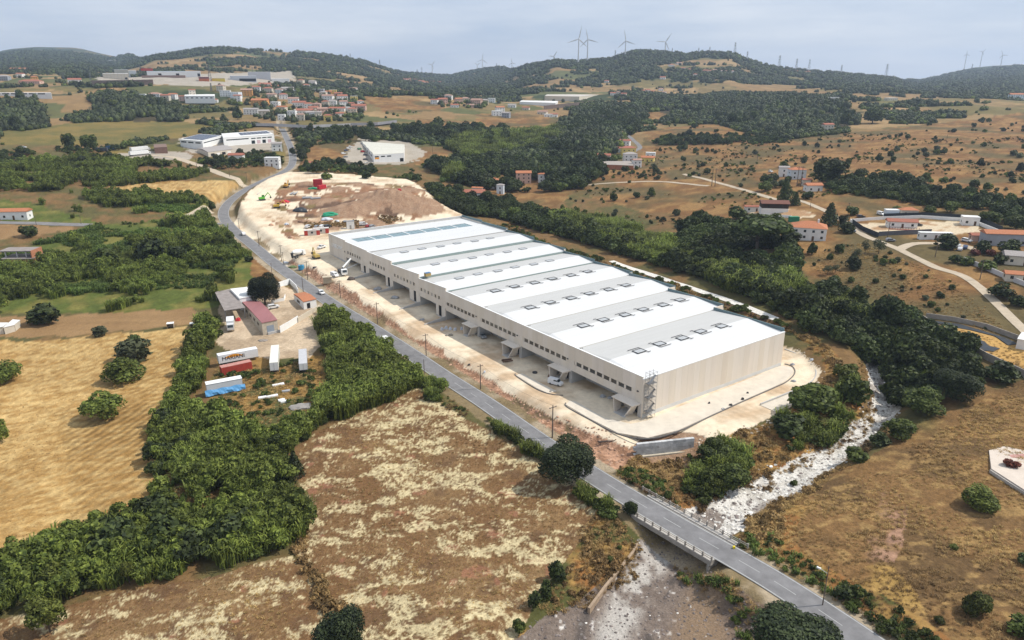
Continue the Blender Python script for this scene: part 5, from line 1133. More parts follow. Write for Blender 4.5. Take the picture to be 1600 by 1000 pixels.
loc, rz = place(548, 357, .2); t = thing('site_office', 'white boxy site office by the rear wall of the warehouse', 'cabin', loc, rz); MB().box(-2, 2, -1.5, 1.5, 0, 4).build('wall', WHITE, t); MB().box(-2.1, 2.1, -1.6, 1.6, 4, 4.15).build('roof', GALV, t); MB().box(-.5, .5, -1.53, -1.5, 0, 2).build('door', GALV, t)
# hut by the road, blue tank, pipes
loc, rz = place(512, 442, .25); t = thing('site_hut', 'small sandy concrete hut with open front beside the road fence', 'hut', loc, rz); MB().box(-1.8, 1.8, -1.0, -.8, 0, 2.6).box(-1.8, -1.6, -.8, 1.2, 0, 2.6).box(1.6, 1.8, -.8, 1.2, 0, 2.6).build('wall', mat('sandy_block', (.45, .38, .27), .9, .2, 1), t); MB().box(-2, 2, -1.2, 1.4, 2.6, 2.8).build('roof', mat('sandy_roof', (.5, .43, .32), .9), t)
p = P(471, 421); t = thing('water_tank', 'blue water tank on the site edge by the road', 'tank', tuple(p)); MB().bar((0, 0, 0), (0, 0, 2.0), 1.4, 1.3, 14).build('tank', mat('blue_plastic', (.05, .25, .42), .4), t); MB().bar((0, 0, 2.0), (0, 0, 2.2), .4, .4, 10).build('lid', DARKM, t)
heap(458, 418, 14, 3, mat('olive_net', (.12, .16, .06), .8), 'olive netting heap beside the blue tank')
def pile(px, py, n, L_, r, m, label, name='pipe_pile', cat='pipes', rz=None, group=None, part='pipe'):
    p = P(px, py); t = thing(name, label, cat, tuple(p), random.random()*3 if rz is None else rz, group)
    for k in range(n):
        y = (k-n/2)*r*2.1*(1+random.random()*.3); z = r*(1 if k % 3 else 2.6); a = (random.random()-.5)*.25
        MB().bar((-L_/2, y-a, z), (L_/2, y+a, z), r, n=7).build(part, m, t)
pile(458, 303, 6, 7, .3, PIPE, 'grey pipes stacked below the ochre excavator'); pile(480, 310, 7, 6, .28, PIPE, 'grey pipes stacked in the middle of the dirt field'); pile(493, 311, 6, 6, .3, PIPE, 'second stack of grey pipes right beside the other')
pile(947, 690, 3, 4.2, .14, mat('dark_beam', (.08, .06, .05), .8), 'dark beams lying near the block wall', 'beam_pile', 'beams', ang, part='beam'); pile(792, 564, 5, 3.2, .2, mat('rusty_bars', (.15, .09, .06), .8), 'rusty bars stacked near an entrance canopy', 'bar_pile', 'bars', .3, part='bar')
SACK = mat('white_sack', (.55, .58, .62), .7, .15, 1)
for i, (a, b) in enumerate([(691, 516), (697, 514), (704, 515), (711, 516), (722, 515)]): heap(a, b, 6, 5, SACK, ['pale sack at the outer end of the row under the overhang', 'pale sack second in the row under the overhang', 'pale sack in the middle of the row under the overhang', 'pale sack fourth in the row under the overhang', 'pale sack set apart at the warehouse end of the row'][i], 'sack', 'sack', group='sacks under the overhang')
for i, (a, b, w, h, m, l) in enumerate([(1108, 631, 4, 4, DARKM, 'dark valve stub on the pale ring road by the pavement'), (1142, 634, 6, 4, DARKM, 'dark machine on the pale ring road past the end wall'), (1130, 640, 6, 3, GALV, 'coil of grey tube beside the dark machine'), (1160, 625, 5, 5, DARKM, 'upright dark tool stack by the kerb'), (1168, 615, 4, 3, DARKM, 'dark bucket by the kerb of the end wall'), (1055, 678, 8, 4, mat('brown_scrap', (.14, .1, .08), .9), 'brown scrap heap above the block wall'), (996, 686, 5, 3, DARKM, 'dark scrap beside the dark beams'), (836, 583, 8, 4, DARKM, 'black scrap heap lying in the shade by the white van'), (858, 589, 5, 5, mat('rust_scrap', (.2, .12, .08), .9), 'rusty scrap leaning near an entrance fin'), (942, 620, 10, 5, PIPE, 'grey scrap heap in the shade by the end of the facade'), (953, 622, 9, 4, PIPE, 'second grey scrap heap by the end of the facade'), (733, 570, 5, 2, DARKM, 'dark planks on the sandy yard'), (702, 524, 12, 3, mat('stone_heap', (.3, .27, .22), .9), 'stone heap at the shade edge under the overhang'), (860, 612, 4, 2, DARKM, 'small dark tub in front of the white van'), (757, 582, 4, 3, SACK, 'pale sack on the bank edge of the yard'), (1268, 563, 6, 4, SACK, 'pale block on the kerb behind the warehouse'), (1238, 570, 8, 3, PIPE, 'pallets of grey block on the corner of the ring road'), (1240, 596, 9, 3, PIPE, 'grey pallets on sand beside the ring road')]):
    heap(a, b, w, h, m, l, 'scrap_heap', 'scrap')
for i, (a, b, w, h) in enumerate([(435, 602, 18, 4), (447, 612, 12, 9), (410, 622, 12, 3), (425, 620, 18, 3), (440, 626, 10, 3), (446, 628, 15, 3)]):
    p = P(a, b); m = mpp(p); t = tag(MB().hexa([(-w*m/2, -.45, 0), (w*m/2, -.45, 0), (w*m/2, .45, 0), (-w*m/2, .45, 0), (-w*m/2, -.4, .35+.2*random.random()), (w*m/2, -.45, .35), (w*m/2, .4, .5), (-w*m/2, .45, .45)]).build('slab', WHITE if i != 1 else PIPE, loc=tuple(p), rz=.35+.2*random.random()), ['white slab lying alone below the white trailer', 'grey scrap slab tilted beside the white slab', 'short white slab at the weedy end of the row', 'long thin white slab in the weeds', 'white slab leaning against another', 'white slab in front of the pair'][i], 'slab', 'slabs lying in the weeds')
heap(470, 636, 36, 4, mat('ash_heap', (.28, .26, .24), .95, .2, 1), 'grey ash heap in front of the dark hedge', 'ash_heap', 'heap'); heap(411, 532, 16, 2, mat('ash_heap2', (.25, .22, .19), .95, .2, 1), 'low grey spoil spot on the compound ground', 'ash_heap', 'heap')
# beehive like white boxes at the field edge
for i, (a, b) in enumerate([(267, 512), (303, 512)]):
    p = P(a, b); t = thing('field_shelter', ['pale open field shelter at the top of the stubble, nearer the bush', 'pale open field shelter at the top of the stubble beside the hedge'][i], 'shelter', tuple(p), .3, 'field shelters'); MB().box(-1.2, 1.2, -1.0, 1.0, 1.7, 1.85).build('roof', WHITE, t); MB().box(-1.1, 1.1, .85, .95, 0, 1.7).box(-1.1, -1.0, -.9, .85, 0, 1.7).box(1.0, 1.1, -.9, .85, 0, 1.7).build('wall', mat('shelter_timber', (.35, .3, .24), .9), t)

for i, (a, b, w, h, m, l) in enumerate([(455, 372, 10, 4, RUBM, 'reddish soil pile at the end of the red trench'), (448, 351, 8, 3, SACK, 'pale sack pile beside the curved trench'), (540, 347, 9, 3, PIPE, 'grey formwork pile behind the parked cars'), (527, 346, 8, 3, SACK, 'white bag pile below the green tarpaulin'), (510, 343, 18, 4, SACK, 'long white bag pile in front of the green tarpaulin'), (482, 428, 10, 3, RUBM, 'reddish soil pile behind the site hut'), (446, 411, 9, 3, SACK, 'pale debris pile beside the concrete mixer'), (492, 418, 7, 2, DARKM, 'dark timber lying between hut and digger'), (660, 500, 8, 3, PIPE, 'grey formwork heap in the shade of the third dock'), (590, 452, 14, 4, GALV, 'mesh heap in the shade of the second dock'), (617, 466, 12, 4, GALV, 'mesh heap in front of the second ramp'), (548, 437, 12, 5, mat('dark_heap', (.1, .08, .07), .9), 'dark heap in the first dock behind the pump boom'), (424, 352, 9, 3, RUBM, 'reddish soil pile on the pale ramp'), (470, 347, 10, 3, RUBM, 'reddish soil pile below the black tarpaulin')]):
    heap(a, b, w, h, m, l, 'material_pile', 'pile')
# ------------------------------------------------------------------ buildings
WALLC = {'W': (.74, .73, .70), 'Y': (.70, .55, .18), 'O': (.62, .32, .10), 'P': (.58, .40, .32), 'G': (.30, .32, .35), 'C': (.60, .54, .44), 'B': (.42, .2, .12), 'L': (.62, .68, .72), 'K': (.05, .035, .03)}
ROOFC = {'r': (.33, .125, .08), 'o': (.42, .165, .08), 'f': (.70, .70, .68), 'g': (.33, .30, .28), 'p': (.36, .22, .17), 'd': (.16, .07, .05)}
WN = {'W': 'white', 'Y': 'yellow', 'O': 'orange', 'P': 'pink', 'G': 'grey', 'C': 'cream', 'B': 'brick', 'L': 'pale blue', 'K': 'black timber'}
RN = {'r': 'red tiled roof', 'o': 'orange tiled roof', 'f': 'flat white roof', 'g': 'grey roof', 'p': 'faded pink roof', 'd': 'dark red roof'}
def wallm(c): return mat('render_'+WN[c].replace(' ', '_'), WALLC[c], .85, .08, .5, bump=.1)
def roofm(c): return mat('roof_'+RN[c].split()[0]+'_'+c, ROOFC[c], .85, .22, 1.4, bump=.4, streak=(1, 3, 1)) if c != 'f' else mat('roof_flat', ROOFC[c], .7, .06, .4)
def house(px, py, wpx, wc, rc, label, d=.7, st=1.6, rz=None, roof=None, group=None, detail=1, name='house', chim=False, cat='house'):
    p = P(px, py); m = mpp(p); w = wpx*m; dd = w*d; h = st*2.8
    if wpx > 24: dd = min(dd, 16)
    a = atan2(p[0], p[1]); rz = (-a*.4+(random.random()-.5)*.9) if rz is None else rz
    t = thing(name, label, cat, (p[0], p[1]+dd*.4, ground_z(p[0], p[1]+dd*.4)-.1), rz, group); KEEPOUT.append((p[0], p[1]+dd*.4, max(w, dd)*.62+1))
    x, y = w/2, dd/2; roof = roof or ('flat' if rc == 'f' else ('hip' if random.random() < .3 else 'gable'))
    MB().box(-x, x, -y, y, -2, h).build('wall', wallm(wc), t); o = .45; rh = min(dd*.2, 2.3)
    if roof == 'flat': MB().box(-x-.1, x+.1, -y-.1, y+.1, h, h+.25).build('roof', roofm(rc), t)
    elif roof == 'gable':
        r = MB().prism([(-y-o, h-.12), (y+o, h-.12), (y+o, h+.08), (0, h+rh+.2), (-y-o, h+.08)], -x-o, x+o, axis='x').build('roof', roofm(rc), t)
        MB().prism([(-y+.02, h-.01), (y-.02, h-.01), (0, h+rh-.05)], -x-.02, x+.02, axis='x').build('gable_wall', wallm(wc), t)
    else:
        e = max(x-y, .3); r = MB().add([(-x-o, -y-o, h), (x+o, -y-o, h), (x+o, y+o, h), (-x-o, y+o, h), (-e, 0, h+rh+.2), (e, 0, h+rh+.2)], [(0, 1, 5, 4), (1, 2, 5), (2, 3, 4, 5), (3, 0, 4), (3, 2, 1, 0)]).build('roof', roofm(rc), t)
    if chim: MB().box(x*.5-.4, x*.5+.4, -.4, .4, h, h+rh+1.2).build('chimney', WHITE, t)
    n = max(1, int(w/3.6)); 
    for f in range(max(1, int(st))):
        for k in range(n):
            c = -x+w*(k+.5)/n; z0 = f*2.8+1.0
            if f == 0 and k == n//2: MB().box(c-.5, c+.5, -y-.05, -y+.02, -.2, 2.1).build('door', mat('brown_door', (.1, .055, .03), .7), t)
            else: MB().box(c-.55, c+.55, -y-.04, -y+.02, z0, z0+1.15).build('window', GLASS, t)
        if detail:
            for s in (-1, 1): MB().box(s*x-.03, s*x+.03, -.5, .5, f*2.8+1.0, f*2.8+2.1).build('window', GLASS, t)
    return t
def quad_building(name, label, cat, roof_px, h, base_px, wm, rm, pitch=0.0, open_sides=False, group=None, over=.2, bays=1, z0=None, keep=True):
    """a shed set out from the four corners of its eaves (near left, near right, far right, far left) and its height"""
    z0 = P(*base_px)[2] if z0 is None else z0; q = np.array([Gz(a, b, z0+h) for a, b in roof_px]) if z0+h < 62 else None
    if q is None:   # high ground: set out from the foot of the near wall instead
        pb_ = P(*base_px); f = []
        for a, b in roof_px[:2]: d_ = rays(a, b); f.append(d_*(pb_[1]/d_[1]))
        h = float(np.mean([CAMH+v[2] for v in f])-z0); f = [v[:2] for v in f]; away = np.array([f[0]+f[1]])[0]; away = away/np.hypot(*away)*26; q = np.array([f[0], f[1], f[1]+away*1.0, f[0]+away*1.0])
    c = q.mean(0); ax = q[1]-q[0]+q[2]-q[3]; rz = atan2(ax[1], ax[0])
    t = thing(name, label, cat, (c[0], c[1], z0), rz, group); R2 = np.array([[cos(-rz), -sin(-rz)], [sin(-rz), cos(-rz)]]); l = (q-c)@R2.T
    if keep: KEEPOUT.append((c[0], c[1], np.hypot(*(q-c).T).max()*.9))
    th = .35
    if open_sides:
        for k in range(4): MB().box(l[k][0]*.93-.15, l[k][0]*.93+.15, l[k][1]*.93-.15, l[k][1]*.93+.15, -1, h).build('post', GALV, t)
    else:
        for k in range(4):
            a, b = l[k], l[(k+1) % 4]; u = (b-a)/np.hypot(*(b-a)); n_ = np.array([-u[1], u[0]])*th; a2 = a+u*(th if k % 2 else 0); b2 = b-u*(th if k % 2 else 0)
            MB().hexa([(*a2, -3), (*b2, -3), (*(b2+n_), -3), (*(a2+n_), -3), (*a2, h), (*b2, h), (*(b2+n_), h), (*(a2+n_), h)]).build('wall', wm, t)
    for k in range(bays):   # each bay: a low ridge running left to right
        f0, f1 = k/bays, (k+1)/bays; A = l[0]+(l[3]-l[0])*f0; B = l[1]+(l[2]-l[1])*f0; C = l[1]+(l[2]-l[1])*f1; D = l[0]+(l[3]-l[0])*f1
        if bays == 1:
            cc = l.mean(0); A, B, C, D = [v+(v-cc)/np.hypot(*(v-cc))*over for v in (A, B, C, D)]
        M1 = (A+D)/2; M2 = (B+C)/2; z = h+.01
        MB().add([(*A, z), (*B, z), (*C, z), (*D, z), (*A, z+.2), (*B, z+.2), (*C, z+.2), (*D, z+.2), (*M1, z+.2+pitch), (*M2, z+.2+pitch)],
                 [(3, 2, 1, 0), (0, 1, 5, 4), (1, 2, 6, 9, 5), (2, 3, 7, 6), (3, 0, 4, 8, 7), (4, 5, 9, 8), (8, 9, 6, 7)]).build('roof', rm, t)
    return t, l
def face_rect(t, a, b, u0, u1, z0, z1, m, name, off=.04):
    """a flat fitting on the wall between local corners a and b"""
    a = np.array(a); b = np.array(b); u = (b-a)/np.hypot(*(b-a)); n_ = np.array([u[1], -u[0]])*off; p = a+(b-a)*u0; q = a+(b-a)*u1
    return MB().hexa([(*(p+n_), z0), (*(q+n_), z0), (*(q-n_*.2), z0), (*(p-n_*.2), z0), (*(p+n_), z1), (*(q+n_), z1), (*(q-n_*.2), z1), (*(p-n_*.2), z1)]).build(name, m, t)
SHEETG = mat('weathered_sheet', (.27, .235, .215), .85, .25, .5, bump=.3); MAUVE = mat('mauve_sheet', (.30, .13, .13), .7, .14, .5, streak=(1, .1, 1)); SHEETW = mat('white_sheet', (.72, .71, .68), .6, .08, .5)
BLKW = mat('sandy_blockwork', (.47, .41, .32), .9, .2, .8, bump=.3); SHUT = mat('blue_grey_shutter', (.25, .29, .34), .6, .08, 1)
# --- compound by the road
t, l = quad_building('workshop', 'long workshop with mauve sheet roof and blue grey shutter in the compound', 'workshop', [(409, 505), (433, 500), (407, 472), (375, 469)], 4.6, (411, 525), BLKW, MAUVE, .3)
face_rect(t, l[0], l[1], .28, .75, .9, 3.2, SHUT, 'shutter'); face_rect(t, l[0], l[1], .3, 1.15, -.2, .85, GREYC, 'loading_step', .5)
for k in range(5): face_rect(t, l[3], l[0], .1+.17*k, .18+.17*k, 2.2, 3.3, GLASS, 'window')
quad_building('canopy_shed', 'open shed with weathered grey sheet roof against the hedge', 'shed', [(350.6, 485.6), (383, 481), (359, 452.5), (336, 457)], 4.4, (365, 500), BLKW, SHEETG, .05, True)
quad_building('store_shed', 'shed with white sheet roof between the grey canopy and the tree', 'shed', [(374.5, 467), (402, 461.5), (396, 448), (360, 452)], 4.3, (400, 478), WHITE, SHEETW, .05)
t, l = quad_building('roadside_hut', 'small white hut with orange tiled roof beside the road', 'hut', [(474, 472), (494, 467.5), (476, 457), (459, 460)], 2.9, (474, 481), wallm('W'), roofm('o'), .5)
face_rect(t, l[0], l[1], .25, .5, 0, 2.1, BLACK, 'door'); face_rect(t, l[3], l[0], .3, .6, .9, 2.0, GLASS, 'window')
wall_line('yard_wall', 'white panelled yard wall running from the workshop to the road', 'wall', [(438, 520), (452, 512), (466, 503)], 2.4, .2, WHITE, panel=2.5)
wall_line('yard_wall', 'sandy yard wall stretching up to the orange roofed hut', 'wall', [(466, 504), (482, 494), (500, 484)], 2.0, .2, mat('cream_wall', (.6, .53, .42), .9, .1, 1), panel=2.5)
wall_line('yard_wall', 'white wall around the small garden behind the big compound tree', 'wall', [(436, 449), (453, 443), (463, 453), (466, 459)], 2.2, .2, WHITE, panel=4)
wall_line('yard_wall', 'low white wall on the compound side of the garden', 'wall', [(424, 474), (444, 470), (446, 464)], 1.2, .2, WHITE, panel=4)
heap(372, 501, 8, 5, RT, 'red tarpaulin bundle under the edge of the grey canopy')
heap(501, 514, 5, 6, mat('pale_blue_tank', (.4, .5, .55), .5), 'pale blue tank half hidden in the reeds', 'water_tank', 'tank')
# --- left side
t = house(22, 343, 40, 'W', 'o', 'white farmhouse with orange gable roof by the side road', .45, 1.5, .12, 'gable')
p = P(28, 414); t = thing('brick_ruin', 'unfinished brick shell with grey concrete slabs among the reeds', 'ruin', tuple(p), .06); m = mpp(p); w = 46*m; BRK = mat('hollow_brick', (.40, .17, .09), .9, .3, 1.2, bump=.4)
KEEPOUT.append((p[0], p[1]+4, 9))
MB().box(-w/2, w/2, 0, .3, -1, 2.6).build('brick_wall', BRK, t); MB().box(w/2-.3, w/2, .31, 9, -1, 6.2).build('brick_wall', BRK, t); MB().box(-w/2, w/2, 8.7, 9, -1, 2.6).build('brick_wall', BRK, t)
MB().box(-w/2-.4, w/2+.2, -.6, 9.2, 2.62, 2.95).build('slab', SHEETG, t); MB().box(-w/2-1.5, w/2-.32, 1.5, 9.4, 5.6, 6.0).build('slab', SHEETG, t)
for x in (-w*.42, -.05*w, w*.25): MB().box(x-.2, x+.2, 1.8, 2.2, 2.96, 5.59).build('column', GREYC, t)
quad_building('lean_to', 'white roofed lean to at the left edge of the tilled strip', 'shed', [(-12, 513), (4, 511), (12, 505), (-8, 505)], 2.5, (0, 522), wallm('C'), SHEETW, .05)
quad_building('lean_to', 'second pale lean to beside a brick patch in the reeds', 'shed', [(6, 512), (22, 508), (31, 501), (20, 500)], 2.4, (18, 520), wallm('C'), SHEETW, .05)
# --- industrial buildings in the middle distance
t, l = quad_building('factory', 'white factory block with dark solar panels beside the pale lane', 'factory', [(281, 218), (316, 220.5), (349, 212), (312, 209.5)], 7.5, (316, 231.5), WHITE, SHEETW, .1)
for k in range(3): face_rect(t, l[0], l[1], .05+.32*k, .28+.32*k, 5.0, 6.2, GLASS, 'window')
face_rect(t, l[1], l[2], .05, .95, 5.2, 6.1, GLASS, 'window_band')
def solar(t, l, u0, u1, v0, v1, nx, z):
    PV = mat('solar_panel', (.03, .04, .075), .25, .2, 1, spec=.6)
    for k in range(nx):
        a = u0+(u1-u0)*k/nx; b = u0+(u1-u0)*(k+.9)/nx; f = lambda u, v: (l[0]*(1-u)+l[1]*u)*(1-v)+(l[3]*(1-u)+l[2]*u)*v
        c = [f(a, v0), f(b, v0), f(b, v1), f(a, v1)]; MB().hexa([(*p_, z) for p_ in c]+[(*p_, z+.15) for p_ in c]).build('solar_panel', PV, t)
solar(t, l, .05, .95, .1, .92, 6, 7.9)
t, l = quad_building('factory', 'long white factory with window bands next to the straight road', 'factory', [(349, 215.5), (428, 210), (416, 204), (346, 209)], 7.5, (400, 223), WHITE, SHEETW, .1)
face_rect(t, l[0], l[1], .05, .48, 4.8, 5.8, GLASS, 'window_band')
for k in range(4): face_rect(t, l[0], l[1], .53+.11*k, .62+.11*k, 4.6, 5.6, GLASS, 'window'); face_rect(t, l[0], l[1], .53+.11*k, .60+.11*k, 0, 3.2, mat('pale_pink_shutter', (.55, .4, .42), .7) if k % 2 else GLASS, 'shutter')
solar(t, l, .35, .98, .25, .8, 8, 7.9)
t, l = quad_building('workshop', 'low old workshop with grey roof below the white factory', 'workshop', [(325, 238), (364, 233), (349, 227), (308, 232)], 4, (340, 243), wallm('C'), roofm('g'), 1.2)
for k in range(4): face_rect(t, l[0], l[1], .1+.22*k, .24+.22*k, .3, 2.6, [BLACK, WHITE][k % 2], 'door')
quad_building('barn', 'brown corrugated barn beside the white lorries', 'barn', [(241, 231), (261, 230), (259, 225), (240, 226)], 5, (250, 240), mat('brown_sheet', (.17, .10, .075), .8, .2, 1), mat('brown_roof', (.2, .13, .1), .8, .2, 1), .6)
# white works with several parallel bays
q0, q1, q2, q3 = np.array([(583.5, 242), (631, 239.5), (632, 226), (564, 221)], float)
t, l = quad_building('white_works', 'white works of four parallel roofed bays behind the dirt field', 'factory', [q0, q1, q2, q3], 7.0, (600, 255), WHITE, mat('cream_sheet', (.58, .56, .48), .7, .1, .4), .9, bays=4)
for k in range(3): face_rect(t, l[0], l[1], .04+.2*k, .17+.2*k, 4.8, 5.8, GLASS, 'window')
face_rect(t, l[0], l[1], .04, .18, 3.2, 4.6, ORG, 'orange_sign'); face_rect(t, l[0], l[1], .86, .98, 0, 3, BLACK, 'door')
for k in range(6): face_rect(t, l[3], l[0], .1+.14*k, .18+.14*k, 3.6, 5.4, GLASS, 'window')
wall_line('works_wall', 'low pale wall in front of the white works', 'wall', [(540, 255), (556, 258), (585, 258)], 2.0, .3, wallm('C'), panel=8)
# hill top factories
t, l = quad_building('factory', 'cream factory hall above the brown terrace wall on the hill', 'factory', [(160, 115), (200, 115), (205, 110.5), (166, 110.5)], 12, (185, 124), wallm('C'), SHEETW, .5)
for k in range(7): face_rect(t, l[0], l[1], .02+.14*k, .025+.14*k, 0, 11.5, GALV, 'pilaster')
face_rect(t, l[0], l[1], .85, .95, 0, 3.5, BLACK, 'door')
quad_building('factory', 'taller cream hall rising behind the cream factory on the hill', 'factory', [(178, 109), (200, 109), (202, 104), (182, 104)], 16, (190, 121), wallm('C'), SHEETW, .3, keep=False)
t, l = quad_building('factory', 'white factory hall with blue tower beside the cream halls', 'factory', [(192, 110.5), (212, 110), (213, 105), (194, 105)], 14, (200, 121), WHITE, SHEETW, .3, keep=False)
t, l = quad_building('factory', 'long white hill factory with two dark doors and a red roof sign', 'factory', [(229, 112), (313, 112), (316, 107), (226, 106)], 10, (270, 119.5), WHITE, mat('blue_grey_roof', (.36, .4, .44), .6, .1, .5), .8)
for a, b in ((.21, .27), (.54, .6), (.94, .99)): face_rect(t, l[0], l[1], a, b, 0, 6, BLACK, 'door')
face_rect(t, l[0], l[1], -.1, .12, 11.2, 16, RED, 'roof_sign', .3)
wall_line('terrace_wall', 'brown terrace wall under the cream hill factory', 'wall', [(144, 134), (190, 133.5), (240, 132.5)], 8, .8, mat('brown_stone', (.24, .175, .15), .9, .2, .4), panel=14)
wall_line('terrace_wall', 'reddish terrace wall under the long white hill factory', 'wall', [(222, 121.5), (290, 121.5)], 4.5, .8, mat('reddish_stone', (.3, .2, .16), .9, .2, .4), panel=14)
t, l = quad_building('depot', 'depot with orange front and yellow trim at the end of the hill factory', 'depot', [(310, 120), (326, 120), (330, 114), (306, 114)], 8, (318, 127), mat('orange_front', (.5, .14, .05), .7), SHEETW, .1); face_rect(t, l[0], l[1], .0, 1, 5, 7, mat('dark_fascia', (.1, .08, .12), .7), 'fascia')
quad_building('depot', 'yellow depot shed beside the orange fronted one', 'depot', [(331, 123), (351, 122), (350, 119), (332, 119)], 4.5, (340, 127), mat('yellow_wall', (.65, .5, .06), .7), roofm('g'), .3)
t, l = quad_building('factory', 'silver grey hill factory with flat roof and dark loading gap', 'factory', [(359, 119.5), (400, 118), (402, 113), (364, 113)], 10, (380, 127), mat('silver_cladding', (.5, .53, .58), .5, .08, .3), mat('silver_roof', (.55, .57, .6), .5, .08, .3), .3); face_rect(t, l[0], l[1], .35, .98, 0, 5, BLACK, 'loading_gap')
quad_building('factory', 'upper grey factory block behind the silver one', 'factory', [(387, 113), (422, 112), (422, 108), (388, 108)], 13, (404, 123), mat('pale_grey_cladding', (.5, .5, .52), .6, .08, .3), SHEETW, .2, keep=False)
t, l = quad_building('factory', 'low white stepped hall at the end of the hill factories', 'factory', [(424, 122), (452, 124), (458, 120), (425, 117)], 7, (440, 129), WHITE, SHEETW, .2)
t, l = quad_building('long_hall', 'very long white hall with a row of dark openings behind the left wood', 'hall', [(-60, 145), (80, 146), (86, 143.5), (-60, 143)], 6, (30, 151), WHITE, SHEETW, .1)
for k in range(9): face_rect(t, l[0], l[1], .05+.1*k, .13+.1*k, 3.0, 4.6, BLACK, 'opening')
face_rect(t, l[0], l[1], .60, .63, -1, 8.5, WHITE, 'pylon_sign', .8)
t, l = quad_building('long_hall', 'long white two storey hall among houses above the olive field', 'hall', [(288, 150), (335, 150), (336, 146), (290, 146)], 7, (310, 157), WHITE, SHEETW, .2)
for k in range(6): face_rect(t, l[0], l[1], .05+.16*k, .13+.16*k, 3.8, 5.2, GLASS, 'window')
t, l = quad_building('walled_terrace', 'long pale concrete terrace cut into the far valley side', 'terrace', [(851, 150), (905, 151), (935, 148), (856, 147)], 8, (880, 157), wallm('C'), mat('terrace_roof', (.5, .46, .4), .8), .1)
quad_building('walled_terrace', 'lower white terrace slab beside the long concrete one', 'terrace', [(812, 159), (868, 161), (872, 158), (815, 157)], 4, (840, 163), WHITE, SHEETW, .1)
wall_line('terrace_wall', 'dark embankment wall below the far terraces', 'wall', [(850, 171), (900, 166), (930, 162)], 6, 1, mat('dark_bank_wall', (.16, .12, .1), .9, .2, .4), panel=20)
# motorway viaduct
def viaduct(label, pts, h, m, n):
    a = Pm(pts); t = thing('viaduct', label, 'viaduct', tuple(a.mean(0)), 0, 'motorway spans across the valley'); c = a.mean(0)
    for i in range(len(a)-1):
        u = (a[i+1]-a[i])[:2]; u /= np.hypot(*u); w = np.array([-u[1], u[0]])*5
        p, q = a[i]-c, a[i+1]-c; zz = h
        MB().hexa([(p[0], p[1], p[2]+zz), (q[0], q[1], q[2]+zz), (q[0]+w[0]*2, q[1]+w[1]*2, q[2]+zz), (p[0]+w[0]*2, p[1]+w[1]*2, p[2]+zz), (p[0], p[1], p[2]+zz+1.4), (q[0], q[1], q[2]+zz+1.4), (q[0]+w[0]*2, q[1]+w[1]*2, q[2]+zz+1.4), (p[0]+w[0]*2, p[1]+w[1]*2, p[2]+zz+1.4)]).build('deck', ASPH2, t)
        MB().hexa([(p[0]-w[0]*.06, p[1]-w[1]*.06, p[2]+zz-.6), (q[0]-w[0]*.06, q[1]-w[1]*.06, q[2]+zz-.6), (q[0], q[1], q[2]+zz-.6), (p[0], p[1], p[2]+zz-.6), (p[0]-w[0]*.06, p[1]-w[1]*.06, p[2]+zz+2.6), (q[0]-w[0]*.06, q[1]-w[1]*.06, q[2]+zz+2.6), (q[0], q[1], q[2]+zz+2.6), (p[0], p[1], p[2]+zz+2.6)]).build('parapet', m, t)
        MB().bar((p[0]+w[0], p[1]+w[1], p[2]-4), (p[0]+w[0], p[1]+w[1], p[2]+zz), 1.2, n=8).build('pier', GREYC, t)
viaduct('pale walled motorway span crossing behind the straight road', [(340, 199), (420, 199), (480, 202), (548, 199)], 2.0, mat('pale_barrier', (.42, .42, .43), .8, .15, .2), 4); viaduct('darker motorway span continuing over the wooded valley', [(549, 199), (590, 198), (620, 194)], 2.5, mat('grey_barrier', (.26, .26, .28), .8, .2, .2), 3)
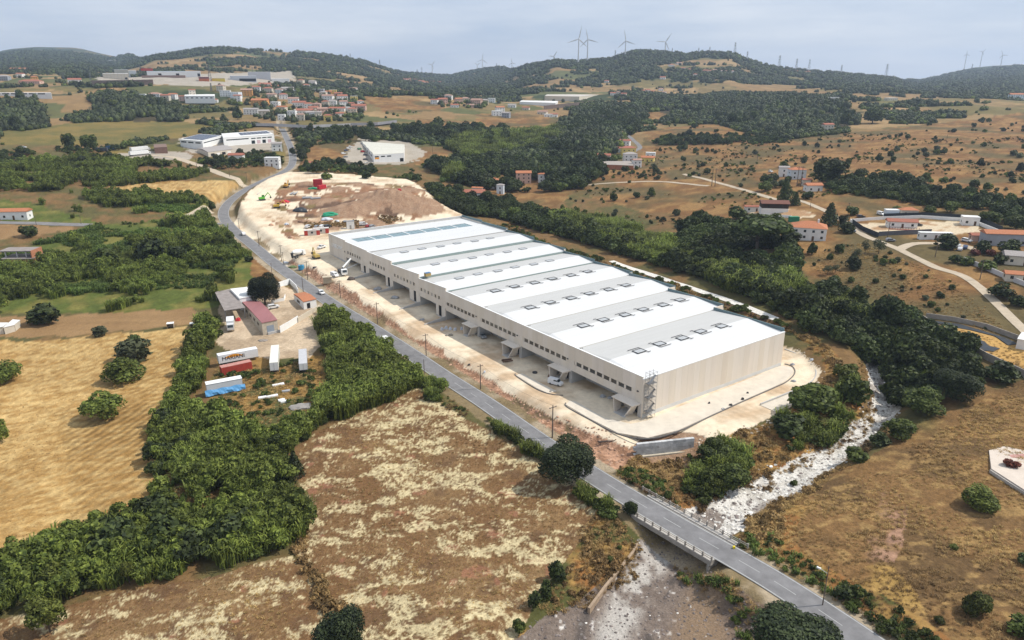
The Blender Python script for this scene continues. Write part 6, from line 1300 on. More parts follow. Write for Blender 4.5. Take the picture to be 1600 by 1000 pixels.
# --- houses: px, py, width in px, wall, roof, place words
VIL = [(413, 135, 15, 'W', 'r', 'below the silver factory'), (428, 138, 11, 'Y', 'o', 'below the silver factory'), (448, 142, 15, 'W', 'g', 'on the slope below the white stepped hall'), (463, 145, 9, 'L', 'f', 'below the stepped hall'), (478, 138, 9, 'W', 'r', 'alone above the village wood'), (497, 143, 15, 'G', 'f', 'standing long and low above the village'), (513, 147, 8, 'O', 'o', 'beside the yellow block above the village'), (520, 147, 9, 'Y', 'f', 'above the village'), (528, 150, 10, 'P', 'r', 'next to the yellow block above the village'),
       (405, 165, 20, 'O', 'o', 'large at the village edge'), (385, 150, 14, 'O', 'p', 'near the tall white flats'), (458, 162, 13, 'W', 'p', 'highest on the village bend'), (467, 168, 16, 'W', 'r', 'on the village bend'), (475, 177, 20, 'W', 'r', 'low in the village above the viaduct'), (489, 176, 12, 'C', 'r', 'in the heart of the village'), (503, 178, 13, 'P', 'p', 'in the heart of the village'), (512, 157, 14, 'W', 'p', 'on the upper village lane'), (534, 157, 13, 'W', 'r', 'on the upper village lane'), (505, 151, 9, 'C', 'g', 'by the upper village lane'), (526, 174, 20, 'W', 'r', 'long and low on the lower village lane'), (542, 173, 12, 'W', 'g', 'on the lower village lane'), (546, 166, 11, 'C', 'r', 'below the pale yellow tower'), (553, 159, 9, 'Y', 'f', 'standing tall like a tower over the village end'), (563, 165, 8, 'W', 'o', 'at the village end'), (560, 173, 18, 'P', 'r', 'at the village end over the valley'), (512, 189, 11, 'Y', 'r', 'just above the viaduct'), (484, 184, 11, 'W', 'g', 'just above the viaduct'), (456, 182, 11, 'W', 'f', 'beside the palms above the viaduct'), (497, 184, 8, 'C', 'g', 'among the palms above the viaduct'), (412, 182, 13, 'C', 'g', 'by the trees at the end of the straight road'), (392, 179, 18, 'W', 'g', 'with a long pitched front near the olive field'), (424, 155, 12, 'C', 'p', 'half hidden in trees above the orange villa'),
       (221, 155, 10, 'W', 'f', 'above the dark wood'), (241, 155, 15, 'W', 'p', 'above the dark wood'), (258, 157, 11, 'C', 'r', 'above the dark wood'), (270, 155, 10, 'W', 'o', 'above the dark wood'), (352, 151, 13, 'W', 'f', 'of three storeys by the long hall'), (368, 154, 13, 'L', 'f', 'by the tall flats'), (371, 159, 9, 'W', 'r', 'below the tall flats'),
       (34, 110, 38, 'P', 'o', 'long and low on the left hills'), (31, 121, 9, 'W', 'r', 'on the left hills'), (115, 131, 15, 'W', 'r', 'alone on the left slope'), (46, 131, 32, 'P', 'r', 'long and low on the left slope'), (5, 126, 13, 'G', 'g', 'at the left slope edge'), (53, 126, 8, 'O', 'o', 'small on the left slope'),
       (679, 163, 9, 'W', 'r', 'in the valley hamlet'), (691, 162, 12, 'P', 'r', 'in the valley hamlet'), (700, 156, 11, 'W', 'p', 'above the valley hamlet'), (716, 161, 9, 'P', 'o', 'in the valley hamlet'), (727, 160, 10, 'C', 'p', 'in the valley hamlet'), (745, 163, 14, 'P', 'p', 'at the end of the valley hamlet'), (757, 163, 10, 'C', 'g', 'at the end of the valley hamlet'), (781, 175, 11, 'W', 'o', 'above the straw fields'), (776, 181, 12, 'W', 'f', 'above the straw fields'), (791, 184, 10, 'G', 'g', 'above the straw fields'), (848, 179, 12, 'C', 'p', 'below the far terraces'), (857, 183, 11, 'W', 'f', 'below the far terraces'), (866, 183, 9, 'W', 'r', 'below the far terraces'),
       (966, 215, 12, 'P', 'r', 'at the top of the winding lane'), (977, 230, 13, 'W', 'r', 'beside the winding lane'), (966, 238, 14, 'L', 'r', 'behind the yellow house on the lane'), (982, 242, 18, 'Y', 'r', 'beside the winding lane'), (985, 252, 17, 'W', 'g', 'beside the winding lane'), (1013, 253, 16, 'Y', 'o', 'below the winding lane'), (944, 254, 16, 'P', 'r', 'above the brick yard'), (1017, 245, 12, 'W', 'f', 'in trees below the winding lane'),
       (740, 310, 34, 'W', 'r', 'standing low before the valley trees'), (746, 302, 13, 'W', 'o', 'raised behind the long low one'), (768, 295, 22, 'W', 'o', 'in the valley trees'), (782, 303, 9, 'L', 'g', 'tiny in the valley trees'), (818, 287, 19, 'P', 'o', 'tall with small balconies in the valley trees'), (850, 285, 15, 'W', 'o', 'by the valley track'), (849, 275, 11, 'C', 'o', 'behind the valley track'),
       (1246, 280, 24, 'L', 'o', 'in the trees above the white villa'), (1272, 299, 20, 'W', 'o', 'half hidden below the blue one'), (1225, 276, 12, 'W', 'g', 'beside the pale yard on the hill'), (1294, 204, 13, 'C', 'r', 'under the dark wood'), (1590, 155, 16, 'L', 'o', 'tall at the right hand hill foot'), (1394, 157, 14, 'C', 'f', 'low on the far dry plain'), (1302, 159, 14, 'W', 'f', 'long on the far dry plain'), (425, 260, 22, 'W', 'f', 'by the straight road'), (368, 250, 22, 'W', 'r', 'in bushes below the old workshop'), (432, 236, 13, 'W', 'g', 'beside the straight road'), (488, 262, 24, 'W', 'r', 'long and low at the top of the dirt field'), (950, 262, 1, '', '', '')]
VIL += [(418, 145, 12, 'C', 'r', 'between the silver factory and the villa'), (436, 147, 10, 'W', 'p', 'on the slope behind the village wood'), (442, 155, 11, 'W', 'r', 'in trees behind the village bend'), (430, 167, 11, 'W', 'f', 'in trees beside the orange villa'), (440, 175, 12, 'C', 'o', 'at the entrance of the village'), (466, 176, 12, 'W', 'f', 'low at the village entrance'), (482, 170, 12, 'W', 'r', 'above the village heart'), (495, 170, 10, 'P', 'p', 'above the village heart'), (519, 165, 11, 'W', 'g', 'between the two village lanes'), (508, 166, 9, 'C', 'r', 'between the two village lanes'), (536, 166, 10, 'W', 'p', 'between the two village lanes'), (550, 178, 11, 'C', 'r', 'on the slope over the valley'), (530, 182, 10, 'W', 'r', 'below the lower village lane'), (470, 188, 10, 'C', 'p', 'by the viaduct wall'), (440, 188, 9, 'W', 'f', 'where the road meets the viaduct'), (400, 143, 10, 'W', 'r', 'under the silver factory wall'), (488, 132, 9, 'W', 'g', 'high above the village wood'), (470, 130, 8, 'C', 'r', 'high above the village wood'), (552, 143, 9, 'W', 'p', 'alone on the green slope above the village'), (345, 143, 10, 'C', 'p', 'behind the tall flats'), (334, 160, 10, 'W', 'r', 'below the long two storey hall'), (285, 158, 9, 'P', 'r', 'beside the long two storey hall'), (710, 168, 10, 'W', 'r', 'below the valley hamlet'), (735, 168, 9, 'P', 'p', 'below the valley hamlet'), (768, 160, 9, 'W', 'f', 'behind the valley hamlet'), (800, 168, 10, 'W', 'g', 'before the lower white terrace'), (822, 172, 9, 'C', 'r', 'before the lower white terrace'), (930, 258, 10, 'C', 'o', 'under the big dark trees of the lane'), (995, 262, 11, 'W', 'p', 'beside the brick yard'), (1260, 290, 10, 'C', 'r', 'below the spreading tree'), (100, 100, 12, 'W', 'g', 'on the far left plain'), (170, 96, 12, 'W', 'f', 'large on the far left ridge'), (155, 97, 10, 'C', 'f', 'long on the far left ridge'), (300, 148, 8, 'C', 'r', 'above the long two storey hall')]
for q in VIL:
    q = (q[0], q[1], q[2]*1.22 if q[2] < 22 else q[2], *q[3:])
    if q[2] < 3: continue
    st = 3 if 'three storeys' in q[5] or 'tall' in q[5] else (1.4 if 'low' in q[5] else 2.4)
    house(q[0], q[1], q[2], q[3], q[4], f"{WN[q[3]]} house with {RN[q[4]]} {q[5]}",   .4 if 'long' in q[5] else .6, st, detail=q[2] > 11, rz=None if q[2] < 20 else .05)
# far hillside town: 40 tiny houses
rr = random.Random(9)
for k in range(44):
    a = rr.random(); px = 632+62*a; py = 123.5+10*a*.7+rr.random()*5.5
    c = rr.choice('WWWPPC'); house(px, py, 4.2+rr.random()*2.2, c, rr.choice('rrppo'), 'tiny pale house with reddish roof in the far hillside town', .8, 1.6, group='houses of the far hillside town', detail=0)
for a, b in [(1049, 104), (1061, 101), (1068, 109), (1076, 111), (1102, 113), (1109, 113), (1117, 112), (1126, 113), (1136, 114), (1145, 114), (1087, 119), (1036, 124), (948, 129), (1004, 145), (1012, 144), (1020, 146), (1033, 142), (1038, 147), (958, 149), (966, 147), (975, 150), (1250, 114), (1264, 114)]:
    c = rr.choice('WWPC'); house(a, b, 6+rr.random()*2.5, c, rr.choice('rpr'), 'tiny pale house dotted on the slope of the turbine hill', .8, 1.5, group='houses on the turbine hill', detail=0)
# --- the houses on the right in more detail
def villa():
    t = house(1268, 375, 50, 'W', 'o', 'white two storey villa with orange hipped roof and white chimney', .75, 2.1, -.35, 'hip', chim=True); return t
t = villa(); 
MB().box(-8.2, -6.2, -7.4, -6.0, 2.6, 2.8).build('balcony', WHITE, t); MB().box(-8.2, -6.2, -7.45, -7.35, 2.8, 3.7).build('balcony_rail', WHITE, t)
p = P(1212, 333); t = thing('timber_house', 'black timber house with white base and dark red roof', 'house', (p[0], p[1]+4, p[2]), -.15); KEEPOUT.append((p[0], p[1]+4, 9)); w = 40*mpp(p)/2
MB().box(-w, w, -4, 4, -1.5, 2.6).build('base_wall', wallm('W'), t); MB().box(-w, w, -4.02, 4.02, 2.61, 5.2).build('timber_wall', mat('black_timber', (.035, .025, .02), .8, .3, 2), t); MB().prism([(-5, 5.15), (5, 5.15), (5, 5.35), (0, 6.7), (-5, 5.35)], -w-.6, w+.6, axis='x').build('roof', roofm('d'), t)
for x in (-w*.5, w*.4): MB().box(x-.5, x+.5, -4.08, -4.02, 3.3, 4.4).build('window', GLASS, t)
wall_line('garden_wall', 'white terrace wall below the black timber house', 'wall', [(1193, 338), (1236, 341)], 1.5, .3, WHITE, panel=6)
house(1176, 331, 24, 'W', 'r', 'long white outbuilding beside the black timber house', .3, 1.1, -.05, 'gable')
container(1240, 346, .1, mat('green_container', (.03, .22, .12), .6), 'green container between the timber house and the villa', 5)
heap(1180, 342, 6, 6, mat('blue_tank', (.04, .25, .5), .5), 'bright blue tank below the timber house', 'water_tank', 'tank')
t = house(1411, 356, 42, 'W', 'r', 'red roofed cabin with dark red veranda in the sand lot', .4, 1.1, -.25, 'gable'); w = 42*mpp(P(1411, 356))/2
m = MB()
for x in np.arange(-w, w, 1.2): m.box(x-.06, x+.06, -7, -6.9, 0, 1.2)
m.box(-w, w, -7, -6.9, 1.1, 1.25).box(-w, w, -7, -5, -.3, 0); m.build('veranda_rail', mat('dark_red_timber', (.2, .04, .03), .7), t)
house(1421, 338, 25, 'C', 'o', 'small house with orange roof and dark glazed veranda behind the sand lot', .6, 1.2, -.1, 'hip'); house(1394, 340, 19, 'L', 'f', 'flat white block behind the sand lot fence', .6, 1.4, -.1); house(1518, 352, 23, 'W', 'f', 'white cube building at the end of the sand lot', .7, 1.4, -.3)
house(1462, 374, 48, 'W', 'f', 'long white mobile home beside the dark bush', .2, 1.05, -.12, cat='mobile home', name='mobile_home'); house(1530, 377, 22, 'P', 'r', 'low red roofed annex beside the grey house', .6, 1.0, -.15, 'gable')
house(1572, 384, 62, 'G', 'o', 'large grey house with orange red roof and white windows', .35, 1.9, -.15, 'gable'); house(1594, 414, 36, 'C', 'g', 'beige house with grey roof and dark veranda', .7, 1.3, -.4, 'gable'); house(1592, 440, 34, 'C', 'o', 'low beige house with orange roof below the grey roofed one', .5, 1.0, -.35, 'gable')
wall_line('garden_wall', 'white wall with dark netting along the sand lot by the track', 'wall', [(1328, 347), (1345, 358), (1368, 368)], 1.7, .25, WHITE, panel=5); wall_line('garden_wall', 'white wall across the back of the sand lot', 'wall', [(1328, 347), (1380, 343), (1440, 341), (1500, 345), (1525, 350), (1560, 364)], 1.6, .25, WHITE, panel=8)
DNET = mat('dark_netting', (.035, .04, .045), .9, .2, 1)
wall_line('netting_fence', 'dark netting fence beside the track at the sand lot', 'fence', [(1331, 349), (1348, 361), (1372, 371)], 2.3, .08, DNET, panel=5, part='netting'); wall_line('netting_fence', 'dark netting fence on the near side of the sand lot', 'fence', [(1372, 369), (1410, 367), (1455, 365)], 2.2, .08, mat('grey_netting', (.12, .12, .13), .9), panel=5, part='netting')
wall_line('netting_fence', 'dark netting fence over the white wall at the back of the sand lot', 'fence', [(1380, 341.5), (1440, 339.5), (1500, 343), (1530, 348), (1565, 362)], 2.6, .08, DNET, panel=8, part='netting')
wall_line('garden_wall', 'pale wall of the lower garden below the red bushes', 'wall', [(1505, 408), (1540, 422), (1575, 437), (1620, 455)], 1.8, .3, mat('pale_wall', (.55, .53, .52), .9, .1, .5), panel=6)
wall_line('lot_wall', 'long concrete wall of the straw lot above the dark trees', 'wall', [(1440, 502), (1490, 533), (1540, 562), (1600, 590), (1660, 612)], 2.2, .3, OLDC, panel=5); wall_line('lot_wall', 'far wall of the straw lot beside the hillside', 'wall', [(1446, 496), (1490, 502), (1540, 513), (1600, 535)], 1.6, .3, OLDC, panel=5)
t, l = quad_building('tent_shed', 'white roofed open shed at the edge of the straw lot', 'shed', [(1590, 530), (1612, 534), (1618, 524), (1597, 520)], 2.8, (1592, 538), wallm('W'), SHEETW, .3)
def patch(name, pts, m, label, h=.12):
    w_ = Pm(pts); c = w_.mean(0); b = MB(); n = len(w_); top = [(p[0]-c[0], p[1]-c[1], p[2]-c[2]+h) for p in w_]; b.add(top+[(v[0], v[1], v[2]-.5) for v in top], [tuple(range(n))]+[(i, (i+1) % n, n+(i+1) % n, n+i) for i in range(n)]); return tag(b.build(name, m, loc=tuple(c)), label, 'tarpaulin', 'tarpaulins on the straw lot')
patch('tarpaulin', [(1446, 500), (1500, 507), (1540, 519), (1575, 530), (1590, 538), (1575, 540), (1555, 526), (1520, 517), (1480, 510)], DT, 'long black sheet along the far wall of the straw lot', .2); patch('tarpaulin', [(1524, 530), (1538, 534), (1545, 541), (1562, 545), (1552, 550), (1535, 548), (1520, 543), (1536, 540)], DT, 'ragged black sheet in the middle of the straw lot', .2)
# terrace in the lower right
q = Pm([(1545, 705), (1590, 690), (1660, 690), (1660, 790), (1600, 772), (1548, 737)]); z = q[:, 2].mean()+.35; b = MB(); n = len(q); b.add([(*v[:2], z) for v in q]+[(*v[:2], z-2.5) for v in q], [tuple(range(n))]+[(i, (i+1) % n, n+(i+1) % n, n+i) for i in range(n)]); tag(b.build('terrace', mat('pale_paving', (.58, .5, .42), .9, .1, .4)), kind='structure')
q = Pm([(1575, 712), (1640, 706), (1640, 716), (1580, 717)]); b = MB().add([(*v[:2], z+.012) for v in q], [(0, 1, 2, 3)]); tag(b.build('pink_paving', mat('pink_paving', (.45, .25, .22), .9, .1, 1)), kind='structure')
wall_line('terrace_wall', 'low pale wall round the paved terrace corner', 'wall', [(1546, 738), (1570, 754), (1600, 773), (1640, 790)], .7, .25, mat('pale_kerb', (.42, .39, .35)), panel=4)
# brick yard on the lane
t, l = quad_building('brick_yard', 'roofless brick building with rounded front below the lane houses', 'building', [(938, 257), (990, 259), (985, 252), (940, 252)], 4, (963, 266), BRK, mat('dusty_slab', (.33, .29, .25), .9, .2, .5), .05)
# --- wind turbines and pylons on the ridges
def ridge(px, back=0, d=None):
    a = float(px2az(px)); D = float(np.interp(px, DRX, DRD))+back if d is None else d; x, y = sin(a)*D, cos(a)*D; return Vector((x, y, ground_z(x, y)))
TWH = mat('turbine_white', (.62, .63, .65), .4, .03, 1)
def turbine(px, base, hub, blade, ang, label, back=-20, d=None):
    p = ridge(px, back, d); m = mpp(p); top = CAMH+hypot(p[0], p[1])*(rays(px, hub)[2]/hypot(*rays(px, hub)[:2])); h = top-p[2]; r = blade*m
    a = atan2(p[0], p[1]); t = thing('wind_turbine', label, 'wind turbine', tuple(p), -a, 'wind turbines on the hills')
    MB().bar((0, 0, -3), (0, 0, h), 2.6, 1.5, 12).build('tower', TWH, t); MB().box(-1.8, 1.8, -4, 5, h-1.6, h+2).build('nacelle', TWH, t); hb = MB().bar((0, -7, h), (0, -4, h), 1.0, 1.9, 10).build('hub', TWH, t)
    for k in range(3):
        q = R(ang)+k*2*pi/3; u = Vector((cos(q), 0, sin(q))); v = Vector((-sin(q), 0, cos(q))); o = Vector((0, -5.5, h)); B = MB()
        st_ = [(1, 1.0, .9), (.2*r, 2.1, .6), (.55*r, 1.5, .35), (r, .35, .12)]; vs = []
        for s, c, th_ in st_: vs += [o+u*s-v*c+Vector((0, th_, 0)), o+u*s+v*c*.7, o+u*s-v*c*.2-Vector((0, th_, 0))]
        fs = [(0, 2, 1), (9, 10, 11)]
        for i in range(3):
            for j in range(3): fs.append((i*3+j, i*3+(j+1) % 3, i*3+3+(j+1) % 3, i*3+3+j))
        B.add(vs, fs).build('blade', TWH, t)
turbine(903, 97, 61, 19, 78, 'tall white wind turbine, the taller and nearer of a close pair on the hill', -80, 2330); turbine(917, 90, 61.5, 16.5, 104, 'white wind turbine standing close behind the tallest one'); turbine(975.5, 88, 64, 16, 101, 'white wind turbine at the foot of the dark plateau'); turbine(1037, 82, 65.5, 15, 57, 'white wind turbine rising behind the dark plateau', 120)
turbine(675.5, 116, 101, 7.5, 50, 'small far turbine over the valley gap', -40); turbine(754, 109, 93, 10.5, 83, 'far turbine with upright blade on the low middle hill', -20); turbine(746, 110, 101, 7, 30, 'far turbine tucked beside the upright one', 60); turbine(800, 105, 98, 7, 100, 'far turbine at the shoulder of the big hill', 40, 3900); turbine(865, 92, 88, 9, 58, 'turbine mostly hidden by the big hill', 160)
turbine(1505, 104, 85, 5.5, 95, 'turbine standing first on the right hill', -20); turbine(1529, 101, 81, 5.5, 170, 'turbine in the middle of three on the right hill', -20); turbine(1561, 98, 86, 7.5, 115, 'turbine at the end of three on the right hill', -20)
PYL = mat('pylon_steel', (.12, .125, .13), .5, .1, 1)
def pylon(px, npx, label, d=None, group='pylons along the ridges'):
    p = ridge(px, -10, d); m = mpp(p); h = npx*m; t = thing('pylon', label, 'pylon', tuple(p), random.random(), group); b = MB(); w = h*.10; th_ = max(.28, m*.14)
    for sx in (-1, 1):
        for sy in (-1, 1): b.bar((sx*w, sy*w, -2), (sx*w*.15, sy*w*.15, h), th_, th_*.7, 4)
    for k in range(5):
        z0, z1 = h*k/5, h*(k+1)/5; w0, w1 = w*(1-.85*k/5), w*(1-.85*(k+1)/5)
        for s in (-1, 1): b.bar((-w0, s*w0, z0), (w1, s*w1, z1), th_*.6, n=4); b.bar((s*w0, -w0, z0), (s*w1, w1, z1), th_*.6, n=4)
    b.build('mast', PYL, t)
    for z in (.72, .84, .95): MB().bar((-h*.14, 0, h*z), (h*.14, 0, h*z), th_, n=4).build('cross_arm', PYL, t)
for px, n, l in [(960, 14, 'twin lattice mast just before the dark plateau'), (1048, 9, 'small pylon on the plateau edge by the hidden turbine'), (1089, 9, 'small pylon in the middle of the dark plateau'), (1106, 10, 'small pylon near the far end of the dark plateau'), (1145, 18, 'tall lattice mast at the end of the dark plateau'), (1165, 14, 'pylon on the shoulder below the plateau'), (1216, 20, 'lattice pylon first on the long falling ridge'), (1243, 17, 'slim pylon second on the falling ridge'), (1263, 18, 'pylon with wide arms on the falling ridge'), (1314, 15, 'slim pylon alone on the falling ridge'), (1385, 22, 'leaning looking pylon low on the falling ridge'), (549, 9, 'small mast on the left wooded hill'), (594, 12, 'mast on the falling end of the left wooded hill'), (652, 9, 'first mast in the valley gap'), (659, 12, 'second taller mast in the valley gap'), (1517, 6, 'tiny mast between two right hill turbines'), (776, 8, 'mast on the low middle hill')]: pylon(px, n, l)
for a, b, n, l in [(98, 128, 14, 'pylon on the left slope before the factory'), (327, 125, 22, 'tall pylon beside the silver hill factory'), (140, 125, 12, 'pylon by the terrace wall end'), (395, 113, 8, 'mast on the grey factory block'), (973, 162, 10, 'pylon beside the far straw field'), (327, 142, 12, 'pylon above the long two storey hall'), (733, 128, 12, 'pylon in the far valley'), (698, 158, 8, 'mast by the valley hamlet')]:
    p = P(a, b); pylon(a, n, l, hypot(p[0], p[1]), 'pylons on the lower slopes')
# ------------------------------------------------------------------ trees and other growing things
def tree_protos(kind, n, m, leaves, k=3):
    out = []
    for i in range(k):
        if kind == 'round': cm = crown_mesh('crown', r_, leaves, .80, .86, .06, m, lobes=15, leafsz=.12*sqrt(900/leaves)); tr = trunk_mesh('trunk', .8, .06, BARK, r_, 5, .4)
        elif kind == 'bush': cm = crown_mesh('crown', r_, leaves, .80, .84, -.1, m, lobes=12, leafsz=.115*sqrt(900/leaves)); tr = trunk_mesh('trunk', .5, .05, BARK, r_, 5, .3)
        elif kind == 'umbrella': cm = crown_mesh('crown', r_, leaves, .86, .40, 1.1, m, lobes=13, leafsz=.085); tr = trunk_mesh('trunk', 1.3, .06, BARK, r_, 7, .5)
        elif kind == 'loose': cm = crown_mesh('crown', r_, leaves, .80, .74, .42, m, lobes=12, leafsz=.06); tr = trunk_mesh('trunk', 1.2, .05, BARK, r_, 8, .55)
        else:
            V = []; F = []; 
            for q in range(9):
                z = .25+1.65*q/9; rr_ = .95*(1-q/9.3)+.06; nn = int(leaves/9*(1.35-.09*q)); a = r_.random(nn)*6.28; rad = rr_*np.sqrt(r_.random(nn))
                c = np.stack([rad*np.cos(a), rad*np.sin(a), z+.16*r_.random(nn)-rad*.18], 1); d = np.stack([np.cos(a), np.sin(a), .6+0*a], 1)+r_.normal(size=(nn, 3))*.35; s = .07*(.6+.8*r_.random(nn))
                v, f = quads_from(c, d, r_.normal(size=(nn, 3))+[0, 0, 1], s*1.3, s*.8); F.append(f+sum(len(w) for w in V)); V.append(v)
            cm = np_mesh('crown', np.concatenate(V), np.concatenate(F), [m]); tr = trunk_mesh('trunk', 1.5, .05, BARK, r_, 3, .2)
        out.append((cm, tr))
    return out
def cane_protos(k):
    out = []
    for i in range(k):
        V, F = crown_arrays(r_, 3200, .78, .80, -.12, lobes=13, leafsz=.05)
        out.append((np_mesh('crown', V, F, [GREEN['reed']]), MB().bar((0, 0, -.1), (.1, 0, .9), .02, n=4).mesh('stem', BARK)))
    return out
TP = dict(cane=cane_protos(3), near=tree_protos('round', 2, GREEN['deep'], 20000, 2), nbush=tree_protos('bush', 3, GREEN['bush'], 4000), npine=tree_protos('bush', 2, GREEN['pine'], 5000, 2), round=tree_protos('round', 3, GREEN['dark'], 2600), bush=tree_protos('bush', 4, GREEN['bush'], 900, 4), dbush=tree_protos('bush', 4, GREEN['dark'], 900, 4), olive=tree_protos('loose', 3, GREEN['olive'], 700), pine=tree_protos('loose', 3, GREEN['pine'], 2000),
          umbrella=tree_protos('umbrella', 2, GREEN['dark'], 2600), conifer=tree_protos('conifer', 2, GREEN['dark'], 900), bright=tree_protos('bush', 2, GREEN['pine'], 1500), rust=tree_protos('bush', 1, GREEN['rust'], 700, 1), obush=tree_protos('bush', 2, GREEN['olive'], 800), broad=tree_protos('round', 2, GREEN['bush'], 2600))
def plant(name, label, cat, x, y, w, h, kind, group=None, parts=True, z=None, v=None):
    pr = TP[kind]; cm, tr = pr[(random.randrange(len(pr)) if v is None else v) % len(pr)]; z = ground_z(x, y) if z is None else z; rz = random.random()*6.28
    if not parts:
        o = link(name, cm, None, (x, y, z), rz, (w/2, w/2, h/2)); return tag(o, label, cat, group)
    t = thing(name, label, cat, (x, y, z), rz, group); t.scale = (w/2, w/2, h/2); link('crown', cm, t); link('trunk', tr, t); return t
def tree(px, py, wpx, npx, kind, label, name='tree', group=None, parts=True, v=None):
    p = P(px, py); m = mpp(p); dep = atan2(CAMH-p[2], hypot(p[0], p[1])); off = wpx*m*.36
    d = hypot(p[0], p[1]); x, y = p[0]*(d+off)/d, p[1]*(d+off)/d; w = wpx*m*(1.16 if kind == 'near' else 1.06); h = max((npx-wpx*sin(dep)*.62)*m/cos(dep), .6*w)
    KEEPOUT.append((x, y, w*.35)); return plant(name, label, 'bush' if name in ('bush', 'shrub') else 'tree', x, y, w, h, kind, group, parts, v=v)
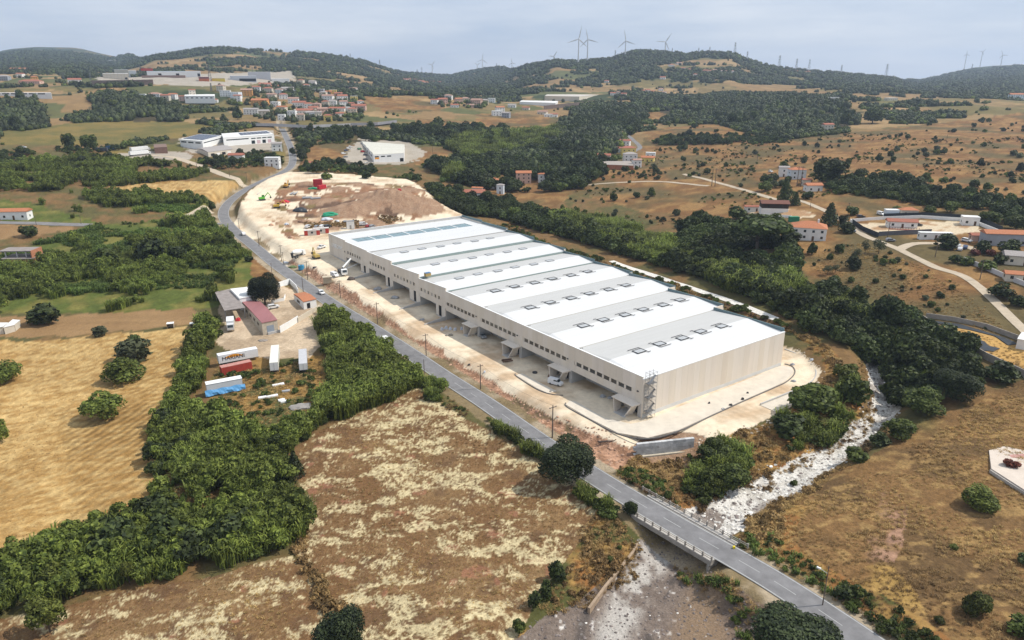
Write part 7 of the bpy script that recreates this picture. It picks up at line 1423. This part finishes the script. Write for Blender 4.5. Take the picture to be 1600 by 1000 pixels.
TL = [(886, 772, 88, 90, 'near', 'large round dark green tree beside the road by the mown field'), (985, 814, 26, 34, 'round', 'small dense tree at the start of the bridge parapet'), (1531, 805, 60, 50, 'npine', 'round topped pine alone in the dry brown field'), (1519, 968, 46, 55, 'npine', 'bright green bushy tree low in the dry brown field'), (1236, 1060, 136, 124, 'near', 'broad dark tree over the road at the bottom edge'), (538, 1064, 86, 118, 'near', 'dark bushy tree cut by the bottom edge of the mown field'), (82, 1000, 62, 72, 'pine', 'yellow green pine in front of the cane hedge on the bare slope'), (88, 935, 55, 58, 'pine', 'yellow green pine half inside the cane hedge'), (204, 918, 24, 46, 'pine', 'thin pine at the edge of the cane hedge'), (462, 748, 32, 48, 'conifer', 'small young conifer at the corner of the mown field'),
      (415, 482, 48, 58, 'near', 'big dark tree in the middle of the compound'), (1335, 724, 38, 32, 'bush', 'round shrub on the bank of the white river'), (1405, 690, 54, 36, 'nbush', 'wide dark shrub beside the white river'), (1374, 699, 32, 24, 'dbush', 'smaller shrub touching the wide one by the river'), (1562, 602, 52, 38, 'dbush', 'dark shrub below the corner of the straw lot wall'), (1490, 634, 70, 60, 'near', 'large dark tree over the dry slope by the river wood'), (210, 573, 62, 48, 'obush', 'grey green bush with dry fringe in the stubble'), (212, 552, 34, 34, 'dbush', 'dark bush behind the grey green one in the stubble'), (196, 604, 72, 28, 'cane', 'low wide bush in the stubble between two others'), (165, 662, 76, 46, 'cane', 'dark cane bush in the middle of the stubble'), (12, 602, 56, 48, 'cane', 'bush at the edge of the stubble by the picture side'), (0, 696, 36, 60, 'cane', 'tall green bush at the lower edge of the stubble side'), (158, 528, 26, 22, 'obush', 'small grey bush at the top of the stubble'),
      (238, 414, 50, 50, 'dbush', 'dark tree clump in the green reeds'), (282, 411, 34, 32, 'dbush', 'dark round tree beside the larger clump in the reeds'), (168, 422, 42, 38, 'bush', 'spreading tree in the reeds behind the brick shell'), (332, 330, 13, 16, 'round', 'small round tree by the road junction'), (48, 373, 32, 20, 'dbush', 'dark bush beside the narrow tilled field'), (336, 403, 22, 18, 'bush', 'bush in the dry corner by the road'), (390, 410, 16, 13, 'dbush', 'small dark shrub by the road verge'), (72, 511, 56, 44, 'dbush', 'dark rounded tree beside the pale lean to'),
      (1182, 410, 100, 66, 'umbrella', 'great umbrella crowned tree above the river wood'), (1292, 291, 66, 42, 'broad', 'large spreading tree beside the pale blue house'), (1225, 322, 30, 48, 'conifer', 'dark conifer beside the timber house track'), (1243, 322, 16, 24, 'conifer', 'small conifer next to the larger one'), (1295, 354, 32, 40, 'conifer', 'dark layered conifer behind the white villa'), (1268, 399, 17, 22, 'dbush', 'dark bush on the dry slope under the villa'), (1310, 397, 18, 18, 'dbush', 'round dark bush on the dry slope above the olives'), (1351, 398, 15, 22, 'olive', 'slim olive tree on the dry slope'), (1372, 399, 28, 26, 'olive', 'wide olive tree near the pale track'), (1332, 424, 28, 28, 'dbush', 'largest dark bush on the dry slope under the villa'), (1338, 406, 16, 18, 'olive', 'small olive behind the largest dark bush'), (1380, 413, 14, 12, 'bush', 'left of two low shrubs under the olive'), (1394, 413, 14, 10, 'bush', 'right of two low shrubs under the olive'), (1304, 429, 16, 16, 'olive', 'thin grey olive low on the slope'), (1292, 432, 18, 18, 'olive', 'pale olive beside the thin grey one'), (1303, 445, 22, 16, 'dbush', 'dark shrub at the foot of the olive slope'),
      (1478, 391, 40, 22, 'dbush', 'broad dark bush beside the parked white cars'), (1534, 397, 32, 22, 'dbush', 'round dark bush before the grey house'), (1574, 400, 40, 28, 'dbush', 'dark bush in front of the beige house'), (1523, 400, 17, 12, 'rust', 'rust red shrub nearer the track beside another'), (1547, 401, 16, 13, 'rust', 'rust red shrub before the dark bush'), (1493, 413, 22, 14, 'bush', 'green shrub at the end of the pale garden wall'), (1578, 735, 24, 22, 'rust', 'reddish brown round shrub on the paved terrace'),
      (109, 234, 20, 28, 'broad', 'taller tree of a pair before the far road'), (140, 236, 28, 28, 'broad', 'wider tree of a pair before the far road'), (1363, 194, 34, 28, 'round', 'large dark tree at the end of the dark wood'), (1316, 188, 26, 22, 'dbush', 'dark tree just inside the end of the dark wood'), (1440, 655, 70, 44, 'nbush', 'bushy green mass low on the river bank'), (1280, 262, 1, 1, 'bush', ''), (458, 243, 12, 12, 'round', 'round tree beside the straight road'), (495, 272, 26, 22, 'dbush', 'dark tree at the top of the dirt field by the road'), (480, 268, 22, 20, 'conifer', 'pointed dark tree by the road above the retaining wall'), (573, 280, 18, 14, 'dbush', 'dark bush in the scrub above the dirt field'), (510, 281, 20, 12, 'bush', 'bush on the scrub edge above the dirt field'), (1287, 690, 1, 1, 'bush', ''),
      (1115, 728, 60, 50, 'nbush', 'tall green bush clump between the block wall and the river'), (1140, 775, 66, 44, 'nbush', 'leafy bush clump on the river bank near the bridge'), (1102, 770, 36, 44, 'bush', 'leafy bush beside the river by the roadside'), (1265, 662, 90, 60, 'nbush', 'big green thicket on the bank above the white river'), (1225, 690, 60, 46, 'dbush', 'dark green thicket above the river bend'), (1320, 600, 44, 40, 'bright', 'fresh green thicket at the white river head'), (1330, 640, 50, 60, 'bush', 'green thicket along the white river bank'), (1455, 570, 1, 1, 'bush', ''),
      (690, 612, 26, 30, 'cane', 'bright green cane clump at the tip of the mown field'), (845, 780, 1, 1, 'bush', ''), (668, 965, 1, 1, 'bush', ''), (870, 915, 30, 42, 'dbush', 'dark shrub in the row along the shingle edge'), (852, 940, 26, 34, 'dbush', 'second dark shrub in the row along the shingle edge'), (836, 955, 26, 34, 'dbush', 'third dark shrub in the row along the shingle edge'), (810, 996, 22, 30, 'bush', 'shrub at the bottom end of the row by the shingle'), (967, 862, 9, 11, 'bush', 'small round plant above the river wall'), (952, 882, 15, 14, 'bush', 'low green plant beside the river wall'), (1316, 942, 34, 34, 'dbush', 'dark shrub behind the street lamp'), (1337, 940, 26, 30, 'bush', 'green shrub next to the dark one by the lamp'), (1490, 860, 14, 10, 'bright', 'small bright tuft in the dry brown field'), (1466, 978, 20, 15, 'bright', 'low bright shrub near the bushy tree'), (1596, 1000, 50, 34, 'bush', 'shrub at the lower right corner of the field'), (1600, 885, 26, 22, 'dbush', 'dark shrub at the side of the dry field'), (1240, 760, 14, 12, 'bush', 'tuft on the river edge')]
TL += [(1402, 334, 20, 14, 'bush', 'garden tree behind the sand lot fence near the white van'), (1332, 338, 24, 18, 'dbush', 'dark garden tree at the lane corner beside the sand lot'), (1316, 352, 20, 18, 'dbush', 'dark tree next to the layered conifer'), (1322, 366, 30, 20, 'dbush', 'dark thicket between the villa and the track'), (1452, 334, 22, 14, 'bush', 'green tree behind the orange roofed veranda house'), (1484, 334, 28, 16, 'broad', 'broad tree behind the white cube building'), (1545, 352, 34, 20, 'broad', 'broad tree at the back corner of the sand lot'), (1585, 362, 40, 24, 'broad', 'large tree behind the grey house'), (1232, 384, 36, 28, 'dbush', 'dark tree below the white villa'), (1212, 352, 30, 18, 'bush', 'bushy tree below the timber house'), (1150, 345, 34, 22, 'bush', 'tree beside the long white outbuilding'), (1196, 300, 26, 18, 'bush', 'tree by the track above the timber house'), (1205, 285, 22, 16, 'obush', 'grey green tree near the pale yard on the hill'), (1262, 312, 22, 16, 'dbush', 'dark tree below the pale blue house'), (1225, 262, 16, 12, 'bush', 'small tree behind the pale blue house'), (1540, 425, 30, 14, 'bush', 'green hedge clump inside the pale garden wall'), (1510, 416, 24, 14, 'bush', 'hedge clump at the start of the pale garden wall'), (1560, 414, 26, 16, 'dbush', 'dark hedge clump under the beige house'), (1562, 470, 40, 18, 'dbush', 'dark hedge clump beside the lower garden'), (1590, 482, 30, 18, 'dbush', 'second dark hedge clump at the garden end')]
for q in TL:
    if q[2] > 3: tree(q[0], q[1], q[2], q[3], q[4], q[5], 'bush' if 'bush' in q[5].split() or 'shrub' in q[5] or 'tuft' in q[5] or 'clump' in q[5] or 'plant' in q[5] or 'thicket' in q[5] else 'tree')
MARKS = [((1246, 280), 'the pale blue house'), ((1268, 374), 'the white villa'), ((1212, 333), 'the timber house'), ((1411, 356), 'the red roofed cabin'), ((1518, 352), 'the white cube building'), ((1572, 384), 'the large grey house'), ((963, 266), 'the brick building'), ((982, 242), 'the yellow house'), ((1112, 291), 'the pale track fork'), ((1248, 292), 'the pair of tall poles'), ((1363, 194), 'the wood end tree'), ((1294, 204), 'the red roofed cottage'), ((1000, 228), 'the winding lane'), ((1292, 291), 'the large spreading tree'), ((740, 310), 'the long red roof'), ((818, 287), 'the pink house'), ((850, 285), 'the orange roofed house'), ((600, 250), 'the white works'), ((1182, 405), 'the umbrella crowned tree'), ((1478, 391), 'the parked white cars'), ((1440, 502), 'the straw lot wall'), ((1335, 600), 'the white river head'), ((1230, 500), 'the near warehouse corner'), ((1058, 440), 'the middle of the warehouse'), ((900, 390), 'the far warehouse end'), ((700, 325), 'the dirt field corner'), ((1470, 418), 'the track bend'), ((1350, 398), 'the olive trees'), ((1478, 225), 'the pale hill pole'), ((1560, 230), 'the hilltop plain'), ((1080, 215), 'the hill hedge'), ((1183, 252), 'the hillside pole'), ((880, 230), 'the valley canes'), ((480, 225), 'the straight road'), ((220, 175), 'the olive field'), ((30, 180), 'the long white hall'), ((340, 180), 'the white factory'), ((1150, 180), 'the hill of turbines'), ((1580, 300), 'the vineyard end'), ((1400, 300), 'the vineyard')]
MARKW = [(P(*q_)[:2], n_) for q_, n_ in MARKS]
TONE = {'dbush': 'dark green', 'bush': 'mid green', 'obush': 'grey green', 'round': 'dark rounded', 'broad': 'broad green', 'olive': 'pale grey green'}
USED = {}
def near_label(x, y, s, kind, noun, place, sizes):
    ds = sorted((hypot(x-q_[0], y-q_[1]), n_, q_) for q_, n_ in MARKW)
    size = 'small' if s < sizes[0] else ('large' if s > sizes[1] else 'medium'); out = None
    for d_, n_, q_ in ds[:24]:
        side = 'just beside' if d_ < 12 else (('beyond' if y > q_[1] else 'in front of') if abs(y-q_[1]) > abs(x-q_[0]) else ('past' if x > q_[0] else 'before'))
        out = f'{size} {TONE[kind]} {noun} {place} {side} {n_}'
        if out not in USED: break
    USED[out] = 1; return out
def scat_things(polys, n, wr, hr, kinds, name, label, group, cat, parts=False, seed=1, minw=0, keep=True, clump=None, sizes=(3, 5)):
    rg = random.Random(seed); W_ = [Wpoly(p) for p in polys]; ar = [abs(np.sum(w[:, 0]*np.roll(w[:, 1], -1)-w[:, 1]*np.roll(w[:, 0], -1))) for w in W_]; c = 0; tries = 0
    while c < n and tries < n*40:
        tries += 1; w = W_[rg.choices(range(len(W_)), ar)[0]]; x = w[:, 0].min()+rg.random()*np.ptp(w[:, 0]); y = w[:, 1].min()+rg.random()*np.ptp(w[:, 1]); X = np.array([x]); Y = np.array([y])
        if not pip(w, X, Y)[0]: continue
        if clump and fbm(X/clump[0], Y/clump[0], clump[1], 3)[0] < clump[2]: continue
        if rg.random() > 350/(hypot(x, y)+1): continue   # a little denser towards the camera, where each one can be told apart
        if keep and not (off_tracks(X, Y)[0] and clear_of(X, Y, 6)[0]): continue
        s = wr[0]+(wr[1]-wr[0])*rg.random()**1.8; kd = rg.choice(kinds); plant(name, near_label(x, y, s, kd, name, label, sizes), cat, x, y, s, s*(hr[0]+(hr[1]-hr[0])*rg.random()), kd, group, parts); c += 1
    return c
HILLP = [(1010, 206), (1110, 194), (1220, 222), (1600, 178), (1760, 185), (1760, 330), (1580, 330), (1480, 320), (1370, 318), (1250, 312), (1180, 345), (1000, 332), (900, 300), (880, 290), (960, 262), (1020, 250)]
scat_things([HILLP], 240, (2.4, 7.6), (.7, 1.05), ['dbush', 'bush', 'dbush', 'obush'], 'shrub', 'on the dry hillside', 'shrubs dotted over the dry hillside', 'shrub', seed=3, clump=(60, 5, .42))
scat_things([[(860, 330), (900, 300), (1000, 332), (1170, 345), (1160, 380), (1060, 360), (980, 345)], [(900, 270), (1000, 262), (1100, 275), (1060, 282), (920, 285)]], 60, (2.5, 6.5), (.7, 1.0), ['dbush', 'bush', 'obush'], 'shrub', 'on the far slope', 'shrubs on the slope beyond the river wood', 'shrub', seed=4)
scat_things([[(1250, 400), (1330, 380), (1400, 400), (1500, 445), (1600, 560), (1500, 500), (1430, 490), (1300, 440)]], 46, (1.2, 3.6), (.6, .9), ['bush', 'obush', 'dbush'], 'shrub', 'on the near slope', 'shrubs on the slope under the track', 'shrub', seed=5)
VALLEY = [[(668, 292), (720, 308), (800, 322), (880, 345), (960, 372), (1050, 402), (1130, 425), (1200, 440), (1290, 462), (1390, 488), (1440, 505), (1520, 560), (1545, 590), (1490, 625), (1440, 650), (1400, 640), (1375, 570), (1310, 540), (1230, 500), (1150, 462), (1080, 432), (1000, 408), (930, 385), (860, 365), (780, 340), (700, 325)], [(1080, 345), (1240, 385), (1250, 440), (1130, 425), (1050, 395)]]
scat_things(VALLEY, 120, (5, 11), (.75, 1.05), ['dbush', 'bush', 'round', 'broad', 'dbush'], 'tree', 'in the river wood', 'trees of the river wood', 'tree', True, seed=6, sizes=(6, 8.5))
VAL2 = [[(660, 262), (720, 290), (790, 300), (900, 300), (960, 262), (940, 225), (880, 190), (960, 165), (1010, 185), (985, 215), (930, 205), (860, 215), (800, 240), (700, 245)], [(660, 200), (760, 205), (850, 210), (800, 225), (700, 228), (600, 210)]]
scat_things(VAL2, 80, (7, 15), (.8, 1.15), ['dbush', 'round', 'dbush', 'bush', 'broad'], 'tree', 'in the wooded valley', 'trees of the wooded valley', 'tree', True, seed=7, sizes=(9, 12))
scat_things([[(0, 158), (75, 155), (85, 195), (0, 205)], [(140, 160), (285, 158), (290, 188), (145, 190)], [(290, 170), (390, 165), (385, 195), (300, 192)], [(1010, 160), (1200, 155), (1345, 180), (1340, 196), (1220, 212), (1100, 192)], [(430, 200), (620, 205), (560, 250), (470, 258)]], 50, (9, 16), (.9, 1.3), ['round', 'dbush', 'round'], 'tree', 'in the far wood', 'trees of the far woods', 'tree', True, seed=8, sizes=(10, 13))
# --- canes, hedges, undergrowth, grass: cover that nobody could count
def put(name, polys, spacing, protos, s0, s1, keep=None, road=5.6, seed=0, hv=None, yard=True):
    x, y = fill(polys, spacing, .6, keep=lambda a, b: clear_of(a, b, road, yard) & off_tracks(a, b))
    if keep is not None: k = keep(x, y); x, y = x[k], y[k]
    s = s0+(s1-s0)*RNG.random(len(x)); n = fbm(x/9, y/9, 17+seed, 3); s = s*(.30+1.35*n)
    return scatter(name, np.stack([x, y, T(x, y)-.05], 1), s, RNG.random(len(x))*6.28, protos)
CANE1 = [[(318, 505), (352, 486), (345, 520), (322, 545), (330, 560), (318, 590), (296, 636), (330, 652), (385, 668), (440, 690), (455, 698), (442, 712), (470, 770), (484, 832), (455, 862), (380, 880), (250, 905), (100, 944), (0, 968), (-70, 985), (-70, 905), (0, 880), (110, 842), (190, 810), (262, 800), (240, 745), (244, 690), (270, 625), (292, 560)]]
CANE2 = [[(500, 488), (522, 492), (556, 516), (600, 552), (640, 582), (655, 600), (600, 628), (545, 652), (505, 655), (495, 632), (518, 600), (508, 545), (500, 520)], [(655, 602), (545, 652), (440, 704), (420, 690), (450, 660), (540, 640), (640, 592)]]
OPENW = [Wpoly(p_) for p_ in ([(238, 752), (262, 742), (300, 770), (310, 800), (270, 806)], [(262, 660), (275, 640), (285, 660), (272, 690)], [(455, 640), (500, 650), (470, 672), (440, 668)])]
def cane_ok(x, y): return (fbm(x/5, y/5, 13, 3) > .33) & ~np.any([pip(w_, x, y) for w_ in OPENW], axis=0)
put('cane_thicket', CANE1, 1.25, P_REED[:2]+P_LEAFY+P_BUSH[:1], .8, 1.4, keep=cane_ok)
put('leafy_thicket', CANE1, 3.0, P_DARK+P_BUSH, .9, 2.1, keep=lambda x, y: cane_ok(x, y) & (fbm(x/13, y/13, 15, 3) > .52))
put('opening_weeds', [[(238, 752), (262, 742), (300, 770), (310, 800), (270, 806)], [(455, 640), (500, 650), (470, 672), (440, 668)]], 1.0, P_DRY+P_REEDG[:1], .6, 1.1)
put('cane_thicket', CANE2, 1.25, P_REED+P_LEAFY[:2]+P_BUSH[:1], .95, 1.5, keep=cane_ok)
CANE3 = [[(-70, 440), (0, 440), (120, 432), (250, 425), (330, 420), (375, 430), (330, 482), (200, 488), (90, 488), (-70, 492)], [(-60, 258), (60, 255), (150, 245), (260, 258), (330, 268), (300, 280), (240, 286), (190, 292), (160, 296), (60, 300), (-60, 300)], [(100, 300), (200, 303), (260, 308), (325, 318), (322, 325), (240, 322), (180, 326), (130, 312)], [(160, 338), (225, 330), (220, 346), (165, 350)], [(60, 318), (130, 330), (155, 345), (100, 340)], [(285, 362), (355, 356), (362, 372), (290, 376)], [(140, 375), (330, 345), (390, 400), (330, 425), (120, 435), (60, 440), (-60, 440), (-60, 410)]]
put('far_canes', CANE3, 2.3, P_REED+P_LEAFY, .8, 1.45, keep=lambda x, y: fbm(x/22, y/22, 3, 3) > np.where(y < 420, .50, .42))
put('green_herbs', [[(0, 400), (150, 352), (330, 345), (392, 398), (330, 450), (0, 460)], [(185, 302), (330, 318), (318, 335), (220, 330)]], 1.7, P_REEDG, .7, 1.4, keep=lambda x, y: fbm(x/14, y/14, 23, 3) > .38)
put('hedge', [[(757, 650), (775, 655), (812, 672), (858, 700), (850, 722), (800, 692), (758, 668)], [(655, 598), (690, 600), (690, 628), (678, 625)], [(905, 760), (940, 785), (975, 800), (960, 815), (930, 800), (900, 775)]], .95, P_BUSH+P_REED[:1], .75, 1.2, road=4.6)
put('undergrowth', VALLEY, 2.2, P_DARK+P_BUSH, .8, 2.2)
put('bright_thicket', [[(865, 342), (900, 340), (960, 350), (1040, 382), (1090, 405), (1060, 415), (1000, 405), (930, 380), (880, 362)], [(1090, 420), (1180, 430), (1260, 452), (1220, 470), (1160, 462), (1110, 445)], [(1310, 470), (1380, 490), (1360, 510), (1300, 490)]], 1.5, P_REED+P_REED+P_BUSH, 1.2, 1.9)
VCANE = [[(700, 226), (735, 214), (800, 207), (890, 206), (880, 222), (800, 240), (740, 252), (690, 244)], [(690, 272), (720, 268), (725, 282), (690, 285)]]
put('valley_canes', VCANE, 3.0, P_REED+P_REEDG, 1.6, 2.6, keep=lambda x, y: fbm(x/30, y/30, 61, 3) > .36)
put('valley_undergrowth', VAL2, 4.2, P_DARK+P_BUSH, 1.4, 3.4, keep=lambda x, y: (fbm(x/45, y/45, 63, 3) > .44) & ~np.any([pip(Wpoly(p_), x, y) for p_ in VCANE], axis=0))
put('river_thicket', [[(1080, 715), (1130, 690), (1165, 720), (1175, 760), (1110, 795), (1075, 770)], [(1210, 660), (1290, 630), (1335, 590), (1350, 640), (1300, 690), (1230, 705)]], 1.1, P_BUSH+P_REED[:1]+P_BROWN[:1], .7, 1.35, keep=lambda x, y: fbm(x/8, y/8, 29, 3) > .42)
put('roadside_scrub', [[(1135, 852), (1215, 897), (1300, 947), (1420, 1022), (1460, 1060), (1540, 1060), (1450, 990), (1370, 935), (1285, 892), (1225, 856), (1180, 832)], [(960, 745), (1050, 800), (1075, 812), (1060, 770), (1000, 735)]], .85, P_BUSH[:2]+P_DRY*2+P_REEDG, .35, .85, road=4.3)
put('hay_tufts', [[(655, 606), (700, 640), (760, 675), (850, 731), (930, 792), (900, 850), (840, 930), (800, 1060), (500, 1060), (500, 960), (482, 900), (482, 830), (472, 760), (440, 710), (540, 657)], [(458, 870), (300, 908), (150, 938), (0, 970), (-80, 1060), (480, 1060)]], 1.25, P_DRY, .22, .5)
put('roadside_grass', [[(1120, 895), (1200, 948), (1290, 1004), (1340, 1055), (1290, 1055), (1190, 968), (1125, 916)]], .8, P_DRY*2+P_REEDG[:1], .5, 1.0, road=4.3)
put('stubble_tufts', [[(-60, 532), (150, 526), (300, 514), (285, 570), (262, 630), (240, 735), (255, 790), (150, 828), (0, 878), (-60, 890)]], 1.6, P_DRY, .12, .28)
put('river_edge', [[(1338, 566), (1352, 600), (1362, 640), (1345, 672), (1300, 696), (1235, 732), (1160, 765), (1092, 797), (1100, 803), (1165, 772), (1240, 739), (1306, 702), (1352, 677), (1370, 640), (1358, 598), (1344, 562)], [(1150, 848), (1195, 812), (1262, 772), (1318, 735), (1358, 704), (1395, 668), (1386, 664), (1350, 698), (1310, 728), (1252, 765), (1186, 803), (1140, 842)], [(955, 915), (1000, 850), (1016, 852), (985, 905), (960, 930)]], .75, P_DRY*2+P_BROWN[:1], .45, 1.0)
put('gully_scrub', [[(462, 838), (484, 832), (492, 880), (520, 930), (535, 965), (515, 985), (500, 950), (478, 890)]], .9, P_BROWN+P_DRY, .7, 1.3)
put('bank_scrub', [[(1058, 888), (1092, 892), (1150, 918), (1195, 955), (1190, 985), (1140, 950), (1090, 925), (1060, 912)], [(1130, 950), (1190, 985), (1230, 1040), (1180, 1040)]], .9, P_DRY*2+P_BUSH[:1]+P_REEDG[:1], .45, 1.0, road=4.6)
put('dry_scrub', [[(990, 722), (1090, 706), (1160, 674), (1240, 642), (1292, 600), (1288, 560), (1225, 512), (1300, 545), (1345, 600), (1350, 660), (1280, 705), (1150, 765), (1080, 800), (1010, 800), (960, 742)], [(930, 800), (985, 830), (1000, 850), (940, 930), (870, 970), (840, 945), (905, 855)], [(1140, 850), (1200, 790), (1260, 775), (1200, 860)]], .8, P_DRY*3+P_BROWN, .5, 1.15, road=4.3)
put('dark_scrub', [[(730, 345), (800, 352), (870, 385), (960, 415), (1050, 446), (1150, 474), (1235, 512), (1225, 520), (1100, 472), (990, 437), (900, 407), (800, 377)]], 1.5, P_BROWN+P_DRY+P_BUSH[:1], .7, 1.3)
put('weedy_scrub', [[(335, 592), (348, 562), (420, 575), (505, 558), (518, 600), (488, 640), (440, 665), (390, 662), (350, 640)]], 1.1, P_DRY*5+P_BUSH[:1], .4, 1.0)
put('dry_grass', [[(1720, 585), (1600, 596), (1520, 642), (1440, 692), (1330, 728), (1230, 792), (1185, 855), (1210, 905), (1300, 960), (1390, 1060), (1760, 1060)]], 1.0, P_DRY, .35, .85, keep=lambda x, y: fbm(x/7, y/7, 37, 3) > .40)
put('verge_grass', [[(470, 440), (520, 478), (600, 528), (700, 590), (800, 655), (900, 720), (960, 755), (990, 740), (940, 738), (860, 690), (760, 622), (660, 556), (560, 490)], [(640, 580), (700, 620), (760, 660), (700, 640)]], 1.0, P_DRY+P_BROWN+P_BUSH[:1], .35, .8, road=4.4, keep=lambda x, y: fbm(x/6, y/6, 43, 3) > .5)
put('spoil_weeds', [[(470, 345), (560, 345), (560, 356), (480, 358)], [(590, 335), (630, 340), (600, 350)]], 1.2, P_DRY+P_BROWN, .6, 1.1, yard=False)
put('slope_scrub', [HILLP, [(860, 330), (1000, 332), (1170, 345), (1250, 400), (1080, 360), (980, 345)]], 5.5, P_BUSH+P_BROWN+P_DRY, .5, 1.3, keep=lambda x, y: (fbm(x/26, y/26, 47, 3) > .56) & (np.hypot(x, y) < 900))
put('scrub_thicket', [[(1390, 285), (1480, 300), (1600, 325), (1720, 345), (1720, 380), (1600, 352), (1500, 335), (1400, 315), (1330, 305)], [(1280, 280), (1440, 275), (1440, 300), (1300, 305)], [(1020, 218), (1110, 212), (1230, 215), (1230, 224), (1100, 226), (1020, 228)]], 3.2, P_BUSH+P_DARK[:1], 1.1, 2.0, keep=lambda x, y: fbm(x/20, y/20, 53, 3) > .42)
put('vineyard_rows', [[(1350, 292), (1400, 300), (1490, 316), (1480, 324), (1400, 312), (1345, 302)]], 1.8, P_REEDG, 1.0, 1.6)
put('slope_tufts', [[(1250, 400), (1330, 380), (1400, 400), (1500, 445), (1620, 560), (1500, 500), (1430, 490), (1300, 440)], [(1442, 503), (1500, 512), (1600, 548), (1660, 590), (1600, 580), (1490, 532)]], 1.6, P_DRY, .5, 1.0)
put('mid_scrub', [[(470, 262), (560, 250), (640, 262), (660, 285), (560, 282), (470, 278)], [(430, 205), (620, 208), (540, 250), (470, 255)], [(380, 240), (450, 235), (440, 265), (330, 265), (300, 255)], [(0, 240), (150, 240), (200, 250), (130, 262), (0, 262)], [(60, 222), (200, 232), (150, 240), (0, 236)]], 3.4, P_BUSH+P_DARK[:1]+P_BROWN[:1], .9, 2.0, keep=lambda x, y: fbm(x/24, y/24, 59, 3) > .5)
# --- woods on the far hills
n = 170000; a = (RNG.random(n)-.5)*2*R(43); d = np.exp(math.log(640)+RNG.random(n)*math.log(4600/640)); x = np.sin(a)*d; y = np.cos(a)*d
fo, pv = wooded(x, y)
k = (fo > .505) | ((RNG.random(n) < .035) & (fo > .40))
for nm in ('hillside', 'olivefield', 'industrial', 'stubble', 'yard'):
    for p in COVER[nm]: k &= ~pip(p, x, y)
for ln, w in TRACKW[:1]: pass
k &= dist_line(ROADL, x, y, 14)[0] > 10
x, y, d, fo = x[k], y[k], d[k], fo[k]
kp = np.ones(len(x), bool)
for bx, by, r in KEEPOUT:
    m_ = (np.abs(x-bx) < r+3) & (y > by-r-25) & (y < by+r+3) if by > 600 else np.zeros(len(x), bool); kp &= ~m_
x, y, d, fo = x[kp], y[kp], d[kp], fo[kp]
s = np.interp(d, [640, 1500, 4600], [2.2, 3.4, 6.5])*(.5+.8*RNG.random(len(x)))*np.interp(fo, [.45, .58], [.55, 1.15])
near = d < 1500
scatter('far_wood', np.stack([x, y, T(x, y)], 1)[near], s[near], RNG.random(near.sum())*6, P_FAR[:2]+P_FARB)
scatter('hill_forest', np.stack([x, y, T(x, y)], 1)[~near], s[~near], RNG.random((~near).sum())*6, P_FAR+P_FARB[:1])
print('far trees', len(x))
put('village_trees', [[(385, 140), (450, 130), (540, 140), (575, 165), (560, 192), (440, 195), (395, 185)], [(285, 150), (390, 140), (395, 165), (300, 165)], [(675, 155), (770, 155), (760, 170), (690, 168)]], 13, P_FAR[:2]+P_FARB[:1], 2.0, 4.0)
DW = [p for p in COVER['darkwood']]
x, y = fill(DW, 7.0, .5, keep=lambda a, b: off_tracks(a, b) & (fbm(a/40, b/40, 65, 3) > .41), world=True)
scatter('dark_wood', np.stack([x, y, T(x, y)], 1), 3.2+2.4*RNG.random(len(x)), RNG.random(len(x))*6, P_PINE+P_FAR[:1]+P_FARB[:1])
# ------------------------------------------------------------------ the air: one closed box of thin haze
HZ = (-6500, 6500, -400, 7600, -60, 300)
o = MB().box(*HZ).build('haze', []); tag(o, kind='stuff')
m = bpy.data.materials.new('thin_haze'); m.use_nodes = True; n_ = m.node_tree; n_.nodes.clear(); ou = n_.nodes.new('ShaderNodeOutputMaterial'); pv = n_.nodes.new('ShaderNodeVolumePrincipled')
pv.inputs['Color'].default_value = (.66, .80, 1.0, 1); pv.inputs['Density'].default_value = HAZE; pv.inputs['Anisotropy'].default_value = .3; n_.links.new(pv.outputs[0], ou.inputs['Volume']); o.data.materials.append(m)
